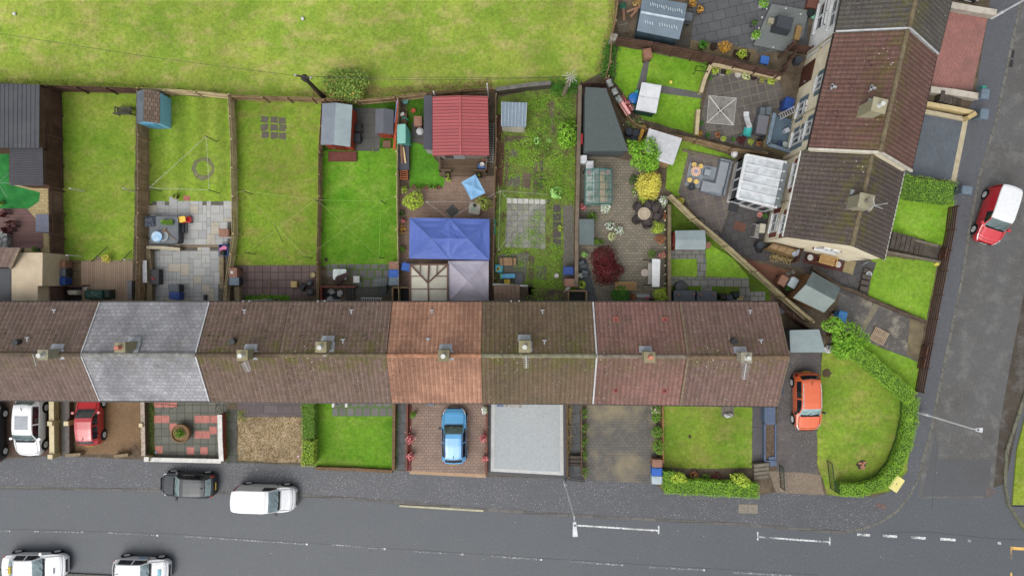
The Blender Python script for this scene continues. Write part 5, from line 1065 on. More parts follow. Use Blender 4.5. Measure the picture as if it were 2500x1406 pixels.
for x, y, z, l in ((1058, 224, 2.5, 'shorter white post behind the left of the red roof'), (1189, 205, 3.3, 'taller white post behind the right corner of the red roof')):
    p = P(x, y, z+GZ); single('white_post', l, 'post', MB().tube((p.x, p.y, 0), (p.x, p.y, z+GZ), .05), simple('post_white', (226, 220, 222)), 'white posts behind the summerhouse')
dk = thing('deck', 'brown deck in front of the red summerhouse with rails on both sides', 'deck', P(1130, 408, 0)); dkw = wood('deck_board', (98, 82, 66), (76, 62, 48))
m = MB(); a = P(1073, 386, .3); b = P(1188, 430, .3)
for i in range(9): y = a.y+(b.y-a.y)*(i+.5)/9; m.box(((a.x+b.x)/2, y, .05), (b.x-a.x, abs(b.y-a.y)/9-.012, .25+GZ))
m.build('boards', dkw, dk, world=True)
for q in (((1073, 386), (1073, 415)), ((1073, 415), (1100, 416)), ((1158, 416), (1187, 416)), ((1187, 386), (1187, 416))):
    a, b = P(*q[0], 1.0), P(*q[1], 1.0); m = MB(); m.bar(a, b, .1, .07); m.bar(a-Vector((0, 0, .35)), b-Vector((0, 0, .35)), .04, .07); m.bar((a.x, a.y, .2), a, .1).bar((b.x, b.y, .2), b, .1); m.build('railing', dkw, dk, world=True)
for x, y, l in ((1093, 427, 'white square planter left of the brown deck'), (1169, 428, 'white square planter beside the light blue parasol')):
    t = boxthing('planter', x, y, 13, 14, .4, simple('planter_white', (208, 204, 184)), l, 'planter', lidm=soil, group='white square planters'); m = MB().cloud((0, 0, .42), (.16, .16, .14), 60, .09, 3); m.build('foliage', LV['olive'], t)
t = boxthing('crate', 1176, 406, 18, 11, .4, simple('crate_blue', (0, 0, 0)), 'blue crate in the corner of the brown deck', 'crate', z=.3)
single('bowl', 'white round bowl on the blue crate', 'bowl', MB().lathe(tuple(P(1177, 402, .8)), [(.08, 0), (.16, .1), (.14, .1), (.05, .03)], 14), simple('bucket_white', (0, 0, 0)))
spiky(1181, 390, 6, .6, 'pink', 'flowering pot in the deck corner under the red roof', (.15, .35, (150, 90, 70)), n=30)
ladder((1199, 300), (1196, 398), .5, .5, 'long grey ladder lying between the red roof and the fence', .42, 17, simple('ladder_grey', (150, 152, 152)))
t = thing('plastic_shed', 'pale turquoise plastic storage shed by the low fence', 'shed', P(986, 328, 0)); z = 1.3
a, b, c, d, e, f = P(968, 304, z), P(990, 303, z+.12), P(1001, 322, z-.35), P(1001, 352, z-.35), P(990, 350, z+.12), P(970, 351, z)
tq = simple('turquoise_plastic', (138, 196, 184), (126, 184, 172), 2, .05, .4); tq2 = simple('turquoise_front', (94, 172, 154), rough=.4)
MB().quad(a, b, e, f).build('roof', tq, t, world=True); m = MB(); m.quad(b, c, d, e); 
for p, q in ((a, b), (b, c), (c, d), (d, e), (e, f), (f, a)): m.quad(p, q, (q.x, q.y, 0), (p.x, p.y, 0))
m.build('body', tq2, t, world=True); bars([lerp(b, e, .35)+Vector((.01, 0, .02)), lerp(c, d, .35)+Vector((.01, 0, .02))], .03).build('lid_seam', simple('turquoise_dark', (50, 110, 100)), t, world=True)
wbin(1020, 296, 'brown', 0, 'brown bin alone beside the charcoal lean-to'); 
t = thing('barbecue', 'white and black kettle barbecue beside the charcoal lean-to', 'barbecue', P(1026, 322, .7).to_2d().to_3d()+Vector((0, 0, GZ))); MB().lathe((0, 0, .5), [(.1, 0), (.25, .12), (.28, .24), (.24, .36), (.12, .44), (.02, .45)], 14).build('kettle', simple('kettle_white', (196, 198, 200), rough=.35), t)
for k in range(3): MB().tube((cos(k*2.1)*.24, sin(k*2.1)*.24, 0), (cos(k*2.1)*.1, sin(k*2.1)*.1, .55), .015).build('leg', simple('chair_black', (0, 0, 0)), t)
t = boxthing('timber_planter', 984, 384, 30, 62, .6, wood('planter_brown', (104, 84, 66), (80, 62, 48)), 'long brown timber planter with a black top and offcuts on it', 'planter', lidm=simple('felt_charcoal', (0, 0, 0)))
for i, (x, y, x1, y1, c) in enumerate(((977, 352, 982, 400, (136, 104, 84)), (984, 360, 990, 398, (220, 190, 140)), (980, 350, 984, 385, (120, 90, 74)))): single('timber_offcut', ['brown timber offcut on the black planter top, left one', 'pale yellow timber offcut on the black planter top', 'short brown offcut at the upper end of the black planter top'][i], 'offcut', MB().bar(P(x, y, .75+i*.05), P(x1, y1, .75+i*.05), .12, .05), wood('offcut_%d' % i, c))
t = thing('crates', 'stack of orange brown slatted crates by the low fence', 'crate', P(987, 428, 0)); m = MB(); p = P(987, 428, .4)
for i in range(5): m.box((p.x, p.y-.28+i*.14, .02+GZ), (.5, .06, .45))
for s in (-1, 1): m.box((p.x+s*.24, p.y, .02+GZ), (.05, .7, .5))
m.build('crate', wood('crate_orange', (168, 104, 72), (128, 76, 52)), t, world=True)
m = MB(); [m.tube(P(961+i*3, 366-i, 1.35), P(969+i*3, 246, 1.35), .04) for i in range(2)]; single('poles', 'orange and grey long poles lying on the low fence top', 'poles', m, simple('pole_orange', (222, 110, 70), (196, 90, 60)))
single('pipe', 'light blue pipe lying beside the orange poles', 'pipe', MB().tube(P(963, 300, 1.42), P(970, 245, 1.42), .035), simple('pipe_blue', (130, 170, 220)))
single('pot_lid', 'teal round tub at the rear fence', 'tub', MB().lathe(tuple(P(989, 246, .4)), [(.2, -.35), (.24, 0), (.2, .02), (.02, .04)], 14), simple('tub_teal', (96, 156, 150)))
single('watering_can', 'white plastic can on the crate heap by the low fence', 'can', rbox(MB(), tuple(P(983, 281, .5)), (.3, .2, .25), .6, .06), simple('bucket_white', (0, 0, 0)))
boxthing('wood_stack', 985, 290, 16, 30, .4, wood('planter_brown', (0, 0, 0)), 'low stack of brown timber behind the turquoise shed', 'timber')
single('hose', 'teal hose looped over the timber stack', 'hose', MB().path([P(981, 292, .55), P(985, 287, .6), P(993, 290, .6), P(997, 295, .55)], .035), simple('hose_teal', (60, 170, 150)))
m = MB(); m.lathe(tuple(P(1009, 270, .3)), [(.12, -.25), (.17, 0), (.13, 0), (.12, -.05)], 12); single('plant_pot', 'terracotta pot on the grass by the charcoal lean-to', 'pot', m, potm((186, 90, 60)))
for i, (x, y) in enumerate(((1010, 456), (1041, 458), (1071, 458))): single('plant_pot', ['dark ringed pot at the left end of the row along the artificial lawn', 'dark ringed pot in the middle of the row along the artificial lawn', 'dark ringed pot at the right end of the row along the artificial lawn'][i], 'pot', MB().lathe(tuple(P(x, y, .3)), [(.1, -.28), (.15, 0), (.12, 0), (.11, -.06)], 14), potm((120, 78, 60)), 'pots along the artificial lawn')
for i, x in enumerate((1020, 1030, 1052, 1062)): spiky(x, 457, 7, .4, 'green', ['leftmost green plant in the pot row below the artificial lawn', 'second green plant in the pot row, left of the middle pot', 'third green plant in the pot row, right of the middle pot', 'rightmost green plant in the pot row below the artificial lawn'][i], None, 40)
for x, y, r_, lv, l in ((988, 464, 9, 'lime', 'small lime plant in a round pot by the low fence'), (983, 562, 11, 'gold', 'golden shrub left of the blue gazebo'), (981, 522, 7, 'dark', 'small dark shrub at the blue gazebo corner'), (982, 608, 7, 'green', 'small green pot plant left of the blue gazebo'), (985, 540, 5, 'rednflower', 'tiny red plant left of the blue gazebo')): bush(x, y, r_, .6, lv, l, 'shrub', pot=(.17, .3, (120, 96, 70)) if r_ < 10 else None, sz=.085, n=150)
bush(1008, 490, 27, 1.2, 'lime', 'large yellow green shrub at the brown paving corner', 'shrub', sz=.13, n=900, group='yellow green shrubs'); bush(1181, 492, 20, 1.1, 'olive', 'round olive shrub beside the light blue parasol', 'shrub', sz=.12, n=620); spiky(1095, 439, 8, .5, 'lime', 'lime plant below the left white planter', None, 40)
t, pl, c = parasol_roof([(1127, 445), (1161, 426), (1185, 471), (1150, 488)], [(1156, 457)], 1.9, 2.05, simple('parasol_sky', (138, 186, 224), (128, 176, 216), 2, .06, .7), alum, 'light blue square parasol near the deck', 'parasol', 'parasol', [(0, 1, 4), (1, 2, 4), (2, 3, 4), (3, 0, 4)], .06); MB().tube((c.x, c.y, 0), (c.x, c.y, 2.0), .03).build('pole', alum, t, world=True); MB().lathe((c.x, c.y, GZ), [(.3, 0), (.3, .05), (.06, .1)], 14).build('base', simple('base_grey', (110, 110, 108)), t, world=True)
t = thing('garden_table', 'grey square table with a parasol hole and small things on it', 'table', P(1159, 510, .7).to_2d().to_3d()+Vector((0, 0, GZ)), radians(-8)); rbox(MB(), (0, 0, .68), (.8, .8, .05), 0, .08).build('top', simple('table_grey', (168, 164, 154)), t)
for i in (-1, 1):
    for j in (-1, 1): MB().box((i*.33, j*.33, 0), (.05, .05, .68)).build('leg', simple('table_leg', (120, 116, 110)), t)
p = P(1159, 502, .74); single('tray', 'small dark tray on the grey square table', 'tray', MB().box((p.x, p.y, .735+GZ), (.22, .24, .03), .6), simple('toy_black', (0, 0, 0))); single('cup', 'small green cup on the grey square table', 'cup', MB().lathe((p.x-.05, p.y-.24, .735+GZ), [(.05, 0), (.07, .09), (.05, .09), (.04, .02)], 12), simple('cup_green', (110, 200, 150)))
blue = simple('gazebo_blue', (92, 116, 190), (82, 104, 178), .8, .07, .55); steel = simple('steel_pole', (150, 152, 156), metal=.5, rough=.4)
def twin(label):
    z, zp = 2.05+GZ, 2.75+GZ; a, b, c, d = P(1000, 532, z), P(1195, 535, z), P(1195, 635, z), P(999, 631, z); tm, bm = (a+b)/2, (d+c)/2; pl_, pr = P(1053, 582, zp), P(1142, 583, zp); tm.z = bm.z = z+.12
    t = thing('gazebo', label, 'gazebo', P(1097, 583, 0)); m = MB(); ctr = (pl_+pr)/2-Vector((0, 0, .1))
    for f in ((d, a, pl_), (a, tm, pl_), (tm, b, pr), (b, c, pr), (c, bm, pr), (bm, d, pl_), (tm, pr, ctr), (pr, bm, ctr), (bm, pl_, ctr), (pl_, tm, ctr)):
        n = 7; g = {}
        for i in range(n+1):
            for j in range(n+1-i):
                u, w2 = i/n, j/n; p = f[0]*(1-u-w2)+f[1]*u+f[2]*w2; s = 27*u*w2*(1-u-w2); q = (f[1]-f[0]).normalized(); g[i, j] = len(m.v); m.v.append((p.x, p.y, p.z-.1*s+.03*s*sin(p.dot(q)*13+p.x*3)))
        for i in range(n):
            for j in range(n-i):
                m.f.append((g[i, j], g[i+1, j], g[i, j+1])); m.uv.append(None)
                if j < n-i-1: m.f.append((g[i+1, j], g[i+1, j+1], g[i, j+1])); m.uv.append(None)
    dn = Vector((0, 0, .3))
    for p, q in ((a, tm), (tm, b), (b, c), (c, bm), (bm, d), (d, a)): m.quad(p, q, q-dn, p-dn)
    m.build('canopy', blue, t, world=True); sm = MB()
    for p, q in ((a, pl_), (d, pl_), (tm, pl_), (bm, pl_), (tm, pr), (bm, pr), (b, pr), (c, pr)): sm.tube(p+Vector((0, 0, .012)), q+Vector((0, 0, .012)), .02, n=5)
    sm.build('seams', simple('seam_blue', (104, 128, 196)), t, world=True)
    for p in (a, b, c, d, tm, bm): q = lerp(p, P(1097, 583, z), .04); MB().tube((q.x, q.y, 0), (q.x, q.y, z-.05), .03).build('leg', steel, t, world=True)
twin('big blue two-peaked fabric gazebo')
lil = simple('gazebo_lilac', (190, 184, 196), (172, 166, 180), .7, .08, .55)
t, pl, c = parasol_roof([(1094, 637), (1193, 637), (1193, 736), (1096, 736)], [(1143, 687)], 2.0, 2.75, lil, steel, 'lilac grey fabric gazebo touching the house roof', faces=[(0, 1, 4), (1, 2, 4), (2, 3, 4), (3, 0, 4)], trim=[(0, 4), (1, 4), (2, 4), (3, 4)]); legs(t, pl, c, 2.0, steel)
pc = simple('polycarbonate_cream', (212, 208, 190), (196, 192, 174), 1, .07, .35); brf = simple('frame_brown', (110, 78, 70), rough=.5)
t, pl, c = parasol_roof([(1002, 646), (1093, 646), (1093, 736), (1002, 736)], [(1045, 691), (1047, 737)], 2.1, 2.6, pc, brf, 'beige hardtop gazebo with brown roof bars', faces=[(0, 1, 4), (1, 2, 5, 4), (0, 4, 5, 3)], valance=.1); legs(t, pl, c, 2.1, brf, .05)
k = P(1045, 691, 2.6+GZ); up = Vector((0, 0, .05))
for a, b in [(pl[0], k), (pl[1], k), (P(1047, 737, 2.6+GZ), k), ((pl[0]+pl[1])/2, k)]: MB().bar(a+up, b+up, .11, .06).build('hip_bar', brf, t, world=True)
for a, b in zip(pl, pl[1:]+pl[:1]): MB().bar(a+up, b+up, .09, .09).build('frame_rail', brf, t, world=True)
for f in (.32, .66):
    for a, b in (((pl[0], pl[3]), 0), ((pl[1], pl[2]), 0)):
        p = lerp(*a, f); q = lerp(p, Vector((k.x, p.y, k.z)), 1 if f > .5 else .72); MB().bar(p+up, q+up, .05, .05).build('glazing_bar', brf, t, world=True)
for f in (.27, .72): p = lerp(pl[0], pl[1], f); q = lerp(p, Vector((p.x, k.y, k.z)), .55); MB().bar(p+up, q+up, .05, .05).build('glazing_bar', brf, t, world=True)
wbin(993, 652, 'blue', 260, 'blue bin squeezed left of the beige hardtop gazebo')
cpole((1042, 493), 1.7, 'white clothes pole on the brown paving by the yellow green shrub', 'white'); cline([((1042, 493), (1165, 493)), ((1042, 493), (1092, 531)), ((1104, 531), (1160, 495))], 'washing line over the brown paving above the blue gazebo', c=(216, 206, 196))
single('green_bar', 'green bar hanging on the fence beside the blue gazebo', 'bar', MB().tube(P(1208, 535, 1.3), P(1208, 572, 1.3), .06), simple('bar_green', (30, 124, 96)))
# ---- overgrown garden
fshed([(1225, 249), (1286, 251), (1283, 310), (1224, 309)], 1.75, simple('metal_blue_grey', (134, 150, 164), (122, 138, 152), 1, .07, .4), simple('metal_cream', (212, 206, 190), rough=.5), 'small metal shed with blue grey roof and cream front', ribs=((0, 1), (3, 2), 7), ribm=simple('rib_pale', (176, 188, 198), rough=.4), th=.12, ov=.06, door=(2, .32, .75, simple('metal_cream_door', (222, 216, 200), rough=.5)))
clump('weeds', [(1214, 330), (1300, 240), (1404, 215), (1404, 500), (1376, 505), (1350, 480), (1230, 480)], 1500, .1, 'hedge', hz=.3, patch=26); clump('weeds', [(1290, 240), (1400, 220), (1400, 480), (1300, 480)], 700, .11, 'green', hz=.35, patch=14); clump('weeds', [(1335, 485), (1372, 490), (1370, 640), (1290, 690), (1225, 620)], 480, .09, 'hedge', hz=.2, patch=12); clump('weeds', [(1290, 640), (1370, 620), (1370, 735), (1285, 735)], 420, .09, 'hedge', hz=.2, patch=10); clump('ferns', [(1340, 200), (1412, 196), (1412, 230), (1350, 232)], 320, .14, 'fern', hz=.4)
clump('straw_grass', [(1240, 310), (1390, 250), (1380, 420), (1250, 460)], 130, .1, 'straw', hz=.18)
clump('moss', [(1232, 484), (1334, 486), (1332, 610), (1232, 606)], 240, .06, 'lime', hz=.05)
bush(1386, 328, 27, 1.4, 'tree', 'bright leafy bush beside the long brown wall', 'bush', sz=.16, n=750, ry=34)
bush(1355, 472, 15, .7, 'cabbage', 'pale green rosette plant beside the slab patio', 'plant', sz=.2, n=110, ry=19); bush(1311, 342, 9, .5, 'cabbage', 'pale green rosette among the weeds, larger of two', 'plant', sz=.16, n=60); bush(1340, 343, 6, .4, 'cabbage', 'pale green rosette among the weeds, smaller of two', 'plant', sz=.13, n=30)
bush(1368, 558, 8, .4, 'lime', 'lime green plant on the gravel edge', 'plant', sz=.1, n=80)
m = MB(); m.tube(P(1222, 476, 0), P(1222, 466, 1.7), .035).tube(P(1216, 447, .2), P(1219, 468, 1.6), .03); single('clothes_pole', 'weathered clothes pole at the fence of the overgrown garden', 'pole', m, fgrey, 'clothes line poles'); cpole((1217, 613), 1.7, 'thin clothes pole at the lower left of the slab patio', 'metal'); cpole((1340, 490), 1.7, 'clothes pole by the pale green rosette plant', 'metal')
cline([((1222, 466), (1338, 475)), ((1224, 468), (1273, 528)), ((1273, 528), (1342, 489)), ((1273, 528), (1217, 613)), ((1221, 468), (1217, 613)), ((1222, 466), (1190, 482))], 'pale washing line over the slab patio', c=(206, 208, 200))
t = thing('picnic_table', 'small brown wooden picnic table on the gravel', 'picnic table', P(1240, 639, .4).to_2d().to_3d()+Vector((0, 0, GZ))); pw = wood('picnic_wood', (150, 122, 92), (124, 98, 72))
m = MB(); [m.box((-.24+i*.16, 0, .5), (.15, .55, .03)) for i in range(4)]; m.build('tabletop', pw, t)
for s in (-1, 1): MB().box((s*.48, 0, .3), (.2, .55, .03)).build('bench', pw, t); MB().bar((-.55, s*.2, .02), (.3, s*.2, .5), .04).bar((.55, s*.2, .02), (-.3, s*.2, .5), .04).build('leg', pw, t)
t = thing('sandpit', 'turquoise square sandpit full of yellow toys', 'sandpit', P(1218, 656, .3).to_2d().to_3d()+Vector((0, 0, GZ)), radians(-6)); rbox(MB(), (0, 0, 0), (.58, .58, .28), 0, .1).build('tub', simple('sandpit_turquoise', (54, 156, 176)), t); rbox(MB(), (0, 0, .285), (.46, .46, .02), 0, .08).build('sand', simple('sandpit_inside', (90, 190, 206)), t)
m = MB(); [rbox(m, (R.uniform(-.15, .15), R.uniform(-.15, .15), .3), (.14, .09, .08), R.random()*3, .03) for _ in range(7)]; m.build('toys', simple('toy_yellow_pale', (226, 214, 120)), t)
t = thing('play_kitchen', 'sky blue plastic play bench with green ends', 'toy', P(1240, 674, .5).to_2d().to_3d()+Vector((0, 0, GZ)), radians(2)); rbox(MB(), (0, 0, .0), (1.0, .3, .5), 0, .05).build('body', simple('play_blue', (104, 186, 226)), t); MB().box((-.49, 0, .0), (.1, .36, .56)).build('end', simple('play_green', (96, 200, 140)), t)
chair(1238, 688, 0, 'small yellow plastic chair by the sky blue play bench', simple('play_yellow', (236, 206, 84)), .36, seatz=.3)
boxthing('paving_pallet', 1266, 682, 20, 30, .1, asphalt('glass_sheet', (112, 116, 120), .3, sp=(190, 190, 190)), 'grey slab stack beside the yellow chair', 'slabs')
po = thing('porch', 'small brown tiled porch roof at the mossy house', 'porch', P(1237, 715, 0)); m = MB(); slope(m, P(1206, 696, 2.5), P(1269, 696, 2.5), P(1206, 741, 3.0), P(1269, 741, 3.0), .33, .03, .03, .06); m.build('roof', tile('tile_porch', (92, 76, 64), (76, 62, 50), .5, .3, 0), po, world=True)
a, b = P(1209, 700, 2.4), P(1266, 700, 2.4); MB().prism([(a.x, a.y), (b.x, b.y), (b.x, -1.2), (a.x, -1.2)], 0, 2.4).build('wall', rend, po, world=True); MB().tube(P(1203, 694, 2.45), P(1288, 698, 2.45), .06).build('gutter', simple('pipe_grey', (0, 0, 0)), po, world=True)
wbin(1388, 661, 'navy', 90, 'navy blue bin beside the long brown wall, above the brown one'); wbin(1390, 690, 'brown', 270, 'brown bin beside the long brown wall')
single('plant_pot', 'white round pot on the moss of the overgrown garden', 'pot', MB().lathe(tuple(P(1359, 673, .35)), [(.14, -.3), (.18, -.1), (.16, .02), (.02, .04)], 14), simple('bucket_white', (0, 0, 0))); single('watering_can', 'white watering can below the brown bin', 'can', rbox(MB(), tuple(P(1386, 704, .3)), (.35, .22, .25), .7, .07).tube(P(1384, 706, .5), P(1378, 712, .6), .03), simple('bucket_white', (0, 0, 0)))
# ---- poles in the field
def upole(base, top, z, label, fan=0, arm=0):
    a, b = P(*base, GZ), P(*top, z); t = thing('utility_pole', label, 'utility pole', a, 0, 'wooden utility poles'); MB().tube((a.x, a.y, -.1), b, .17, .12, 10).build('pole', wood('pole_tarred', (66, 54, 46), (48, 40, 34)) if not fan else wood('pole_grey', (130, 122, 100), (98, 92, 76)), t, world=True)
    up = (b-a).normalized()
    if arm: MB().bar(b+Vector((-.55, .1, -.1)), b+Vector((.55, -.1, -.1)), .1).build('crossarm', wood('pole_tarred', (0, 0, 0)), t, world=True); MB().lathe((b.x, b.y, b.z-.55), [(.22, 0), (.24, .3), (.1, .5)], 10).build('transformer', simple('transformer', (52, 52, 54)), t, world=True)
    ins = simple('insulator', (206, 208, 208), rough=.3)
    for i in range(fan): g = i*2*pi/fan; e = b+Vector((cos(g)*.5*(.7+.5*(i % 3)/2), sin(g)*.5*(.7+.5*(i % 3)/2), -.15)); MB().tube(b, e, .017, n=5).build('insulator_arm', ins, t, world=True)
    if arm:
        for s in (-.5, .5): MB().lathe((b.x+s, b.y-s*.18, b.z-.05), [(.05, 0), (.08, .06), (.04, .16)], 8).build('insulator', ins, t, world=True)
    return b
p1 = upole((790, 238), (740, 187), 4.9, 'dark tarred pole with a crossarm beside the round bush', 0, 1); p2 = upole((1376, 231), (1394, 188), 4.6, 'grey pole with a fan of pale spokes at the garden corner', 11)
def wire(pts, label, r=.012):
    m = MB()
    for a, b in zip(pts, pts[1:]):
        prev = a
        for i in range(1, 9): u = i/8; q = lerp(a, b, u)-Vector((0, 0, .5*u*(1-u))); m.tube(prev, q, r, n=4); prev = q
    single('overhead_wire', label, 'wire', m, simple('wire_dark', (70, 72, 62)), 'overhead wires')
wire([P(-260, 40, 5.5), P(350, 137, 5.2), p1], 'thin overhead wire from the left edge to the tarred pole'); wire([p1+Vector((.4, 0, 0)), P(1050, 196, 4.6), p2], 'overhead wire between the two poles, upper one'); wire([p1, P(1060, 189, 4.8), p2], 'overhead wire between the two poles, lower one')
bush(847, 208, 56, 2.0, 'scrub', 'large round olive green bush behind the rear fence', 'bush', sz=.17, n=3200, lumps=14, ry=40)
for x, y, l in ((740, 48, 'white football lying in the middle of the field'), (38, 36, 'small white ball near the left edge of the field')): single('ball', l, 'ball', MB().lathe(tuple(P(x, y, .1)), [(.03, 0), (.1, .05), (.12, .12), (.1, .19), (.03, .23)], 12), simple('ball_white', (236, 236, 236)), 'white balls on the field')
clump('rough_grass', [(700, 226), (1000, 212), (1200, 200), (1200, 214), (960, 234), (780, 240)], 700, .12, 'straw', hz=.2); clump('rough_grass', [(-100, 190), (330, 206), (560, 224), (560, 232), (330, 214), (-100, 200)], 420, .1, 'olive', hz=.2); clump('ferns', [(1478, 100), (1505, 100), (1496, 190), (1470, 196)], 260, .17, 'fern', hz=.5)
clump('rough_grass', [(1490, -20), (1506, -20), (1500, 100), (1462, 180), (1452, 170), (1486, 60)], 380, .1, 'straw', hz=.2)
# ---- garden with the greenhouse, acer and round table
cshed = asphalt('felt_green_grey', (92, 102, 102), .25, sp=(150, 156, 156), stain=(76, 84, 82), sa=.5, rough=.8)
fshed([(1429, 213), (1480, 216), (1534, 369), (1427, 369)], 2.3, cshed, simple('shed_wall_grey', (96, 104, 108)), 'large grey felted shed with one slanted side', ribs=None)
single('red_panel', 'narrow red panel between the long wall and the grey felted shed', 'panel', MB().bar(P(1419, 332, .8), P(1418, 356, .8), .12, 1.4), simple('panel_red', (168, 40, 48)))
fence([(1420, 203), (1482, 203)], 1.2, fbrown, 'dark fence behind the grey felted shed', bw=.12)
fence([(1484, 188), (1510, 245), (1545, 298), (1590, 318)], 1.1, fmid, 'angled brown fence around the children lawn', bw=.1, gap=.02)
m = MB()
for i, (a, b) in enumerate((((1485, 196), (1492, 212)), ((1497, 218), (1504, 232)), ((1506, 236), (1514, 250)))): m.bar(P(*a, 1.45), P(*b, 1.45), .35, .3)
single('trough', 'row of pale troughs along the angled fence', 'trough', m, simple('trough_white', (176, 178, 176), (84, 92, 84), 3))
boxthing('flower_trough', 1524, 262, 12, 42, .9, wood('trough_wood', (110, 84, 62)), 'long wooden flower trough full of red flowers', 'planter', rz=32, lidm=LV['rednflower'], lidh=.1)
clump('flowers', [(1512, 248), (1520, 244), (1540, 276), (1532, 281)], 130, .09, 'rednflower', hz=1.3); clump('flowers', [(1534, 290), (1566, 298), (1556, 316), (1528, 306)], 200, .1, 'mixed', hz=.5)
for x, y, l in ((1537, 321, 'blue rimmed black barrel behind the green tree'), (1553, 325, 'black barrel beside the blue rimmed one'), (1548, 340, 'grey lidded barrel behind the green tree')): single('barrel', l, 'barrel', MB().lathe(tuple(P(x, y, .8)), [(.24, -.75), (.3, -.4), (.28, 0), (.24, 0), (.22, -.1)], 16), simple('barrel_dark', (62, 68, 78)), 'barrels behind the tree')
boxthing('flower_trough', 1567, 325, 9, 42, .5, wood('trough_wood', (0, 0, 0)), 'narrow trough of yellow flowers left of the white corrugated shed', 'planter', rz=-20, lidm=LV['gold'])
wr = simple('white_sheet', (226, 228, 230), (206, 208, 212), 1.5, .05, .45)
fshed([(1585, 314), (1664, 338), (1642, 403), (1605, 392), (1572, 364)], 2.0, wr, wood('shed_pine', (170, 140, 104)), 'white corrugated roof shed beside the green tree', ribs=((0, 1), (4, 2), 22), ribm=simple('rib_white', (208, 210, 214), rough=.4), ov=.15)
for x, y, l in ((1424, 389, 'white cube freezer box at the long wall'), (1440, 403, 'white box behind the greenhouse')): boxthing('storage_box', x, y, 18, 20, .9, simple('box_white', (222, 224, 228), rough=.4), l, 'box')
gh = thing('greenhouse', 'small glass greenhouse with green frame and plants inside', 'greenhouse', P(1461, 458, 0)); z, zr = 1.5+GZ, 2.0+GZ; a, b, c, d = P(1429, 414, z), P(1493, 413, z), P(1494, 498, z), P(1428, 499, z); r0, r1 = (a+b)/2, (d+c)/2; r0.z = r1.z = zr; gg = glass('greenhouse_glass', (176, 206, 204), .05, .2); gf = simple('frame_green', (44, 110, 100), rough=.4)
for p, q, r_, s_ in ((a, d, r1, r0), (b, c, r1, r0)):
    m = MB(); m.quad(p, q, r_, s_); m.build('roof_glass', gg, gh, world=True); f = MB()
    for u in (0, .2, .4, .6, .8, 1): f.bar(lerp(p, q, u), lerp(s_, r_, u), .035)
    for v in (0, .5): f.bar(lerp(p, s_, v), lerp(q, r_, v), .035)
    f.build('frame', gf, gh, world=True)
m = MB(); f = MB(); g0 = lambda p: Vector((p.x, p.y, GZ))
for p, q in ((a, d), (b, c), (a, b), (d, c)): m.quad(g0(p), g0(q), q, p); f.bar(p, q, .05).bar(g0(p), p, .05)
m.build('side_glass', gg, gh, world=True); f.bar(r0, r1, .05).build('corner_posts', gf, gh, world=True)
for x, y0, y1, mt, l in ((1441, 420, 492, simple('shelf_white', (196, 190, 180), (150, 160, 150), 4), 'pale staging shelf inside the greenhouse'), (1473, 420, 492, wood('shelf_wood', (170, 140, 100), (140, 110, 76)), 'wooden staging inside the greenhouse')): single('staging', l, 'shelf', MB().box(((P(x, y0, .8).x), (P(x, y0, .8).y+P(x, y1, .8).y)/2, GZ), (.55, abs(P(x, y0, .8).y-P(x, y1, .8).y), .75)), mt)
for i, (x, y, lv) in enumerate(((1437, 424, 'rednflower'), (1480, 422, 'rednflower'), (1478, 438, 'green'), (1438, 462, 'fern'), (1482, 470, 'green'), (1440, 484, 'pink'))): bush(x, y, 7, 1.2, lv, ['red flowering plant in the left corner of the greenhouse', 'red flowering plant in the right corner of the greenhouse', 'leafy green plant on the right of the greenhouse', 'teal green plant on the left shelf of the greenhouse', 'green plant at the lower right of the greenhouse', 'pink plant at the lower left of the greenhouse'][i], 'potted plant', pot=(.14, .8, (150, 100, 80)), sz=.09, n=70, group='plants in the greenhouse')
fshed([(1414, 535), (1450, 535), (1450, 598), (1414, 598)], 1.3, simple('felt_sage', (104, 116, 116), (92, 104, 104), 1.5, .08, .7), wood('shed_pine', (0, 0, 0)), 'flat grey garden store against the long brown wall', 'garden_store', 'shed', ov=.05)
t = thing('tree', 'bushy bright green tree beside the grey felted shed', 'tree', P(1558, 390, GZ)); MB().tube((0, 0, -.1), (.1, .05, 1.4), .11, .07).tube((.1, .05, 1.3), (.9, .5, 2.4), .06, .02).tube((.1, .05, 1.3), (-.7, .3, 2.4), .06, .02).tube((.1, .05, 1.3), (.2, -.8, 2.3), .05, .02).build('trunk', stemm, t)
m = MB(); m.cloud((0, 0, 2.0), (1.35, 1.35, 1.0), 1500, .17, 9, .45, -.4); m.cloud((.6, -.6, 1.7), (.9, .8, .8), 500, .17, 5, .4, -.4); m.cloud((-.6, .5, 1.8), (.8, .8, .8), 450, .17, 5, .4, -.4); m.build('crown', LV['tree'], t)
bush(1588, 452, 31, 1.7, 'yellow', 'big bright yellow shrub at the corner of the brown block paving', 'shrub', sz=.12, n=2400, lumps=10, rough=.32)
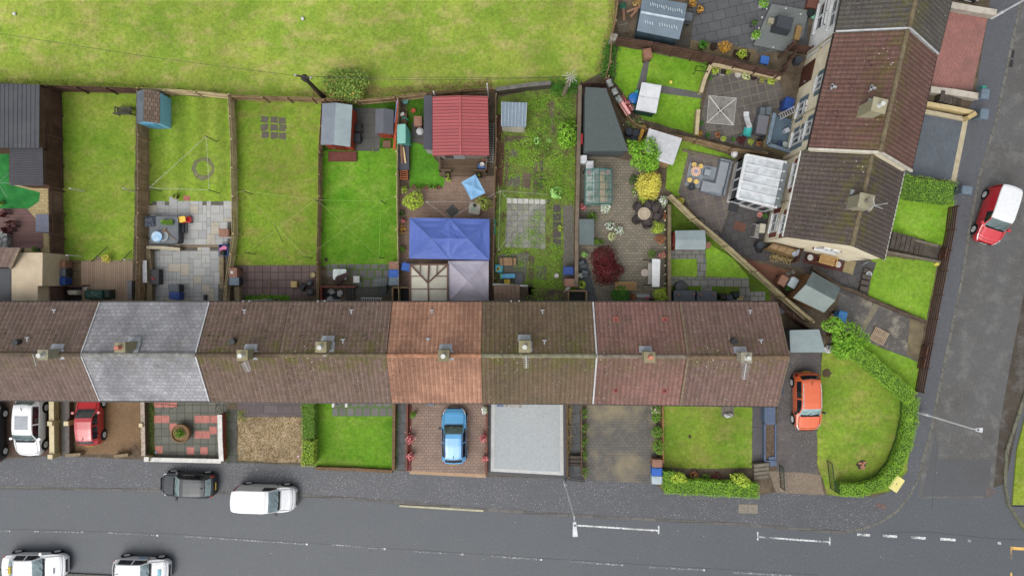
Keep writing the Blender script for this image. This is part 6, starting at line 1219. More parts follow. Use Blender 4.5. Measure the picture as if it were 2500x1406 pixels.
for x, y, r_, h, lv, l, pt in ((1548, 440, 13, .9, 'dark', 'dark green shrub left of the yellow shrub', None), (1552, 466, 14, .6, 'mixed', 'pink flowered low plant left of the yellow shrub', None), (1570, 484, 13, .7, 'lime', 'broad leaved lime plant below the yellow shrub', None), (1592, 485, 9, .7, 'dark', 'small dark shrub between the yellow shrub and the chairs', None), (1617, 492, 13, .9, 'white', 'white flowered shrub beside the diagonal fence end', None), (1606, 556, 17, .9, 'lime', 'large leaved lime hosta on the right border', None), (1614, 585, 13, .8, 'rust', 'rust leaved shrub on the right border', None), (1592, 620, 10, .9, 'green', 'green shrub above the white swing seat', None), (1618, 622, 10, .8, 'pink', 'pink flowered plant above the white swing seat', None), (1622, 528, 8, .7, 'rust', 'small russet plant beside the wicker chairs', None), (1478, 506, 15, .5, 'white', 'white flowered trough below the greenhouse', (.3, .25, (180, 176, 170))), (1446, 528, 14, .7, 'green', 'leafy green plant above the flat grey garden store', None), (1422, 505, 9, .6, 'rednflower', 'red flowered plant below the greenhouse at the wall', (.15, .3, (186, 80, 70))), (1456, 590, 8, .7, 'green', 'green plant beside the flat grey garden store', None), (1426, 622, 8, .6, 'cabbage', 'pale leaved plant with red flowers at the wall', (.16, .3, (60, 50, 50))), (1422, 694, 12, .7, 'lime', 'lime shrub at the lower end of the long wall', None), (1416, 672, 7, .6, 'white', 'white flowered plant at the long wall', (.14, .3, (120, 90, 70))), (1616, 718, 20, 1.0, 'lime', 'large lime shrub at the house wall right of the wooden bench', None), (1546, 724, 9, .5, 'rust', 'small rust plant right of the round clipped bush', None), (1468, 590, 6, .4, 'green', 'tiny green plant by the garden store corner', None)):
    bush(x, y, r_, h, lv, l, 'shrub' if not pt else 'potted plant', sz=.1, n=int(r_*r_*1.6)+50, pot=pt)
for i, (x, y, lv) in enumerate(((1489, 553, 'white'), (1512, 562, 'white'), (1492, 577, 'cream'))): bush(x, y, 12, .55, lv, ['upper left white flower pot of the three on the block paving', 'right white flower pot of the three on the block paving', 'lower cream flower pot of the three on the block paving'][i], 'potted plant', sz=.09, n=230, pot=(.25, .3, (70, 62, 56)), group='three flower pots on the paving')
t = thing('acer', 'dark red spreading acer bush', 'tree', P(1475, 648, GZ)); MB().tube((0, 0, -.1), (0, 0, .9), .07, .05).tube((0, 0, .6), (-.6, .7, 1.2), .04, .015).tube((0, 0, .6), (.7, -.5, 1.2), .04, .015).build('trunk', stemm, t)
m = MB(); m.cloud((-.2, .5, .85), (1.15, 1.15, .7), 1300, .12, 8, .25, -.3); m.cloud((0, -.4, .8), (1.2, 1.3, .7), 1500, .12, 8, .25, -.3); m.cloud((.85, -.3, .65), (.65, .5, .45), 300, .12, 4, .3, -.3); m.cloud((0, 0, .9), (.9, 1.3, .6), 900, .12, 4, .2, -.3); m.build('crown', LV['red'], t)
bush(1516, 720, 21, 1.1, 'fern', 'round clipped green bush beside the wooden bench', 'bush', sz=.1, n=1500, rough=.15)
# round table set
t = thing('garden_table', 'round mosaic topped table among the wicker chairs', 'table', P(1572, 522, .72).to_2d().to_3d()+Vector((0, 0, GZ))); m = MB()
mosl, mosd = simple('mosaic_cream', (206, 192, 168)), simple('mosaic_brown', (150, 130, 108)); MB().lathe((0, 0, .68), [(.44, 0), (.44, .04), (.01, .042)], 32).build('top', mosl, t)
for r0_, r1_ in ((.36, .39), (.22, .25), (.08, .12)):
    m = MB()
    for i in range(28):
        a, b = i*2*pi/28, (i+.72)*2*pi/28; m.quad(*[(r_*cos(q), r_*sin(q), .7245) for r_, q in ((r0_, a), (r1_, a), (r1_, b), (r0_, b))])
    m.build('mosaic_ring', mosd, t)
m = MB()
for i in range(14): a, b = i*2*pi/14, (i+.5)*2*pi/14; m.quad(*[(r_*cos(q), r_*sin(q), .7245) for r_, q in ((.27, a), (.33, a), (.33, b), (.27, b))])
m.build('mosaic_ring', mosd, t)
for k in range(3): MB().tube((cos(k*2.1)*.3, sin(k*2.1)*.3, 0), (cos(k*2.1)*.12, sin(k*2.1)*.12, .68), .025).build('leg', simple('table_iron', (60, 56, 54)), t)
wk = simple('wicker_brown', (84, 74, 72), (66, 58, 56), 6, .2, .7, .2); wcush = simple('wicker_cushion', (76, 68, 68), (66, 60, 60), 3)
def wchair(px, py, rz, label):
    p = P(px, py, .5); t = thing('wicker_chair', label, 'chair', (p.x, p.y, GZ), radians(rz), 'wicker chairs round the mosaic table'); rbox(MB(), (0, 0, .08), (.58, .56, .32), 0, .1).build('seat', wk, t); rbox(MB(), (0, .03, .41), (.46, .46, .07), 0, .08).build('cushion', wcush, t)
    m = MB()
    for i in range(11):
        a = pi*(.02+.96*i/10); b = pi*(.02+.96*(i+1)/10)
        if i < 10: h0 = .24+.2*sin((a+b)/2); m.bar((.29*cos(a), -.06-.25*sin(a), .08), (.29*cos(a), -.06-.25*sin(a), .42+h0), .19, .06, (cos(a), -sin(a), 0))
    m.build('backrest', wk, t)
    for i in (-1, 1):
        for j in (-1, 1): MB().box((i*.24, j*.22, 0), (.05, .05, .1)).build('leg', wk, t)
for x, y, l in ((1558, 505, 'upper left wicker chair at the mosaic table'), (1582, 502, 'wicker chair at the top of the mosaic table'), (1601, 508, 'wicker chair with white petals, upper right of the mosaic table'), (1605, 529, 'wicker chair right of the mosaic table'), (1580, 546, 'wicker chair below the mosaic table'), (1556, 536, 'lower left wicker chair at the mosaic table')):
    wchair(x, y, math.degrees(atan2(-(522-y), 1572-x))-90+0, l)
clump('fallen_petals', [(1601, 500), (1610, 500), (1608, 512), (1600, 512)], 18, .05, 'white', hz=.85)
sw = thing('swing_seat', 'garden swing seat with a long white canopy', 'swing seat', P(1597, 666, 0)); cw = simple('canopy_white', (224, 226, 226), (210, 212, 214), 2, .04, .6)
a, b, c, d = P(1592, 632, 1.7+GZ), P(1612, 633, 1.7+GZ), P(1610, 700, 1.7+GZ), P(1592, 700, 1.7+GZ); MB().prism([(p.x, p.y) for p in (a, b, c, d)], 1.62+GZ, lambda p: 1.72+GZ).build('canopy', cw, sw, world=True)
e = P(1590, 668, .5); MB().box((e.x, e.y, .45+GZ), (.5, 1.5, .1)).build('seat', simple('seat_pale', (196, 192, 186)), sw, world=True); MB().box((e.x+.3, e.y, .5+GZ), (.1, 1.5, .5)).build('backrest', simple('seat_pale', (0, 0, 0)), sw, world=True)
for y in (635, 696): p, q = P(1570, y, GZ), P(1608, y, GZ); MB().tube(p, q, .035).tube(p, (P(1598, y, 1.6)), .03).tube(q, P(1606, y, 1.6), .03).build('frame', simple('frame_black', (50, 52, 52)), sw, world=True)
t = thing('side_table', 'small round pale mosaic table left of the swing seat', 'table', P(1574, 666, .5).to_2d().to_3d()+Vector((0, 0, GZ))); MB().lathe((0, 0, .46), [(.27, 0), (.28, .03), (.01, .035)], 24).build('top', simple('mosaic_pale', (204, 192, 182), (180, 166, 154), 9), t); MB().lathe((0, 0, 0), [(.16, 0), (.05, .1), (.04, .46)], 12).build('leg', simple('table_iron', (0, 0, 0)), t)
oak = wood('bench_oak', (160, 132, 92), (136, 104, 64)); bench(1526, 697, 0, 1.45, 'wooden slatted bench above the round clipped bush', oak)
for x, y, r_ in ((1420, 645, 20), (1428, 668, -10)): chair(x, y, r_, 'grey folding chair on the slate bed, %s' % ('upper one' if y < 650 else 'lower one'), simple('chair_slate', (104, 112, 118)), .42, 'grey folding chairs at the wall', arms=False)
wall([(1634, 500), (1634, 740)], .9, .18, simple('wall_olive', (112, 104, 80), (94, 88, 66), 2), 'long low olive wall with solar lights between the two gardens', simple('cap_olive', (124, 112, 84), (106, 94, 70), 2))
for i in range(9): single('solar_light', 'small pale solar light along the right flower border', 'light', MB().lathe(tuple(P(1624, 516+i*22, .5)), [(.03, -.4), (.03, -.05), (.07, 0), (.05, .05), (.01, .06)], 8), simple('solar_white', (226, 214, 190)), 'solar lights along the border')
single('ornament', 'pink flamingo ornament by the house wall', 'ornament', MB().tube(P(1581, 730, .1), P(1581, 729, .6), .02).cloud(tuple(P(1580, 727, .7)), (.16, .08, .1), 40, .1, 2, .2, -1), simple('flamingo_pink', (222, 90, 110)))
boxthing('planter', 1602, 733, 34, 10, .35, simple('planter_pale', (190, 186, 180)), 'long pale planter at the house wall', 'planter', lidm=soil); boxthing('planter', 1568, 722, 40, 9, .15, simple('planter_slab', (176, 180, 178)), 'pale stone slab at the house wall beside the pink flamingo', 'slab')
# ---- triangle garden with the silver fence
fence([(1640, 475), (1700, 533), (1780, 600), (1850, 663), (1920, 726), (1988, 784)], 1.6, fpale, 'tall silvery diagonal fence across the triangle garden', bw=.15, gap=.004, side=-1, step=2.4)
gshed([(1648, 563), (1648, 610), (1722, 610), (1721, 562)], 1.55, 1.75, simple('red_shed', (150, 66, 48), (126, 52, 38), 3), simple('felt_pale_grey', (150, 164, 166), (138, 152, 154), 1.3, .06, .6), 'small red shed with pale grey roof beside the diagonal fence', 'ab', .06) 
wbin(1727, 598, 'brown', 90, 'terracotta bin behind the pale grey shed roof', s=.8)
single('trampoline', 'dark round trampoline base on the slabs by the house', 'disc', MB().lathe(tuple(P(1663, 701, .35)), [(.46, -.3), (.46, 0), (.42, .06), (.02, .1)], 24), simple('disc_dark', (76, 78, 80), rough=.45))
for x, y, w_, l in ((1671, 722, 53, 'left grey lidded storage box at the house wall'), (1726, 724, 49, 'right grey lidded storage box at the house wall')):
    boxthing('storage_box', x, y, w_, 26, .8, simple('box_dark', (58, 62, 68)), l, 'storage box', lidm=simple('box_lid', (88, 94, 102), (76, 82, 90), 2, rough=.45), group='grey storage boxes at the wall')
for x, y in ((1656, 719), (1694, 718), (1711, 720), (1743, 719)): single('brick', 'loose brick holding down the %s storage box lid' % ('left' if x < 1700 else 'right'), 'brick', MB().box(tuple(P(x, y, .83+GZ)), (.22, .1, .07), R.uniform(-.8, .8)), simple('brick_red', (150, 110, 92)), 'bricks on the storage boxes')
for i, (x, y, c, l) in enumerate(((1764, 724, (58, 54, 48), 'black sack with leaves beside the right storage box'), (1781, 727, (72, 82, 96), 'blue grey sack in the pile at the house'), (1797, 720, (44, 48, 56), 'black sack at the right of the pile'))):
    tarp(x, y, 18, 16, .5, c, l)
m = MB(); m.cloud(tuple(P(1806, 728, .3)), (.28, .2, .2), 60, .2, 3, .3, -.6); single('teddy', 'yellow and white soft toy among the sacks', 'toy', m, simple('toy_plush', (214, 180, 110), (226, 220, 200), 5))
single('white_rags', 'white rags along the house wall below the sacks', 'cloth', MB().cloud(tuple(P(1790, 735, .15)), (.9, .14, .15), 90, .22, 4, .3, -.3), simple('bag_222', (0, 0, 0)))
# ---- garden with the grey corner sofa
t = thing('outdoor_rug', 'light grey rectangular rug under the grey sofa', 'rug', P(1730, 432, GZ+.03)); c = [P(x, y, GZ+.03) for x, y in ((1684, 397), (1768, 413), (1752, 468), (1672, 453))]; MB().prism([(p.x, p.y) for p in c], GZ+.012, GZ+.035).build('rug', simple('rug_grey', (152, 160, 168), (140, 148, 156), 1.5, .06, .9), t, world=True)
so_ = simple('sofa_frame', (128, 136, 144), rough=.6); cu = simple('sofa_cushion', (152, 158, 164), (142, 148, 154), 2, .05, .85); gA = radians(-13)
t = thing('corner_sofa', 'grey L-shaped outdoor sofa on the rug', 'sofa', P(1752, 436, .4).to_2d().to_3d()+Vector((0, 0, GZ)), gA)
rbox(MB(), (.27, .1, .05), (.82, 2.5, .3), 0, .05).build('base', so_, t); rbox(MB(), (-.55, -.75, .05), (1.0, .85, .3), 0, .05).build('chaise_base', so_, t)
rbox(MB(), (.2, .35, .352), (.62, 1.75, .13), 0, .06).build('seat_cushion', cu, t); rbox(MB(), (-.3, -.78, .355), (1.45, .72, .13), 0, .06).build('seat_cushion', cu, t); rbox(MB(), (.62, .1, .05), (.14, 2.5, .62), 0, .05).build('backrest', so_, t); rbox(MB(), (.2, 1.32, .05), (.82, .12, .62), 0, .04).build('armrest', so_, t); rbox(MB(), (.0, -1.18, .05), (.9, .1, .5), 0, .04).build('armrest', so_, t)
boxthing('coffee_table', 1728, 421, 16, 15, .4, simple('sofa_frame', (0, 0, 0)), 'grey square coffee table in front of the sofa', 'table', rz=-13, lidm=simple('coffee_top', (160, 168, 174)))
t = thing('kids_table', 'round children table with an orange and white striped top', 'table', P(1698, 419, .45).to_2d().to_3d()+Vector((0, 0, GZ))); m1 = MB(); m2 = MB(); m1.lathe((0, 0, .42), [(.36, 0), (.36, .03), (.01, .032)], 28)
for i in range(14): a, b = i*2*pi/14, (i+.5)*2*pi/14; m2.quad(*[(r_*cos(q), r_*sin(q), .455) for r_, q in ((.2, a), (.35, a), (.35, b), (.2, b))])
m1.build('top', simple('kids_cream', (232, 222, 196)), t); m2.build('stripes', simple('kids_orange', (220, 130, 90)), t); MB().lathe((0, 0, .4555), [(.16, 0), (.01, .002)], 20).build('centre', simple('kids_blue', (130, 170, 206), (200, 120, 110), 9), t); MB().lathe((0, 0, 0), [(.22, 0), (.18, .42)], 14).build('leg', simple('kids_yellow', (226, 190, 96)), t)
for x, y, l in ((1694, 403, 'yellow topped stool above the round children table'), (1710, 407, 'yellow topped stool right of the upper one'), (1683, 440, 'yellow topped stool below the round children table, left one'), (1699, 444, 'yellow topped stool below the round children table, right one')):
    t = thing('stool', l, 'stool', P(x, y, .3).to_2d().to_3d()+Vector((0, 0, GZ)), 0, 'yellow topped children stools'); MB().lathe((0, 0, 0), [(.14, 0), (.17, .28)], 16).build('base', simple('stool_brown', (120, 84, 66)), t); MB().lathe((0, 0, .28), [(.18, 0), (.18, .03), (.01, .035)], 18).build('seat', simple('stool_yellow', (240, 206, 122)), t)
t = thing('fire_pit', 'round dark fire pit at the corner of the rug', 'fire pit', P(1688, 457, .4).to_2d().to_3d()+Vector((0, 0, GZ))); MB().lathe((0, 0, 0), [(.1, 0), (.2, .2), (.26, .4), (.22, .4), (.16, .3), (.02, .28)], 20).build('bowl', simple('fire_black', (62, 68, 74), rough=.5), t)
single('ball', 'big white globe lantern at the end of the grass strip', 'globe', MB().lathe(tuple(P(1793, 376, .3)), [(.05, -.3), (.2, -.22), (.27, 0), (.2, .2), (.1, .27), (.01, .28)], 20), simple('globe_white', (236, 236, 238), rough=.3))
wall([(1666, 366), (1800, 398)], .12, .16, simple('edging_stone', (122, 114, 98)), 'low stone edging between the grass strip and the plum slabs', None)
bush(1662, 490, 9, .6, 'yellow', 'small yellow shrub at the end of the silvery fence', 'shrub', sz=.1, n=160)
fence([(1588, 310), (1640, 328), (1705, 340), (1790, 362), (1872, 372)], 1.3, fmid, 'brown fence between the sofa garden and the rotary dryer patio', bw=.1, gap=.02, side=-1)
fence([(1508, 90), (1600, 104), (1700, 126), (1800, 152), (1905, 178)], 1.7, fbrown, 'long tall dark fence above the children lawn', bw=.13, gap=.012, side=-1)
# conservatory
cv = thing('conservatory', 'white conservatory with a glazed lean-to roof on the end house', 'conservatory', P(1850, 440, 0)); cf = simple('upvc_white', (232, 234, 236), rough=.35); zl, zh = 2.3+GZ, 2.9+GZ
A, B, C, D = P(1821, 379, zl), P(1920, 398, zh), P(1896, 507, zh), P(1799, 484, zl); gl_ = glass('conservatory_glass', (206, 212, 216), .1, .72)
MB().quad(A, B, C, D).build('roof_glass', gl_, cv, world=True)
for u in (0, .2, .4, .6, .8, 1): MB().bar(lerp(A, D, u)+up, lerp(B, C, u)+up, .09 if 0 < u < 1 else .16, .1).build('roof_bar', cf, cv, world=True)
MB().bar(A+up, D+up, .2, .14).build('eave_bar', cf, cv, world=True); MB().bar(B+up*.5, C+up*.5, .36, .1).build('lead_flashing', simple('flash_grey', (120, 128, 130)), cv, world=True)
gnd = lambda p: Vector((p.x, p.y, 0)); ia, idd = lerp(A, (A+B+C+D)/4, .05), lerp(D, (A+B+C+D)/4, .05)
for p, q, n in ((ia, idd, 4), (idd, C, 4), (B, ia, 4)):
    pz, qz = p.z-.02, q.z-.02; w_ = MB(); w_.quad((p.x, p.y, 0), (q.x, q.y, 0), (q.x, q.y, .75), (p.x, p.y, .75)); w_.quad((p.x, p.y, 2.05), (q.x, q.y, 2.05), (q.x, q.y, qz), (p.x, p.y, pz))
    for i in range(n+1): k = lerp(p, q, i/n); w_.bar((k.x, k.y, .7), (k.x, k.y, 2.2), .1)
    w_.build('wall_frame', cf, cv, world=True); MB().quad((p.x, p.y, .7), (q.x, q.y, .7), (q.x, q.y, 2.1), (p.x, p.y, 2.1)).build('window', glass('window_glass'), cv, world=True)
MB().prism([(p.x, p.y) for p in (A, B, C, D)], GZ, GZ+.05).build('floor', simple('conservatory_floor', (190, 186, 180)), cv, world=True)
# south of the conservatory
boxthing('doorstep', 1792, 506, 24, 20, .15, simple('mat_black', (56, 58, 62)), 'dark doorstep mat at the conservatory door', 'step', rz=-13)
t = thing('hose_reel', 'silver trolley frame with a grey box at the end house wall', 'trolley', P(1846, 565, .5).to_2d().to_3d()+Vector((0, 0, GZ)), radians(-10)); MB().box((0, 0, .1), (.3, .9, .5)).build('box', simple('trolley_grey', (150, 148, 140), (110, 108, 104), 4), t)
for s in (-1, 1): MB().tube((-.35, s*.45, .6), (.2, s*.45, .6), .02).tube((-.35, s*.45, .6), (-.3, s*.45, 0), .02).build('frame', alum, t)
boxthing('water_butt', 1862, 557, 14, 22, .8, simple('butt_cream', (210, 204, 184)), 'cream water butt at the end house wall', 'water butt', rz=-10)
single('hanging_basket', 'pink ringed planter by the window of the end house', 'planter', MB().lathe(tuple(P(1855, 524, .8)), [(.12, -.2), (.2, 0), (.14, 0), (.1, -.08)], 14), simple('ring_pink', (196, 130, 124))); bush(1868, 527, 7, .8, 'fern', 'teal leaved plant by the window of the end house', 'plant', sz=.1, n=80)
for i, (x, y, l) in enumerate(((1713, 540, 'black hoop leaning at the silvery fence'), (1750, 572, 'black wheel leaning at the silvery fence'))): m = MB(); c = P(x, y, .4); m.path([(c.x+.24*cos(a*.45), c.y+.24*sin(a*.45), c.z-.1+.1*sin(a*.45)) for a in range(15)], .025, 5); single('hoop', l, 'hoop', m, simple('toy_black', (0, 0, 0)))
t = thing('log_store', 'low brown timber cage with glass panes at the gable wall', 'cold frame', P(1908, 614, 0)); a, b, c, d = P(1874, 606, .9+GZ), P(1888, 594, 1.0+GZ), P(1945, 610, 1.0+GZ), P(1932, 626, .9+GZ)
lt = wood('lattice_brown', (112, 92, 62), (84, 66, 42)); m = MB()
for p, q in ((a, b), (b, c), (c, d), (d, a)): m.bar(p, q, .09); m.bar((p.x, p.y, 0), p, .08)
for u in (.33, .66): m.bar(lerp(a, d, u), lerp(b, c, u), .06)
for v in (.2, .4, .6, .8): z = Vector((0, 0, v)); m.bar(a-z, d-z, .07, .06)
m.build('frame', lt, t, world=True); MB().quad(*[p-Vector((0, 0, .02)) for p in (a, b, c, d)]).build('panel', simple('panel_tan', (150, 122, 84), (134, 106, 72), 3, rough=.5), t, world=True)
clump('twigs', [(1880, 622), (1935, 632), (1930, 640), (1878, 630)], 120, .14, 'straw', hz=.5)
single('cushion', 'white striped cushion at the end of the timber cage', 'cushion', rbox(MB(), tuple(P(1943, 618, 1.0)), (.6, .35, .12), .5, .1), slab('stripe_blue_white', (220, 224, 230), (200, 206, 216), (120, 130, 150), 9, .09, 40, 0, .03)); single('barrel', 'black barrel at the corner of the end house', 'barrel', MB().lathe(tuple(P(1857, 598, .9)), [(.22, -.85), (.27, -.4), (.25, 0), (.2, .0), (.19, -.06)], 16), simple('barrel_dark', (0, 0, 0)), 'dark barrels'); single('bucket', 'black bucket beside the corner barrel', 'bucket', MB().lathe(tuple(P(1854, 610, .4)), [(.18, -.35), (.24, 0), (.2, 0), (.18, -.1)], 14), simple('toy_black', (0, 0, 0)))
fence([(1948, 640), (1966, 600)], 1.4, fbrown, 'short dark fence beside the gable bench', bw=.12)
bench(2018, 637, -14+180, 1.25, 'honey coloured bench against the cream gable', wood('bench_honey', (182, 150, 100), (156, 122, 76)))
for x, y, l in ((1977, 629, 'white striped stool left of the honey bench'), (2045, 646, 'white striped stool right of the honey bench')):
    t = thing('stool', l, 'stool', P(x, y, .45).to_2d().to_3d()+Vector((0, 0, GZ)), 0, 'striped stools at the gable'); m = MB(); MB().lathe((0, 0, 0), [(.2, 0), (.2, .42)], 18).build('base', simple('stool_dark', (74, 60, 58)), t)
    for i in range(5): y_ = -.17+i*.085; w_ = 2*sqrt(max(.001, .21**2-y_*y_)); m.box((0, y_, .42), (w_, .062, .03))
    m.build('seat', simple('stool_slat', (224, 222, 218)), t)
gshed([(1936, 727), (1984, 663), (2052, 703), (2012, 763)], 2.0, 2.45, wood('shed_brown', (122, 92, 62), (96, 68, 44)), simple('felt_sage_pale', (140, 152, 148), (128, 140, 136), 1, .06, .65), 'brown shed with pale sage roof between the two blocks', 'ab', .14, rm2=simple('felt_sage', (0, 0, 0)), dm=wood('shed_door', (106, 78, 52)))
wbin(1912, 685, 'brown', 150, 'brown bin beside the sage roofed shed'); wbin(1937, 690, 'pale', 150, 'pale grey bin beside the sage roofed shed', 'pale'); 
t = boxthing('planter', 1924, 703, 26, 24, .45, wood('trough_wood', (0, 0, 0)), 'wooden tub with a straggly plant left of the sage roofed shed', 'planter', rz=30, lidm=soil); MB().cloud((0, 0, .5), (.3, .25, .25), 70, .13, 4, .4).build('foliage', LV['fern'], t)
for x, y, l in ((1925, 668, 'round pale boulder above the brown bin'), (1935, 664, 'grey boulder beside the pale one')): m = MB(); m.cloud(tuple(P(x, y, .15)), (.17, .16, .15), 50, .2, 3, .2, -.5); single('boulder', l, 'rock', m, simple('rock_pale', (166, 162, 152), (130, 126, 118), 3), 'boulders by the bins')
wbin(2056, 773, 'sky', 165, 'bright blue bin on the broken concrete drive', s=1.05); boxthing('step_box', 2036, 775, 18, 14, .3, wood('crate_pale', (150, 122, 98)), 'pale timber step beside the bright blue bin', 'step', rz=-30)
wall([(1985, 655), (2010, 670), (2052, 700), (2090, 712), (2122, 728), (2190, 758), (2262, 786)], .35, .22, simple('wall_dark_stone', (98, 84, 70), (70, 58, 48), 2, .3, .9), 'low dark retaining wall from the shed to the road fence', None)
steps((2118, 655), (2104, 712), 22, 4, simple('damp_concrete', (0, 0, 0)), 'curved worn steps beside the lime lawn', .12, .3)
single('plant_pot', 'white ring shaped pot on the lawn corner by the worn steps', 'pot', MB().lathe(tuple(P(2122, 670, .3)), [(.14, -.28), (.22, 0), (.13, .01), (.12, -.08)], 18), simple('pot_ring', (196, 200, 204)))
t = thing('pallet', 'pale wooden pallet lying on the concrete drive', 'pallet', P(2145, 820, GZ), radians(-28)); m = MB(); pw2 = wood('pallet_wood', (160, 142, 120), (134, 116, 96))
for i in range(9): m.box((-.5+i*.125, 0, .1), (.085, .95, .02))
m.build('boards', pw2, t); m = MB()
for j in (-.44, 0, .44): m.box((0, j, .01), (1.1, .1, .088)); m.box((0, j, .122), (1.1, .1, .02))
m.build('bearers', pw2, t)
tr = thing('tree', 'yellow green spreading tree behind the flat grey roof', 'tree', P(2020, 818, GZ)); MB().tube((0, 0, -.1), (.1, 0, 1.5), .12, .08).tube((.1, 0, 1.4), (-.6, .7, 2.6), .06, .02).tube((.1, 0, 1.4), (.9, -.2, 2.6), .06, .02).tube((.1, 0, 1.4), (0, -.8, 2.5), .06, .02).build('trunk', stemm, tr)
m = MB(); m.cloud((.25, -.15, 2.1), (1.6, 1.45, 1), 1200, .18, 9, .45, -.3); m.cloud((-.55, .85, 2.2), (.95, .9, .8), 420, .18, 5, .4, -.3); m.cloud((1.1, -.1, 1.8), (1.05, .95, .8), 420, .17, 5, .4, -.3); m.cloud((.1, -1.05, 1.8), (1.1, .85, .8), 400, .17, 5, .4, -.3); m.build('crown', LV['tree'], tr)
fshed([(1928, 806), (2000, 804), (2016, 860), (1930, 860)], 2.2, simple('felt_pale_grey', (0, 0, 0)), simple('wall_charcoal', (70, 72, 78)), 'flat pale grey garage roof beside the gable end', 'garage', 'garage')
fence([(1908, 745), (1936, 770), (1985, 808)], 1.5, fbrown, 'dark fence in the narrow gap behind the gable-end house', bw=.13)
single('timber', 'tan plank lying in the gap behind the gable-end house', 'plank', MB().bar(P(1940, 758, .3), P(1962, 778, .6), .14, .05), pw2); single('barrel', 'grey round barrel behind the gable-end house', 'barrel', MB().lathe(tuple(P(1910, 756, .8)), [(.22, -.75), (.27, -.3), (.25, 0), (.02, .02)], 16), simple('barrel_grey', (84, 92, 100)))
m = MB(); m.cloud(tuple(P(2024, 852, .25)), (.42, .32, .25), 110, .24, 4, .3, -.5); single('rubbish_bag', 'torn white bags at the corner of the flat grey garage', 'bag', m, simple('bag_222', (0, 0, 0)))
# ---- upper right gardens
t = gshed([(1570, -8), (1556, 76), (1658, 97), (1678, 10)], 1.9, 2.12, simple('metal_dark', (72, 90, 100), (60, 78, 88), 2), simple('metal_slate', (126, 142, 154), (114, 130, 142), 1, .06, .4), 'grey metal shed with a white ridge strip at the top edge', None, .08, trim=simple('ridge_white', (206, 222, 232)), ribs=.17)
m = MB()
for r0_, r1_ in (((1585, 12), (1666, 30)), ((1566, 54), (1654, 70))):
    for i in range(15):
        if R.random() < .9: a = lerp(P(*r0_, 2.08), P(*r1_, 2.08), (i+.5)/15); m.box((a.x, a.y+R.uniform(-.05, .05), 2.06+GZ), (.05, .16+.1*R.random(), .06), .2)
m.build('roof_fixings', simple('ridge_white', (0, 0, 0)), t, world=True)
wbin(1679, 40, 'grey', 80, 'dark grey bin at the side of the grey metal shed')
t = thing('pallet', 'grey pallet upright in the rubbish by the field fence', 'pallet', P(1520, 66, GZ), radians(10)); m = MB(); [m.box((0, -.4+i*.13, .1), (.8, .08, .03)) for i in range(7)]; m.build('boards', wood('pallet_grey', (120, 112, 100), (92, 84, 74)), t)
for i, (x, y, x1, y1) in enumerate(((1530, 30, 1572, 14), (1540, 42, 1570, 6), (1522, 22, 1524, 50))): single('timber', ['brown plank slanting behind the grey metal shed, lower one', 'brown plank slanting behind the grey metal shed, upper one', 'grey upright plank by the field fence'][i], 'plank', MB().bar(P(x, y, .5), P(x1, y1, .9), .16, .06), wood('offcut_0', (0, 0, 0)))
single('tarp_heap', 'small green cover in the rubbish by the field fence', 'cover', MB().cloud(tuple(P(1520, 16, .3)), (.3, .24, .25), 90, .2, 3, .3, -.5), simple('tarp_teal', (60, 130, 104))); single('sack', 'straw coloured sack behind the grey metal shed', 'sack', MB().cloud(tuple(P(1555, 8, .4)), (.4, .3, .25), 90, .22, 3, .3, -.5), simple('sack_straw', (190, 160, 100)))
fence([(1512, -20), (1502, 50), (1494, 90)], 1.3, fmid, 'rear fence between the field and the grey metal shed', bw=.1, gap=.02); fence([(1494, 100), (1490, 150), (1478, 190)], 1.0, fmid, 'short fence beside the ferns at the field corner', bw=.1, gap=.02); boxthing('concrete_block', 1499, 90, 16, 16, 1.1, simple('block_pale', (170, 166, 156)), 'pale concrete pillar at the field corner', 'pillar', rz=-15)
wbin(1582, 131, 'brown', 12, 'brown bin at the end of the grey path on the children lawn')
t = thing('deck', 'raised grey composite deck with white dots of deck lights', 'deck', P(1905, 68, 0), 0); c = [P(x, y, .4) for x, y in ((1884, 10), (1975, 26), (1960, 90), (1916, 126), (1840, 110))]; MB().prism([(p.x, p.y) for p in c], 0, .4).build('boards', slab('composite_deck', (124, 130, 128), (116, 122, 120), (84, 90, 90), 9, .15, -13, .5, .012, .07, dirt=.15), t, world=True)
for x, y in ((1872, 22), (1861, 43), (1853, 69), (1852, 94), (1888, 116), (1919, 21), (1955, 35)): p = P(x, y, .41); MB().lathe((p.x, p.y, .4), [(.06, 0), (.055, .012), (.01, .013)], 12).build('deck_light', simple('deck_light_white', (226, 230, 230)), t, world=True)
p = P(1912, 60, 1.0); t = thing('barbecue', 'charcoal fabric covered barbecue on the grey composite deck', 'barbecue', (p.x, p.y, .4), radians(-13)); MB().box((0, 0, 0), (1.25, 1.0, .95), 0, .86).build('cover', simple('cover_charcoal', (70, 74, 80), (60, 64, 70), 2, .06, .6), t); MB().box((-.75, .2, 0), (.5, .4, .3)).build('side_shelf', simple('shelf_tan', (170, 164, 140)), t)
for x, y, l in ((1862, 10, 'leafy plant in a white pot at the upper deck corner'), (1843, 88, 'leafy plant in a white pot at the lower deck corner'), (1840, 57, 'small dark plant in a square pot left of the deck')): bush(x, y, 13 if y != 57 else 7, .9, 'tree' if y != 57 else 'dark', l, 'potted plant', sz=.13, n=150, pot=(.2, .35, (226, 226, 222) if y != 57 else (90, 92, 92)))
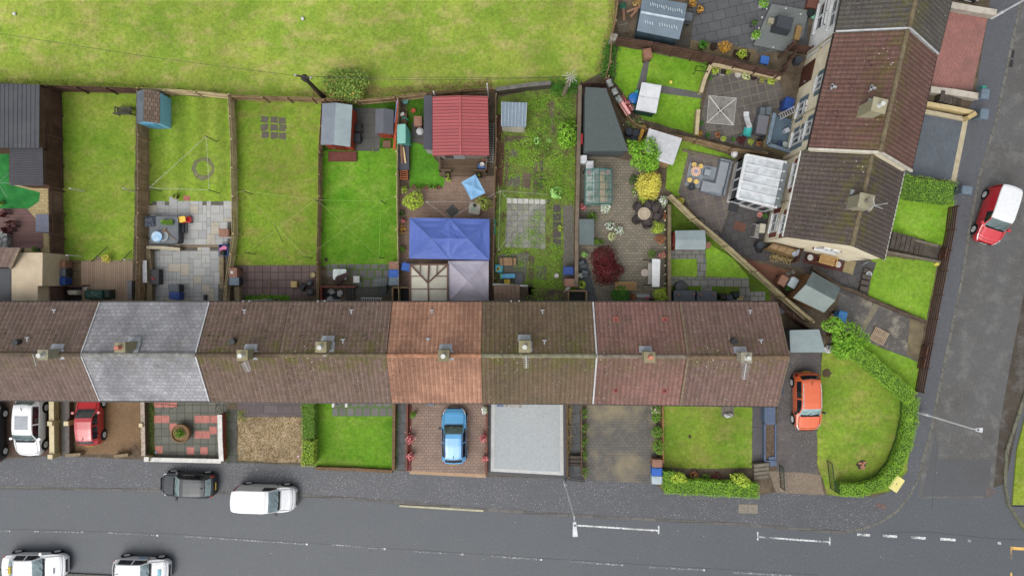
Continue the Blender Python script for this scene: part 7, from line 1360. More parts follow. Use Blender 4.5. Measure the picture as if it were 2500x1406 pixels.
for x, y, r_, h, lv, l, kind in ((1714, 114, 16, .8, 'fern', 'spiky green and red plant in the gravel planter', 's'), (1770, 116, 17, 1.0, 'gold', 'round golden brown shrub in the gravel strip', 'b'), (1810, 132, 12, .5, 'lime', 'lime plant in the long trough of the gravel strip', 'b'), (1690, 8, 10, .8, 'gold', 'yellow leaved potted plant at the top edge by the shed', 'b'), (1710, 24, 9, .8, 'gold', 'orange flowering potted plant by the grey metal shed', 'b')):
    if kind == 's': spiky(x, y, r_, h, lv, l, (.3, .4, (80, 64, 48)), 90)
    else: bush(x, y, r_, h, lv, l, 'shrub', sz=.1, n=int(r_*r_*1.6), pot=(.25, .3, (110, 84, 60)) if r_ < 15 else None)
boxthing('planter', 1744, 112, 13, 15, .4, simple('planter_brown', (120, 82, 64)), 'brown square pot between the spiky plant and the golden shrub', 'pot', lidm=soil); boxthing('planter', 1812, 133, 40, 16, .35, wood('trough_wood', (0, 0, 0)), 'long brown trough in the gravel strip', 'planter', rz=-14, lidm=soil)
p = P(1866, 148, .4); t = thing('toy_table', 'blue plastic play table in the corner under the deck', 'toy', (p.x, p.y, GZ), radians(-13)); rbox(MB(), (0, 0, .3), (.6, .55, .1), 0, .06).build('top', simple('play_deep_blue', (62, 116, 196)), t)
for i in (-1, 1):
    for j in (-1, 1): MB().box((i*.22, j*.2, 0), (.08, .08, .3)).build('leg', simple('play_deep_blue', (0, 0, 0)), t)
p = P(1938, 108, .6); fence([(1922, 126), (1938, 105), (1985, 116)], 1.5, fbrown, 'dark angled screen between the deck and the brown door', bw=.14); fence([(1915, 180), (1930, 150), (1945, 128)], 1.3, fbrown, 'short dark fence beside the blue play table', bw=.14); single('barrel', 'black barrel by the white house wall', 'barrel', MB().lathe(tuple(P(1951, 146, .8)), [(.24, -.75), (.3, -.4), (.27, 0), (.2, 0), (.02, -.02)], 16), simple('barrel_dark', (0, 0, 0)), 'dark barrels')
boxthing('timber_box', 1949, 80, 14, 36, .6, wood('box_tan', (140, 116, 76), (116, 94, 60)), 'tan timber box at the right of the grey deck', 'box', rz=-13); boxthing('bench', 1985, 8, 26, 24, .5, wood('bench_brown', (110, 72, 60)), 'brown slatted seat at the top edge by the white house', 'bench', rz=-13)
p = P(1979, 32, .5); single('plant_pot', 'dark round pot below the brown slatted seat', 'pot', MB().lathe((p.x, p.y, GZ), [(.2, 0), (.28, .5), (.22, .5), (.2, .42)], 16), potm((40, 52, 48))); single('lantern', 'green round pot by the white house wall', 'pot', MB().lathe(tuple(P(1987, 40, .4)), [(.12, -.3), (.2, 0), (.1, .06), (.02, .1)], 14), simple('pot_mint', (130, 186, 160)))
wall([(1735, 160), (1720, 195), (1711, 226)], .6, .2, simple('cream_wall', (186, 170, 130), (164, 148, 110), 2), 'upper cream wall between the children lawn and the dryer patio', simple('cream_cap', (200, 184, 146)), group='cream walls'); wall([(1705, 268), (1700, 330)], .6, .2, simple('cream_wall', (0, 0, 0)), 'lower cream wall between the children lawn and the dryer patio', simple('cream_cap', (0, 0, 0)), group='cream walls'); wall([(1737, 158), (1820, 173), (1905, 192)], .6, .2, simple('cream_wall', (0, 0, 0)), 'cream wall behind the row of pots on the dryer patio', simple('cream_cap', (0, 0, 0)), group='cream walls')
for x, y, r_, lv, l, pt in ((1746, 172, 10, 'lime', 'lime plant at the left end of the pot row', None), (1778, 176, 6, 'lime', 'small lime plant beside the white square pot', None), (1821, 186, 11, 'cream', 'cream variegated shrub in the pot row', None), (1860, 195, 7, 'olive', 'small olive plant in the pot row', None), (1882, 198, 11, 'lime', 'yellow green plant at the right end of the pot row', (.22, .3, (180, 170, 150))), (1868, 185, 7, 'green', 'thin green plant behind the pot row', None), (1735, 192, 5, 'fern', 'narrow green plant along the upper cream wall', None), (1713, 302, 7, 'fern', 'plant trough along the lower cream wall', None), (1708, 326, 8, 'gold', 'small golden plant at the lower corner of the dryer patio', None), (1728, 330, 6, 'fern', 'teal plant at the lower corner of the dryer patio', (.14, .25, (60, 100, 90))), (1766, 339, 7, 'lime', 'lime plant in a cream round pot by the brown fence', (.22, .3, (190, 184, 140))), (1790, 341, 6, 'fern', 'teal plant left of the red shrub', None), (1811, 341, 12, 'red', 'red leaved shrub below the toy slide', None), (1832, 347, 8, 'lime', 'yellow green plant in a pale pot by the brown fence', (.2, .3, (190, 180, 150)))): bush(x, y, r_, .6, lv, l, 'shrub' if not pt else 'potted plant', sz=.09, n=int(r_*r_*1.8)+30, pot=pt)
for x, y, l in ((1750, 331, 'brown spiky grass in a pale pot by the brown fence'), (1849, 353, 'brown spiky grass at the end of the brown fence')): spiky(x, y, 9, .6, 'rust', l, (.18, .3, (170, 150, 130)), 70)
boxthing('planter', 1767, 174, 12, 14, .4, simple('pot_square_white', (196, 194, 196)), 'white square pot in the row on the dryer patio', 'pot', rz=-10, lidm=soil)
for x, y, c, l in ((1802, 182, (206, 202, 194), 'white rimmed round pot in the row on the dryer patio'), (1841, 188, (52, 34, 36), 'black glazed round pot in the row on the dryer patio')): single('plant_pot', l, 'pot', MB().lathe(tuple(P(x, y, .35)), [(.16, -.3), (.23, 0), (.18, .0), (.16, -.08)], 16), potm(c))
rd = thing('rotary_dryer', 'open white rotary clothes dryer on the stained slabs', 'rotary dryer', P(1760, 273, 0)); zt = 1.9+GZ; cn = [P(x, y, zt) for x, y in ((1731, 234), (1798, 240), (1791, 306), (1726, 300))]; k = P(1759, 271, zt-.15); wl = simple('dryer_white', (220, 218, 212)); m = MB().tube((k.x, k.y, 0), k, .03); m.build('pole', wl, rd, world=True)
for p in cn: MB().bar(k, p, .05).build('arm', wl, rd, world=True)
m = MB()
for i in range(11):
    f = .25+.75*i/10
    for p, q in zip(cn, cn[1:]+cn[:1]): m.tube(lerp(k, p, f), lerp(k, q, f), .01 if i < 10 else .016, n=4)
m.build('lines', wl, rd, world=True)
sl_ = thing('slide', 'white toy slide with turquoise steps', 'slide', P(1824, 302, 0)); pts = [(1821, 273, .25), (1821, 285, .3), (1824, 297, .55), (1828, 308, .85), (1828, 317, 1.0)]; v = []; m = MB()
for x, y, z in pts:
    p = P(x, y, z); v.append([p+Vector((-.2, 0, .1)), p+Vector((-.17, 0, 0)), p+Vector((.17, 0, 0)), p+Vector((.2, 0, .1))])
for a, b in zip(v, v[1:]):
    for i in range(3): m.quad(a[i], a[i+1], b[i+1], b[i])
m.build('chute', simple('slide_white', (236, 238, 240), rough=.3), sl_, world=True); m = MB(); tqs = simple('slide_turquoise', (74, 196, 190), rough=.4)
for i in range(4): p = P(1826-i, 316+i*4.5, .95-.25*i); m.box((p.x, p.y, p.z), (.46, .16, .05))
for s in (-.24, .24): m.bar(P(1827, 312, 1.2)+Vector((s, 0, 0)), P(1822, 334, .1)+Vector((s, 0, 0)), .05, .1)
p = P(1819, 332, .1); m.box((p.x, p.y, GZ), (.8, .16, .1)); m.build('steps', tqs, sl_, world=True)
boxthing('storage_box', 1862, 304, 26, 46, .9, simple('box_grey_lilac', (112, 112, 120), (104, 104, 112), 1.5, .05, .5), 'grey plastic storage shed beside the toy slide', 'storage box', rz=-10)
for i in range(2): boxthing('storage_box', 1862+i*15, 272-i, 13, 20, .8, simple('box_slate_lid', (100, 110, 116)), ['left narrow slate box behind the grey storage shed', 'right narrow slate box behind the grey storage shed'][i], 'box', rz=-10, group='narrow slate boxes')
wbin(1925, 254, 'navy', 165, 'deep blue bin by the blue sunken yard', s=1.15)
m = MB()
for i in range(4): c = P(1862+i*4, 340-i*2, .6); m.bar((c.x, c.y, GZ), (c.x+.02, c.y, .8), .08, .5)
single('folded_chairs', 'folded black chairs against the yard wall', 'chairs', m, simple('chair_black', (0, 0, 0)))
yd = thing('yard_wall', 'cream and slate blue walls round the blue painted yard', 'wall', P(1915, 320, 0)); ys = [P(x, y, 1.0+GZ) for x, y in ((1889, 278), (1873, 354), (1930, 372))]; m = MB()
m.bar((ys[0].x, ys[0].y, .55), (ys[1].x, ys[1].y, .55), .22, 1.1).bar((ys[1].x, ys[1].y, .545), (ys[2].x, ys[2].y, .545), .22, 1.09); m.build('wall', simple('cream_wall', (0, 0, 0)), yd, world=True); bars([p+Vector((0, 0, .07)) for p in ys], .24).build('coping', simple('cap_slate', (120, 138, 152)), yd, world=True)
MB().prism(poly([(1890, 282), (1876, 352), (1930, 368), (1950, 296)], .3), 0, .3).build('floor', simple('yard_blue', (104, 126, 142), (84, 104, 120), 1.5, .2, .6), yd, world=True)
ladder((1903, 286), (1942, 266), 1.2, 2.6, 'silver ladder leaning on the cream house above the blue yard', .36, 7)
for x, y, c, l in ((1917, 353, (200, 214, 206), 'pale round pot in the blue yard'), (1905, 352, (60, 80, 120), 'dark blue pot in the blue yard')): single('plant_pot', l, 'pot', MB().lathe(tuple(P(x, y, .6)), [(.14, -.3), (.22, 0), (.1, .03), (.02, .04)], 14), potm(c))
p = P(1946-24, 318, .8); single('chest', 'pale grey crate against the blue yard wall', 'crate', MB().box((p.x, p.y, .3), (.35, .3, .5), .4), simple('crate_pale_grey', (190, 196, 206)))
t = fshed([(1567, 202), (1615, 210), (1602, 277), (1552, 268)], 1.4, wr, simple('shed_dark_green', (36, 74, 60)), 'white corrugated playhouse roof with a dark green front', 'playhouse', 'playhouse', ribs=((0, 3), (1, 2), 2), ribm=simple('rib_white', (0, 0, 0)), ov=.08)
p = P(1548, 240, .35); single('sandpit', 'blue shell shaped sandpit leaning by the white playhouse', 'sandpit', MB().lathe((p.x, p.y, GZ), [(.3, 0), (.42, .2), (.38, .3), (.1, .36)], 9), simple('shell_blue', (50, 128, 214), rough=.35)); p = P(1556, 226, .3); single('paddling_toy', 'small teal lid behind the blue shell sandpit', 'lid', MB().lathe((p.x, p.y, GZ), [(.16, 0), (.2, .2), (.02, .24)], 12), simple('hose_teal', (0, 0, 0)))
boxthing('storage_box', 1548, 264, 10, 12, .5, simple('box_green_dark', (56, 84, 80)), 'small dark green box below the blue shell sandpit', 'box', rz=-10)
single('ball', 'yellow football on the children lawn', 'ball', MB().lathe(tuple(P(1637, 202, .12)), [(.03, 0), (.1, .04), (.13, .12), (.1, .2), (.03, .24)], 14), simple('ball_yellow', (236, 226, 100)))
t = thing('goal', 'small black football goal in the corner of the children lawn', 'goal', P(1712, 170, GZ)); a, b = P(1699, 173, .9), P(1728, 176, .9); c, d = P(1699, 162, .1), P(1726, 164, .1); m = MB(); m.tube(a, b, .025).tube(a, c, .02).tube(b, d, .02).tube((a.x, a.y, GZ), a, .025).tube((b.x, b.y, GZ), b, .025).tube(c, d, .02); m.build('frame', simple('pole_black', (0, 0, 0)), t, world=True)
spiky(1720, 162, 10, .6, 'green', 'tuft of long grass behind the small goal')
# ================================================================ east side, front gardens, street furniture, vehicles
fence([(2337, 503), (2330, 560), (2311, 660), (2277, 838), (2254, 958)], 1.0, wood('rail_brown', (84, 60, 50), (62, 44, 36)), 'long brown horizontal rail fence along the side road', hz=5, step=1.9, cat='fence')
hw = wood('gate_brown', (88, 60, 48), (70, 46, 38)); hgs = ((2320, 607, 2314, 632, 'brown wooden gate at the bottom of the steps'), (2274, 846, 2268, 872, 'upper brown wooden drive gate in the rail fence'), (2268, 876, 2262, 902, 'lower brown wooden drive gate in the rail fence'))
for x, y, x1, y1, l in hgs:
    a, b = P(x-4, y, .95+GZ), P(x1-4, y1, .95+GZ); t = thing('gate', l, 'gate', ((a+b)/2).to_2d().to_3d()); m = MB(); d = (b-a).normalized()
    for i in range(8): q = lerp(a, b, (i+.5)/8); m.box((q.x, q.y, .1), (.11, .03, .9), atan2(d.y, d.x))
    m.build('boards', hw, t, world=True); z = Vector((0, 0, .75)); n = Vector((-d.y, d.x, 0))*.04; MB().bar(a-z-n, b-n, .06).bar(a-n-Vector((0, 0, .12)), b-n-Vector((0, 0, .12)), .06).bar(a-z-n, b-z-n, .06).build('brace', fbrown, t, world=True)
hedge([(2196, 450), (2262, 464), (2330, 472)], 1.75, 1.3, 'hedge', 'broad green hedge between the blue block drive and the side lawn', dens=130, lv2=None)
hedge([(2052, 832), (2120, 880), (2175, 928), (2226, 970)], 1.1, 1.05, 'hedge', 'diagonal hedge beside the corner lawn')
hedge([(2228, 972), (2226, 1025), (2214, 1080), (2192, 1138), (2158, 1180), (2105, 1197), (2052, 1196)], .9, 1.0, 'hedge', 'curved hedge along the pavement round the corner lawn')
hedge([(1626, 1186), (1700, 1190), (1780, 1194), (1850, 1198)], 1.1, 1.0, 'hedge', 'long low hedge along the pavement in front of the red roofed house', group='clipped hedges'); hedge([(1632, 1152), (1632, 1190)], .75, 1.15, 'hedge', 'short return of hedge beside the three bins')
hedge([(752, 940), (752, 1000), (753, 1070)], .95, 1.2, 'hedged', 'darker part of the hedge between the straw bed and the bright lawn', bulge=.1); hedge([(753, 1078), (752, 1134)], .9, 1.3, 'lime', 'freshly lime green end of the hedge at the pavement', bulge=.08)
for x, y, r_, l in ((1655, 1165, 22, 'left lime green bush growing above the front hedge'), (1808, 1172, 24, 'right lime green bush growing above the front hedge')): bush(x, y, r_, 1.5, 'lime', l, 'bush', sz=.15, n=520, ry=r_*.75, group='lime bushes above the hedge')
for x, y, r_, lv, l in ((1695, 1160, 13, 'rust', 'reddish low shrub between the lime bushes, left'), (1725, 1165, 11, 'green', 'green low shrub between the lime bushes'), (1750, 1163, 14, 'red', 'dark red low shrub between the lime bushes, right')): bush(x, y, r_, .5, lv, l, 'shrub', sz=.1, n=160)
# steps on the east side
dcs = simple('dark_step', (92, 84, 76), (70, 62, 54), 2, .25, .85); steps((2254, 606), (2160, 586), 38, 7, dcs, 'flight of dark concrete steps between the two lime lawns', .05, .8); wall([(2158, 568), (2290, 600)], .3, .16, simple('edging_stone', (0, 0, 0)), 'upper stone edging of the dark steps', None); wall([(2154, 612), (2298, 640)], .3, .16, simple('edging_stone', (0, 0, 0)), 'lower stone edging of the dark steps', None)
ground('path', [(2254, 590), (2306, 600), (2300, 640), (2250, 628)], simple('damp_concrete', (0, 0, 0)), 2)
steps((2344, 252), (2280, 240), 26, 5, dcs, 'flight of dark steps between the white and the cream wall', .05, .7)
ww = simple('whitewashed', (188, 180, 166), (160, 152, 140), 2, .2, .9); wall([(2272, 219), (2330, 226), (2390, 236)], .6, .38, ww, 'whitewashed wall along the upper edge of the steps', simple('whitewash_cap', (200, 192, 178), (176, 168, 154), 2)); wall([(2316, 12), (2370, 22), (2432, 32)], .6, .38, ww, 'whitewashed wall at the top of the red block drive', simple('whitewash_cap', (0, 0, 0)))
wall([(2262, 254), (2320, 264), (2376, 276)], .5, .26, simple('cream_block_wall', (206, 184, 132), (186, 164, 114), 2), 'cream block wall between the steps and the blue block drive', simple('cream_block_cap', (214, 194, 146), (194, 174, 128), 3)); wall([(2258, 272), (2352, 290)], .2, .3, simple('cream_edging', (0, 0, 0)), 'low cream kerb wall along the blue block drive', None); wall([(2364, 288), (2384, 276)], .75, .3, simple('cream_block_wall', (0, 0, 0)), 'short cream wall end beside the lower bin', None)
wbin(2406, 229, 'slate', 172, 'slate bin beside the whitewashed wall end', s=1.0); wbin(2404, 278, 'slate', 172, 'slate bin beside the cream block wall end'); wbin(2361, 464, 'slate', 262, 'slate bin at the end of the broad hedge')
single('bottle_crate', 'small teal crate behind the slate bin at the whitewashed wall', 'crate', MB().box(tuple(P(2396, 218, .6)), (.3, .3, .3)), simple('hose_teal', (0, 0, 0)))
for i, (x, y) in enumerate(((2467, 132), (2464, 155))):
    p = P(x, y, .01); t = thing('drain_grate', ['upper dark drain grate in the side road', 'lower dark drain grate in the side road'][i], 'drain', (p.x, p.y, .0), radians(-10), 'drain grates in the side road'); m = MB(); m.box((0, 0, .012), (.52, .52, .014)); 
    m.build('frame', simple('grate_dark', (40, 38, 38)), t); k = MB(); [k.box((-.18+j*.12, 0, .026), (.05, .44, .006)) for j in range(4)]; k.build('bars', simple('grate_bar', (70, 66, 66)), t)
for p_, l, c in (([(1803, 1230), (1850, 1231), (1850, 1253), (1803, 1252)], 'pale two-part concrete manhole cover in the pavement', (158, 148, 130)), ([(2142, 1228), (2163, 1233), (2161, 1243), (2139, 1238)], 'small reddish hydrant cover in the pavement', (126, 96, 88))):
    c4 = [P(x, y, GZ+.01) for x, y in p_]; cc_ = sum(c4, Vector())/4; t = thing('manhole_cover', l, 'manhole cover', (cc_.x, cc_.y, GZ)); m = MB(); h2 = len(p_) == 4 and c[0] == 158
    for s in ((0, .49), (.51, 1)) if h2 else ((0, 1),): q = [lerp(c4[0], c4[1], s[0]), lerp(c4[0], c4[1], s[1]), lerp(c4[3], c4[2], s[1]), lerp(c4[3], c4[2], s[0])]; m.prism([(k.x, k.y) for k in q], GZ-.02, GZ+.016)
    m.build('cover', asphalt('cover_%d' % c[0], c, .4, stain=tuple(int(v*.7) for v in c), sa=.6), t, world=True)
    k = MB(); [k.box((lerp(c4[0], c4[2], .5).x+d, lerp(c4[0], c4[2], .5).y, GZ+.016), (.12, .03, .004)) for d in ((-.3, .3) if h2 else (0,))]; k.build('lifting_slot', simple('grate_dark', (0, 0, 0)), t, world=True)
for i, (x, y) in enumerate(((2099, 1130), (2106, 1134), (2103, 1140), (2110, 1128), (2108, 1141))): single('brick', 'loose brick in the heap on the corner lawn', 'brick', MB().box(tuple(P(x, y, GZ+.02+.05*(i == 1))), (.24, .12, .08), i*1.1), simple('brick_orange', (196, 140, 112)), 'bricks on the corner lawn')
p = P(2189, 1181, .8); t = thing('grit_bin', 'pale yellow grit bin standing against the curved hedge', 'grit bin', (p.x, p.y, GZ), radians(56)); gy_ = simple('grit_yellow', (238, 228, 150), (228, 216, 136), 3, .06, .45); rbox(MB(), (0, 0, 0), (.98, .62, .62), 0, .06).build('body', gy_, t); l_ = rbox(MB(), (0, 0, .62), (1.06, .72, .08), 0, .06).build('lid', gy_, t); MB().box((0, 0, .7), (.18, .06, .012)).build('plate', simple('grit_mark', (168, 156, 84)), l_)
single('toy', 'yellow toy lying at the corner of the lime lawn', 'toy', rbox(MB(), tuple(P(2284, 645, .0+GZ)), (.34, .22, .2), .2, .1), simple('ball_yellow', (0, 0, 0)))
# ---- front garden walls and things
bw_ = slab('wall_brick_brown', (122, 96, 76), (104, 80, 62), (84, 70, 58), .22, .1); cwl = simple('cream_wall_front', (208, 188, 136), (190, 170, 120), 2); ccp = simple('cream_wall_cap', (226, 212, 174), (210, 194, 152), 3)
wall([(126, 960), (128, 1108)], .6, .22, cwl, 'cream capped wall beside the white car', ccp, capw=.12); wall([(166, 960), (166, 1106)], .45, .2, bw_, 'brown brick wall left of the herringbone drive', simple('brick_cap_grey', (104, 96, 92), (84, 76, 72), 4))
for x, y, l in ((121, 1034, 'cream pillar cap in the middle of the cream wall'), (122, 1115, 'cream pillar at the pavement end of the cream wall'), (161, 1034, 'pale pillar in the middle of the brown brick wall')): boxthing('wall_pillar', x, y, 12, 11, .85, cwl, l, 'pillar', lidm=ccp, lidh=.1)
wall([(348, 960), (351, 1112)], .45, .22, bw_, 'brick wall with pale coping right of the herringbone drive', simple('cap_pale_stone', (196, 186, 172), (150, 130, 110), 5)); boxthing('wall_pillar', 343, 1038, 9, 9, .7, cwl, 'small pale pillar on the wall right of the herringbone drive', 'pillar', lidm=ccp); boxthing('wall_pillar', 357, 1121, 12, 12, .7, cwl, 'white pillar at the corner of the checkered patio', 'pillar', lidm=simple('cap_white', (232, 230, 224)))
for x, y, x1, y1, l in ((160, 1112, 196, 1109, 'stub of stone wall at the left of the herringbone drive'), (278, 1114, 312, 1110, 'stub of stone wall at the right of the herringbone drive')): wall([(x, y), (x1, y1)], .5, .22, simple('stub_stone', (150, 132, 104), (122, 104, 80), 3), l, None)
t = thing('gate', 'low dark wrought gate leaning at the herringbone drive', 'gate', P(330, 1097, 0)); a, b, c, d = P(317, 1092, .4), P(330, 1086, .5), P(345, 1108, .5), P(326, 1112, .4); m = MB()
for p, q in ((a, b), (b, c), (c, d), (d, a)): m.bar(p, q, .03)
for i in range(1, 8): m.bar(lerp(a, d, i/8), lerp(b, c, i/8), .025)
m.build('frame', simple('iron_dark', (62, 54, 48)), t, world=True)
wall([(362, 1121), (450, 1123), (540, 1125)], .4, .2, simple('wall_white_front', (206, 196, 184)), 'low white wall in front of the checkered patio', simple('cap_white', (0, 0, 0)), capw=.1)
wall([(537, 1012), (538, 1070), (541, 1125)], .75, .22, simple('wall_terracotta', (156, 80, 66), (138, 68, 56), 2), 'terracotta wall with white coping right of the checkered patio', simple('cap_white', (0, 0, 0)), capw=.1)
m = MB(); a, b = P(377, 985, .8), P(440, 990, .8); m.tube(a, b, .02).tube(P(398, 988, .2), P(400, 1000, 1.0), .02).tube(P(415, 998, .5), P(437, 990, .9), .02); single('handrail', 'thin dark rails at the house by the checkered patio', 'handrail', m, simple('iron_dark', (0, 0, 0)))
t = thing('wrought_ornament', 'dark wrought iron scroll leaning at the terracotta wall', 'ornament', P(534, 990, 0)); m = MB(); c = P(534, 992, .6)
for s in (-1, 1): m.path([(c.x+s*.13*sin(a*.5), c.y-.4+.08*a, c.z+.3*sin(a*.3)) for a in range(11)], .018, 5)
m.tube((c.x, c.y-.45, .1), (c.x+.1, c.y+.4, .9), .02); m.build('scroll', simple('iron_dark', (0, 0, 0)), t, world=True)
t = thing('barrel_planter', 'round wooden barrel planter with green plants on the checkered patio', 'planter', P(449, 1054, GZ)); MB().lathe((0, 0, 0), [(.55, 0), (.68, .35), (.66, .62), (.58, .62), (.56, .52)], 20).build('barrel', wood('barrel_wood', (128, 102, 72), (98, 76, 54)), t); MB().lathe((0, 0, .5), [(.57, 0), (.01, .03)], 16).build('soil', soil, t); m = MB().cloud((0, .0, .62), (.42, .42, .25), 170, .13, 5, .4, 0); m.build('foliage', LV['green'], t)
single('trowel', 'pale blue scrap on the edge of the checkered patio', 'litter', MB().box(tuple(P(381, 1104, GZ+.01)), (.16, .12, .05), .4), simple('litter_blue', (150, 190, 214)))
m = MB(); m.tube(P(576, 1127, .5), P(592, 1098, .7), .02).tube(P(576, 1127, .05), P(576, 1127, .6), .02).tube(P(578, 1128, .3), P(738, 1134, .3), .015); single('wire_fence', 'thin sagging wire fence along the straw bed', 'fence', m, simple('wire_green_grey', (112, 126, 116)))
single('litter', 'pink scrap on the straw bed', 'litter', MB().box(tuple(P(729, 1113, GZ+.01)), (.2, .16, .06), .6), simple('litter_pink', (226, 190, 196)))
clump('straw_tufts', [(580, 1018), (740, 1018), (738, 1130), (582, 1124)], 700, .09, 'straw', hz=.08); clump('edge_weeds', [(579, 1000), (600, 1000), (602, 1026), (580, 1026)], 60, .09, 'olive', hz=.2); clump('edge_weeds', [(556, 1010), (562, 1010), (560, 1128), (554, 1128)], 90, .08, 'green', hz=.25); clump('edge_weeds', [(362, 985), (376, 985), (376, 1110), (364, 1110)], 200, .08, 'dark', hz=.2)
rope = slab('rope_brick', (140, 108, 70), (112, 84, 54), (72, 54, 38), .2, .09, 30); wall([(962, 960), (960, 1148)], .55, .2, rope, 'rope patterned brown wall right of the bright front lawn', None); wall([(770, 1143), (870, 1146), (958, 1151)], .3, .22, rope, 'low rope patterned wall along the pavement in front of the bright lawn', None); clump('edge_weeds', [(964, 1000), (972, 1000), (968, 1145), (962, 1145)], 160, .08, 'green', hz=.3)
wall([(994, 960), (992, 1150)], .4, .14, simple('wall_red_brown', (120, 74, 58), (98, 58, 46), 3), 'low red brown wall left of the blue car drive', None); wall([(1189, 960), (1187, 1160)], .4, .14, simple('wall_red_brown', (0, 0, 0)), 'low red brown wall right of the blue car drive', None)
for i in range(2): 
    for k, (x, ys_) in enumerate(((813, 0), (845, 0))): 
        if i == 0: boxthing('wall_pillar', x, 988, 6, 12, .7, simple('cap_white', (0, 0, 0)), ['left white door pillar of the bright front lawn house', 'right white door pillar of the bright front lawn house'][k], 'pillar')
for x, y, r_, lv, l in ((1003, 1070, 11, 'rednflower', 'red flowering plant on the left of the blue car drive, upper one'), (1004, 1113, 10, 'rednflower', 'red flowering plant on the left of the blue car drive, lower one'), (1180, 1068, 10, 'rednflower', 'red flowering plant on the right of the blue car drive, upper one'), (1184, 1118, 9, 'rednflower', 'red flowering plant on the right of the blue car drive, lower one'), (1010, 1012, 8, 'green', 'round green potted plant on the blue car drive'), (1182, 1000, 9, 'white', 'white flowering plant at the right of the blue car drive')): bush(x, y, r_, .9, lv, l, 'potted plant', sz=.1, n=190, pot=(.16, .35, (110, 70, 56)))
clump('red_flowers', [(992, 1040), (1004, 1040), (1002, 1145), (992, 1145)], 120, .07, 'rednflower', hz=.35); clump('red_flowers', [(1184, 1020), (1190, 1020), (1188, 1155), (1183, 1155)], 60, .07, 'rednflower', hz=.35)
boxthing('meter_box', 1051, 986, 18, 10, .7, simple('meter_grey', (126, 134, 146)), 'grey box on the wall above the blue car', 'box'); boxthing('meter_box', 1221, 987, 16, 12, .5, simple('meter_blue', (110, 122, 150)), 'blue grey box at the house on the grey resin drive', 'box'); ground('doorstep', [(1230, 940), (1274, 940), (1274, 994), (1230, 992)], simple('worn_white_step', (206, 200, 188), (110, 100, 90), 5), 3)
m = MB(); m.cloud(tuple(P(1327, 1012, GZ)), (.45, .4, .02), 60, .07, 3, .5, -1); single('stain_leaves', 'dark scatter of leaves on the grey resin drive', 'leaves', m, simple('leaves_dark', (96, 104, 100)))
wl2 = wood('willow_fence', (130, 106, 74), (96, 76, 52)); fence([(1385, 978), (1386, 1165)], .9, wl2, 'thin willow fence right of the grey resin drive', bw=.06, gap=.03, side=1); clump('dry_ivy', [(1386, 985), (1394, 985), (1394, 1110), (1388, 1110)], 180, .09, 'straw', hz=.7)
fence([(1418, 978), (1420, 1160)], .6, wood('edge_bead', (150, 130, 100), (70, 54, 40)), 'beaded low edging left of the olive block drive', bw=.07, gap=.05)
for y in (1008, 1045, 1080, 1112, 1152): bush(1428, y, 9 if y != 1112 else 7, .7, 'green', {1008: 'topmost', 1045: 'second', 1080: 'middle', 1112: 'fourth', 1152: 'lowest'}[y]+' green plant in the narrow border left of the olive block drive', 'plant', sz=.1, n=130, ry=15, group='plants in the narrow border')
steps((1407, 1138), (1407, 1108), 34, 3, dcs, 'three dark steps in the path beside the olive block drive', .05, .4)
t = thing('gate', 'low black bar gate at the pavement below the path steps', 'gate', P(1407, 1170, 0)); m = MB(); a, b = P(1391, 1172, .85), P(1428, 1176, .85); m.bar(a, b, .04).bar(a-Vector((0, 0, .6)), b-Vector((0, 0, .6)), .04)
for i in range(9): q = lerp(a, b, i/8); m.tube((q.x, q.y, .1), q, .018, n=5)
m.build('frame', simple('iron_dark', (0, 0, 0)), t, world=True)
for x, y, r_, lv, h, l in ((1600, 1000, 14, 'mixed', 1.0, 'pink flecked shrub at the house end of the drive border'), (1602, 1018, 14, 'green', .9, 'bright green shrub below the pink flecked one'), (1604, 1055, 15, 'green', .9, 'bright green shrub in the middle of the drive border'), (1606, 1092, 17, 'hedged', 1.2, 'dark feathery conifer above the three bins')): bush(x, y, r_, h, lv, l, 'shrub', sz=.11, n=430, ry=r_*1.2)
wall([(1618, 978), (1620, 1130)], .5, .1, simple('plank_tan', (160, 118, 76), (140, 100, 62), 2), 'thin tan edging board left of the front lawn with the stone slab', None)
wbin(1605, 1131, 'brown', 88, 'brown bin, uppermost of the three at the olive block drive'); wbin(1604, 1152, 'blue', 88, 'bright blue bin, middle of the three at the olive block drive'); wbin(1604, 1172, 'pale', 88, 'pale grey bin, lowest of the three at the olive block drive', 'pale')
m = MB(); m.cloud(tuple(P(1779, 1014, .3)), (.36, .17, .15), 60, .2, 3, .3, -.3); single('white_stone', 'white cloth on the stone slab of the front lawn', 'cloth', m, simple('bag_222', (0, 0, 0))); single('ornament', 'small brown bird ornament on the front lawn', 'ornament', MB().cloud(tuple(P(1684, 1066, .15)), (.12, .16, .1), 30, .12, 2, .3, -1), simple('bird_brown', (100, 84, 66)))
steps((1857, 1168), (1852, 1125), 36, 4, simple('step_concrete', (128, 120, 106), (106, 98, 86), 2), 'four pale concrete steps beside the front hedge', .05, .55)
t = thing('raised_bed', 'slate blue edged raised bed beside the drive with the orange car', 'planter', P(1880, 1080, 0)); p, q = P(1867, 1034, .5), P(1893, 1125, .5); m = MB()
for a, b in (((p.x, p.y), (q.x, p.y)), ((p.x, q.y), (p.x, p.y)), ((q.x, p.y), (q.x, q.y)), ((q.x, q.y), (p.x, q.y))): m.bar((*a, .28), (*b, .28), .1, .56)
m.build('frame', simple('slate_blue_board', (96, 110, 138), rough=.5), t, world=True); MB().box(((p.x+q.x)/2, (p.y+q.y)/2, 0), (abs(q.x-p.x), abs(p.y-q.y), .42)).build('soil', simple('bed_soil', (86, 70, 56), (110, 96, 80), 6, .3, .95), t, world=True)
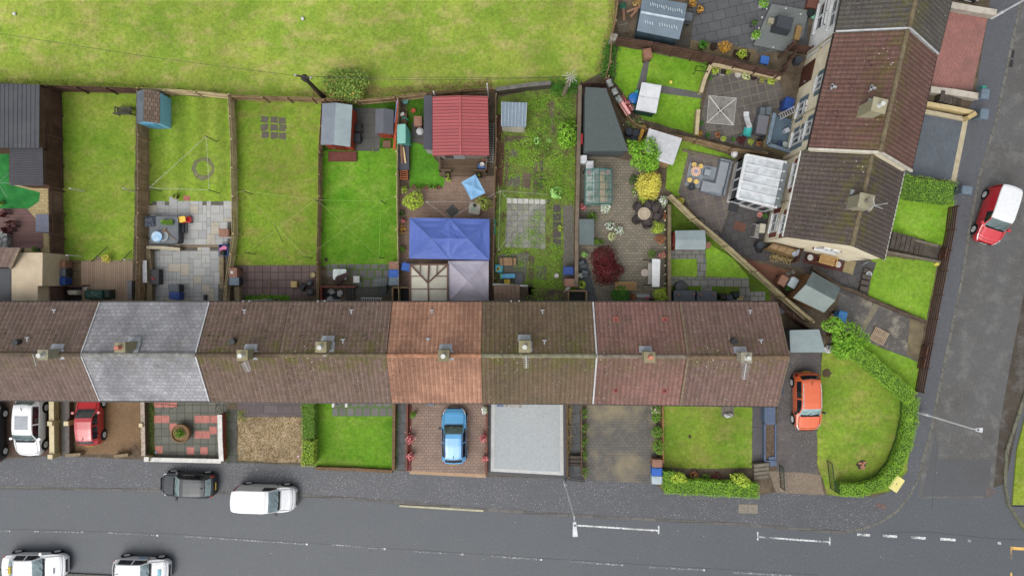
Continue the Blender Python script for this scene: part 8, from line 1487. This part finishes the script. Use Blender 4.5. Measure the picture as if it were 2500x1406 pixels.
boxthing('storage_box', 1880, 1012, 27, 42, .75, simple('slate_blue_lid', (92, 108, 134), rough=.45), 'slate blue storage box between the path and the orange car drive', 'storage box'); t = boxthing('compost_bag', 1887, 1126, 18, 24, .4, simple('slate_blue_lid', (0, 0, 0)), 'slate blue sledge shaped tub at the end of the raised bed', 'tub', rz=8); boxthing('utility_box', 1909, 946, 9, 30, 1.0, simple('utility_dark', (72, 76, 90)), 'narrow dark box on the gable wall beside the orange car', 'box')
def igate(pts, label):
    a, b, = P(*pts[0], .95), P(*pts[1], .95); t = thing('gate', label, 'gate', ((a+b)/2).to_2d().to_3d()); m = MB(); z = Vector((0, 0, .75)); m.bar(a, b, .05).bar(a-z, b-z, .04).bar((a.x, a.y, .05), a, .05).bar((b.x, b.y, .05), b, .05)
    for i in range(1, 12): q = lerp(a, b, i/12); m.tube(q-z, q, .016, n=5)
    return m.build('frame', simple('iron_green', (44, 64, 52)), t, world=True)
igate(((2032, 1132), (2040, 1198)), 'open dark green iron gate on the corner lawn'); igate(((1913, 1142), (1916, 1196)), 'open dark iron gate at the left of the gritty drive')
# ---- street lamps
def lamp(base, top, z, arm, label, hd=.75):
    a, b = P(*base, GZ), P(*top, z); a.z = GZ; b = Vector((a.x, a.y, z)); e = P(*arm, z+.15); t = thing('street_lamp', label, 'street lamp', a, 0, 'galvanised street lamps'); gl__ = simple('galvanised', (236, 238, 240), (214, 218, 222), 2, .08, .45)
    MB().tube((a.x, a.y, -.1), (a.x, a.y, 1.2), .1, n=10).tube((a.x, a.y, 1.2), b, .07, .05, 10).build('column', gl__, t, world=True); d = (e-b); d.z = 0; d.normalize(); f = e-d*hd
    MB().tube(b, f, .04, n=8).build('arm', gl__, t, world=True); m = MB(); x = Vector((-d.y, d.x, 0))
    m.add([f+x*.1, f-x*.1, e-x*.17, e+x*.17]+[p+Vector((0, 0, .12)) for p in (f+x*.08, f-x*.08, e-x*.15, e+x*.15)], [(0, 1, 2, 3), (4, 7, 6, 5), (0, 4, 5, 1), (1, 5, 6, 2), (2, 6, 7, 3), (3, 7, 4, 0)]); h_ = m.build('lantern', simple('lantern_white', (226, 230, 236), rough=.35), t, world=True)
    q = lerp(f, e, .25); MB().lathe((q.x, q.y, q.z+.12), [(.05, 0), (.05, .06), (.01, .07)], 10).build('sensor', simple('toy_black', (0, 0, 0)), h_, world=True)
lamp((1378, 1174), (1403, 1262), 7.8, (1404, 1308), 'street lamp with its lantern over the main road', .9); lamp((2243, 1006), (2375, 1044), 5.9, (2396, 1049), 'street lamp at the curved hedge, leaning towards the side road', .4); lamp((2421, 45), (2500, 3), 7.8, (2560, -10), 'street lamp at the top of the side road beside the red block drive', .7)
# ---- vehicles
def interp(keys, t):
    for (a, *va), (b, *vb) in zip(keys, keys[1:]):
        if t <= b:
            u = 0 if b == a else max(0, (t-a)/(b-a)); u2 = u*u*(3-2*u)*.35+u*.65
            return [x+(y-x)*u2 for x, y in zip(va, vb)]
    return list(keys[-1][1:])
SHP = dict(
 hatch=dict(k=[(0, .50, .80), (.025, .66, .86), (.10, .80, .90), (.27, .98, .88), (.30, 1.05, .84), (.42, 1.40, .74), (.5, 1.46, .74), (.64, 1.47, .73), (.80, 1.43, .71), (.88, 1.36, .70), (.955, 1.02, .80), (.98, .92, .86), (1, .60, .86)], ws=(.285, .425), rw=(.885, .953), sw=(.335, .86), pil=(.59,), belt=.95),
 suv=dict(k=[(0, .60, .82), (.025, .82, .88), (.10, .96, .92), (.25, 1.10, .90), (.28, 1.16, .86), (.40, 1.56, .77), (.5, 1.63, .77), (.66, 1.64, .76), (.84, 1.60, .74), (.90, 1.52, .74), (.955, 1.16, .82), (.98, 1.02, .88), (1, .66, .88)], ws=(.265, .40), rw=(.90, .955), sw=(.31, .88), pil=(.57,), belt=1.05),
 sedan=dict(k=[(0, .50, .80), (.025, .64, .86), (.10, .78, .90), (.28, .95, .88), (.31, 1.0, .84), (.43, 1.38, .72), (.5, 1.43, .72), (.64, 1.43, .71), (.74, 1.38, .70), (.85, 1.06, .80), (.88, 1.02, .84), (.97, .98, .86), (1, .60, .84)], ws=(.295, .435), rw=(.74, .85), sw=(.345, .76), pil=(.57,), belt=.93),
 van=dict(k=[(0, .58, .82), (.025, .78, .88), (.09, .94, .92), (.22, 1.10, .90), (.25, 1.18, .88), (.37, 1.70, .84), (.46, 1.80, .86), (.7, 1.82, .86), (.95, 1.80, .86), (.985, 1.72, .87), (1, .9, .92)], ws=(.235, .375), rw=None, sw=(.27, .49), pil=(), belt=1.08))
WID = [(0, .64), (.012, .74), (.03, .83), (.06, .91), (.1, .955), (.16, .985), (.3, 1), (.8, 1), (.9, .975), (.95, .93), (.98, .86), (1, .74)]
def car(label, cat, px, py, ang, ln, wd, shape, col, roofc=None, group='parked vehicles', rails=None, roofm=None, extra=None, tail=(176, 30, 34), gl=(54, 62, 66), front=None, name='parked_car', zs=1.0):
    sh = SHP[shape]; p = P(px, py, 0); t = thing(name, label, cat, (p.x, p.y, GZ*.9 if py < 1165 and px < 2260 else 0.004), radians(ang), group)
    pt = paint('paint_%d_%d_%d' % col, col, .3, .9); ts = sorted(set([0, .008, .02, .04, .06, .08, .11, .97, .98, .99, 1]+[i/34 for i in range(35)]+list(sh['ws'])+list(sh['sw'])+list(sh['rw'] or ())+[q+d for q in sh['pil'] for d in (-.012, .012)]))
    prof = []
    for q in ts:
        z, wr = interp(sh['k'], q); z *= zs; w_ = wd/2*interp(WID, q)[0]; zb = min(sh['belt']*zs, z-.06); x = ln/2-q*ln
        e0, e1 = Vector((w_*.985, zb)), Vector((w_*wr, z-.045)); h = [(w_*.92, .2), (w_*.98, .36), (w_, min(.62, zb*.72)), (e0.x, e0.y), tuple(lerp(e0, e1, .1)), tuple(lerp(e0, e1, .9)), (e1.x, e1.y), (w_*wr*.95, z-.02), (w_*wr*.62, z-.004), (0, z)]
        bx = lambda a: x-ln*.032*cos(pi*q)*(a/(wd/2))**2
        prof.append([(bx(a), a, b) for a, b in h]+[(bx(a), -a, b) for a, b in h[-2::-1]])
    N_ = len(prof[0]); out = {k: MB() for k in ('body', 'windscreen', 'rear_window', 'wl', 'wr', 'roof', 'hl', 'hr', 'tl', 'tr', 'grille')}
    for i in range(len(ts)-1):
        q = (ts[i]+ts[i+1])/2
        for j in range(N_-1):
            s = min(j, N_-2-j); k = 'body'
            inw = lambda r: r and r[0] < q < r[1]
            if s == 4 and inw(sh['sw']) and not any(abs(q-b) < .012 for b in sh['pil']): k = 'wl' if j < N_/2 else 'wr'
            elif s >= 7 and inw(sh['ws']): k = 'windscreen'
            elif s >= 7 and inw(sh['rw']): k = 'rear_window'
            elif s in (3, 4, 5) and .012 < q < .095: k = 'hl' if j < N_/2 else 'hr'
            elif s in (2, 3, 4) and .955 < q < .992: k = 'tl' if j < N_/2 else 'tr'
            elif s >= 5 and sh['ws'][1] < q < (sh['rw'][0] if sh['rw'] else .985) and roofc: k = 'roof'
            out[k].quad(prof[i][j], prof[i][j+1], prof[i+1][j+1], prof[i+1][j])
    for pr, k in ((prof[0], 0), (prof[-1], 1)): out['body'].add(pr, [tuple(range(N_))])
    def bd(k, nm, mt): return out[k].build(nm, mt, t, smooth=True) if out[k].v else None
    body = bd('body', 'body', pt); gm2 = glass('car_glass_%d_%d_%d' % gl, gl, .05); dk_ = glass('side_glass', (30, 34, 40), .05)
    bd('windscreen', 'windscreen', gm2); bd('rear_window', 'rear_window', gm2 if front is None else dk_); bd('wl', 'side_window', dk_); bd('wr', 'side_window', dk_)
    if roofc: bd('roof', 'roof', paint('paint_%d_%d_%d' % roofc, roofc, .35, .6))
    hm_ = glass('headlight_glass', (206, 212, 216), .12); tm_ = simple('tail_%d' % tail[0], tail, rough=.25)
    for k in ('hl', 'hr'): bd(k, 'headlight', hm_)
    for k in ('tl', 'tr'): bd(k, 'tail_light', tm_)
    tyre = simple('tyre', (34, 34, 36), rough=.85); rim = simple('alloy', (236, 238, 240), rough=.35); rr = .33 if shape in ('suv', 'van') else .31
    for xx in (ln*.31, -ln*.31):
        for s in (-1, 1):
            w_ = MB().tube((xx, s*(wd/2-.2), rr), (xx, s*(wd/2+.025), rr), rr, n=20).build('wheel', tyre, t); k = MB(); c = Vector((xx, s*(wd/2+.03), rr)); k.tube((xx, s*(wd/2+.02), rr), (xx, s*(wd/2+.034), rr), rr*.2, n=10)
            for a in range(5): k.bar(c, c+Vector((cos(a*1.2566), 0, sin(a*1.2566)))*rr*.66, .07, .02, (0, 1, 0))
            k.tube((xx, s*(wd/2+.022), rr), (xx, s*(wd/2+.026), rr), rr*.68, n=18); k.build('rim', rim, w_)
            a_ = MB().tube((xx, s*(wd/2-.1), rr+.02), (xx, s*(wd/2+.012), rr+.02), rr+.06, n=20); a_.build('wheel_arch', simple('arch_black', (30, 30, 32), rough=.8), t)
    sm2 = MB(); gl3 = simple('seam_%d_%d_%d' % col, tuple(int(v*.5)+6 for v in col)); pk_ = lambda q, f: Vector((ln/2-q*ln-ln*.032*cos(pi*q)*f*f, f*wd/2, interp(sh['k'], q)[0]*zs+.004-.05*max(0, abs(f)-.8)*5))
    for f in (-.8, .8): sm2.path([pk_(q, f) for q in (.05, .12, .19, sh['ws'][0]-.01)], .013, 4)
    sm2.path([pk_(.05, f) for f in (-.8, -.4, 0, .4, .8)], .013, 4)
    if shape != 'van': sm2.path([pk_(sh['rw'][0]-.012, f) for f in (-.6, -.3, 0, .3, .6)], .012, 4)
    sm2.build('shut_lines', gl3, t)
    mz = sh['belt']*zs+.02
    for s in (-1, 1): rbox(MB(), (ln/2-ln*(sh['ws'][0]+.055), s*(wd/2+.09), mz), (.16, .2, .14), -s*.25, .05).build('wing_mirror', pt if col[0] > 90 and front is None else simple('mirror_black', (48, 50, 54), rough=.4), t)
    MB().box((ln/2-.005, 0, .38), (.03, .52, .11)).build('number_plate', simple('plate_white', (226, 226, 220)), t); MB().box((-ln/2-.005, 0, .62), (.03, .52, .11)).build('number_plate', simple('plate_yellow', (226, 186, 70)), t)
    MB().box((ln/2-.02, 0, .5), (.05, wd*.5, .14)).build('grille', simple('arch_black', (0, 0, 0)), t)
    q = sh['ws'][0]+.012; z, wr = interp(sh['k'], q); w_ = MB()   # cowl and wipers
    w_.bar((ln/2-q*ln, -wd*.36, z*zs+.015), (ln/2-q*ln, wd*.36, z*zs+.012), .15, .02); z2, _ = interp(sh['k'], q+.05)
    for y in (-.25, .25): w_.bar((ln/2-q*ln, y, z*zs+.03), (ln/2-(q+.045)*ln, y+.35, z2*zs+.02), .022)
    w_.build('wipers', simple('arch_black', (0, 0, 0)), t)
    if rails:
        for s in (-1, 1): 
            z = interp(sh['k'], .62)[0]*zs; MB().path([(ln*.08, s*wd*.345, z-.0), (ln*.02, s*wd*.345, z+.03), (-ln*.28, s*wd*.335, z+.02), (-ln*.33, s*wd*.33, z-.06)], .028).build('roof_rail', rails, t)
    if shape != 'van': z = interp(sh['k'], .8)[0]*zs; MB().tube((-ln*.3, 0, z), (-ln*.36, 0, z+.1), .018).build('antenna', simple('arch_black', (0, 0, 0)), t)
    if extra: extra(t, ln, wd, lambda q: interp(sh['k'], q)[0]*zs)
    return t
def txt(s, size, mat, parent, loc, rz, nm='lettering'):
    cu = bpy.data.curves.new(nm, 'FONT'); cu.body = s; cu.size = size; cu.extrude = .002; cu.align_x = 'CENTER'; cu.align_y = 'CENTER'; o = bpy.data.objects.new(nm, cu); COL.objects.link(o); bpy.context.view_layer.update()
    me = bpy.data.meshes.new_from_object(o.evaluated_get(bpy.context.evaluated_depsgraph_get())); bpy.data.objects.remove(o); me.materials.clear(); me.materials.append(mat)
    o = bpy.data.objects.new(nm, me); COL.objects.link(o); o.parent = parent; o.location = loc; o.rotation_euler = rz if isinstance(rz, tuple) else (0, 0, rz); return o
white = (238, 240, 242)
def sunroof(t, ln, wd, z): MB().box((ln*-.1, 0, z(.6)-.012), (.95, wd*.5, .025)).build('sunroof', glass('sunroof_glass', (104, 112, 122), .08), t)
car('black hatchback cut off by the left photo edge on the brown drive', 'car', -8, 1052, 90, 4.3, 1.8, 'hatch', (40, 44, 48), rails=simple('rail_grey', (120, 124, 128)))
car('white car with a grey sunroof nosing out of the drive at the left', 'car', 91, 1036, -91, 4.25, 1.82, 'suv', white, extra=sunroof, gl=(84, 100, 104), zs=.95)
car('bright red hatchback on the herringbone drive', 'car', 234, 1020, 91, 3.65, 1.64, 'hatch', (190, 34, 44))
car('black car parked on the main road behind the white van', 'car', 470, 1177, 178, 3.95, 1.7, 'hatch', (42, 48, 54), tail=(170, 60, 40), gl=(112, 130, 130))
def vanribs(t, ln, wd, z):
    m = MB(); [m.box((-ln*.18, -.5+i*.125, z(.7)-.012), (ln*.42, .03, .018)) for i in range(9)]; m.build('roof_ribs', paint('paint_238_240_242', white), t)
car('white panel van parked at the kerb of the main road', 'van', 657, 1208, -2, 4.4, 1.82, 'van', white, extra=vanribs, gl=(112, 130, 136), name='parked_van', front=1)
def taxi(t, ln, wd, z):
    s = MB().box((-ln*.27, 0, z(.73)), (.16, .5, .1)).build('roof_sign', simple('taxi_yellow', (240, 212, 80)), t); txt('TAXI', .13, simple('text_black', (40, 40, 40)), s, (-ln*.27, 0, z(.73)+.103), pi/2)
    MB().box((ln*.335, -.25, z(.16)+.028), (.14, .42, .006)).build('bonnet_badge', simple('badge_grey', (150, 156, 162)), t)
car('white taxi with a yellow roof sign at the lower left corner', 'taxi', 100, 1372, 0, 4.5, 1.8, 'sedan', white, extra=taxi, gl=(128, 146, 150))
def learner(t, ln, wd, z):
    s = MB().box((ln*.33, -.12, z(.15)+.03), (.36, .62, .006)).build('bonnet_sticker', simple('sticker_cyan', (126, 204, 226)), t); txt('LC1', .26, simple('text_white', (240, 244, 246)), s, (ln*.33, -.12, z(.15)+.037), pi/2)
    MB().box((ln*.02, wd/2+.004, .55), (.6, .02, .2)).build('door_sticker', simple('sticker_blue', (120, 168, 214)), t)
car('white hatchback with a turquoise bonnet sticker at the bottom edge', 'car', 357, 1382, -2, 4.0, 1.74, 'hatch', white, extra=learner, gl=(128, 146, 150), front=1)
car('sky blue hatchback on the rose block drive', 'car', 1111, 1059, 90, 4.0, 1.75, 'hatch', (92, 172, 226), rails=simple('rail_dark', (44, 60, 100)), gl=(66, 84, 80), front=1)
car('orange car with silver roof rails beside the gable end', 'car', 1959, 975, -89, 4.2, 1.82, 'suv', (226, 104, 56), rails=simple('rail_silver', (214, 214, 216), rough=.3), gl=(134, 158, 160), zs=.97, front=1)
car('red van with a white roof parked on the side road', 'van', 2412, 528, -108, 4.2, 1.8, 'van', (206, 40, 52), roofc=white, gl=(74, 92, 92), name='parked_van', zs=.98)
car('dark car at the top edge beside the whitewashed wall', 'car', 2368, -62, -102, 4.3, 1.8, 'hatch', (44, 46, 54))
m = MB()      # ragged grass along the lawn edges
for pl, z, mt in TUFT:
    for a, b in zip(pl, pl[1:]+pl[:1]):
        ln = hypot(b[0]-a[0], b[1]-a[1])
        for i in range(int(ln*5)):
            u = R.random(); m.leafq(Vector((a[0]+(b[0]-a[0])*u+R.gauss(0, .05), a[1]+(b[1]-a[1])*u+R.gauss(0, .05), z+.03)), Vector((R.gauss(0, .5), R.gauss(0, .5), 1)).normalized(), R.uniform(.06, .16), .4)
struct('grass_tufts', m, leaf('leaf_grass', (84, 112, 40), (132, 148, 70)), 'stuff')
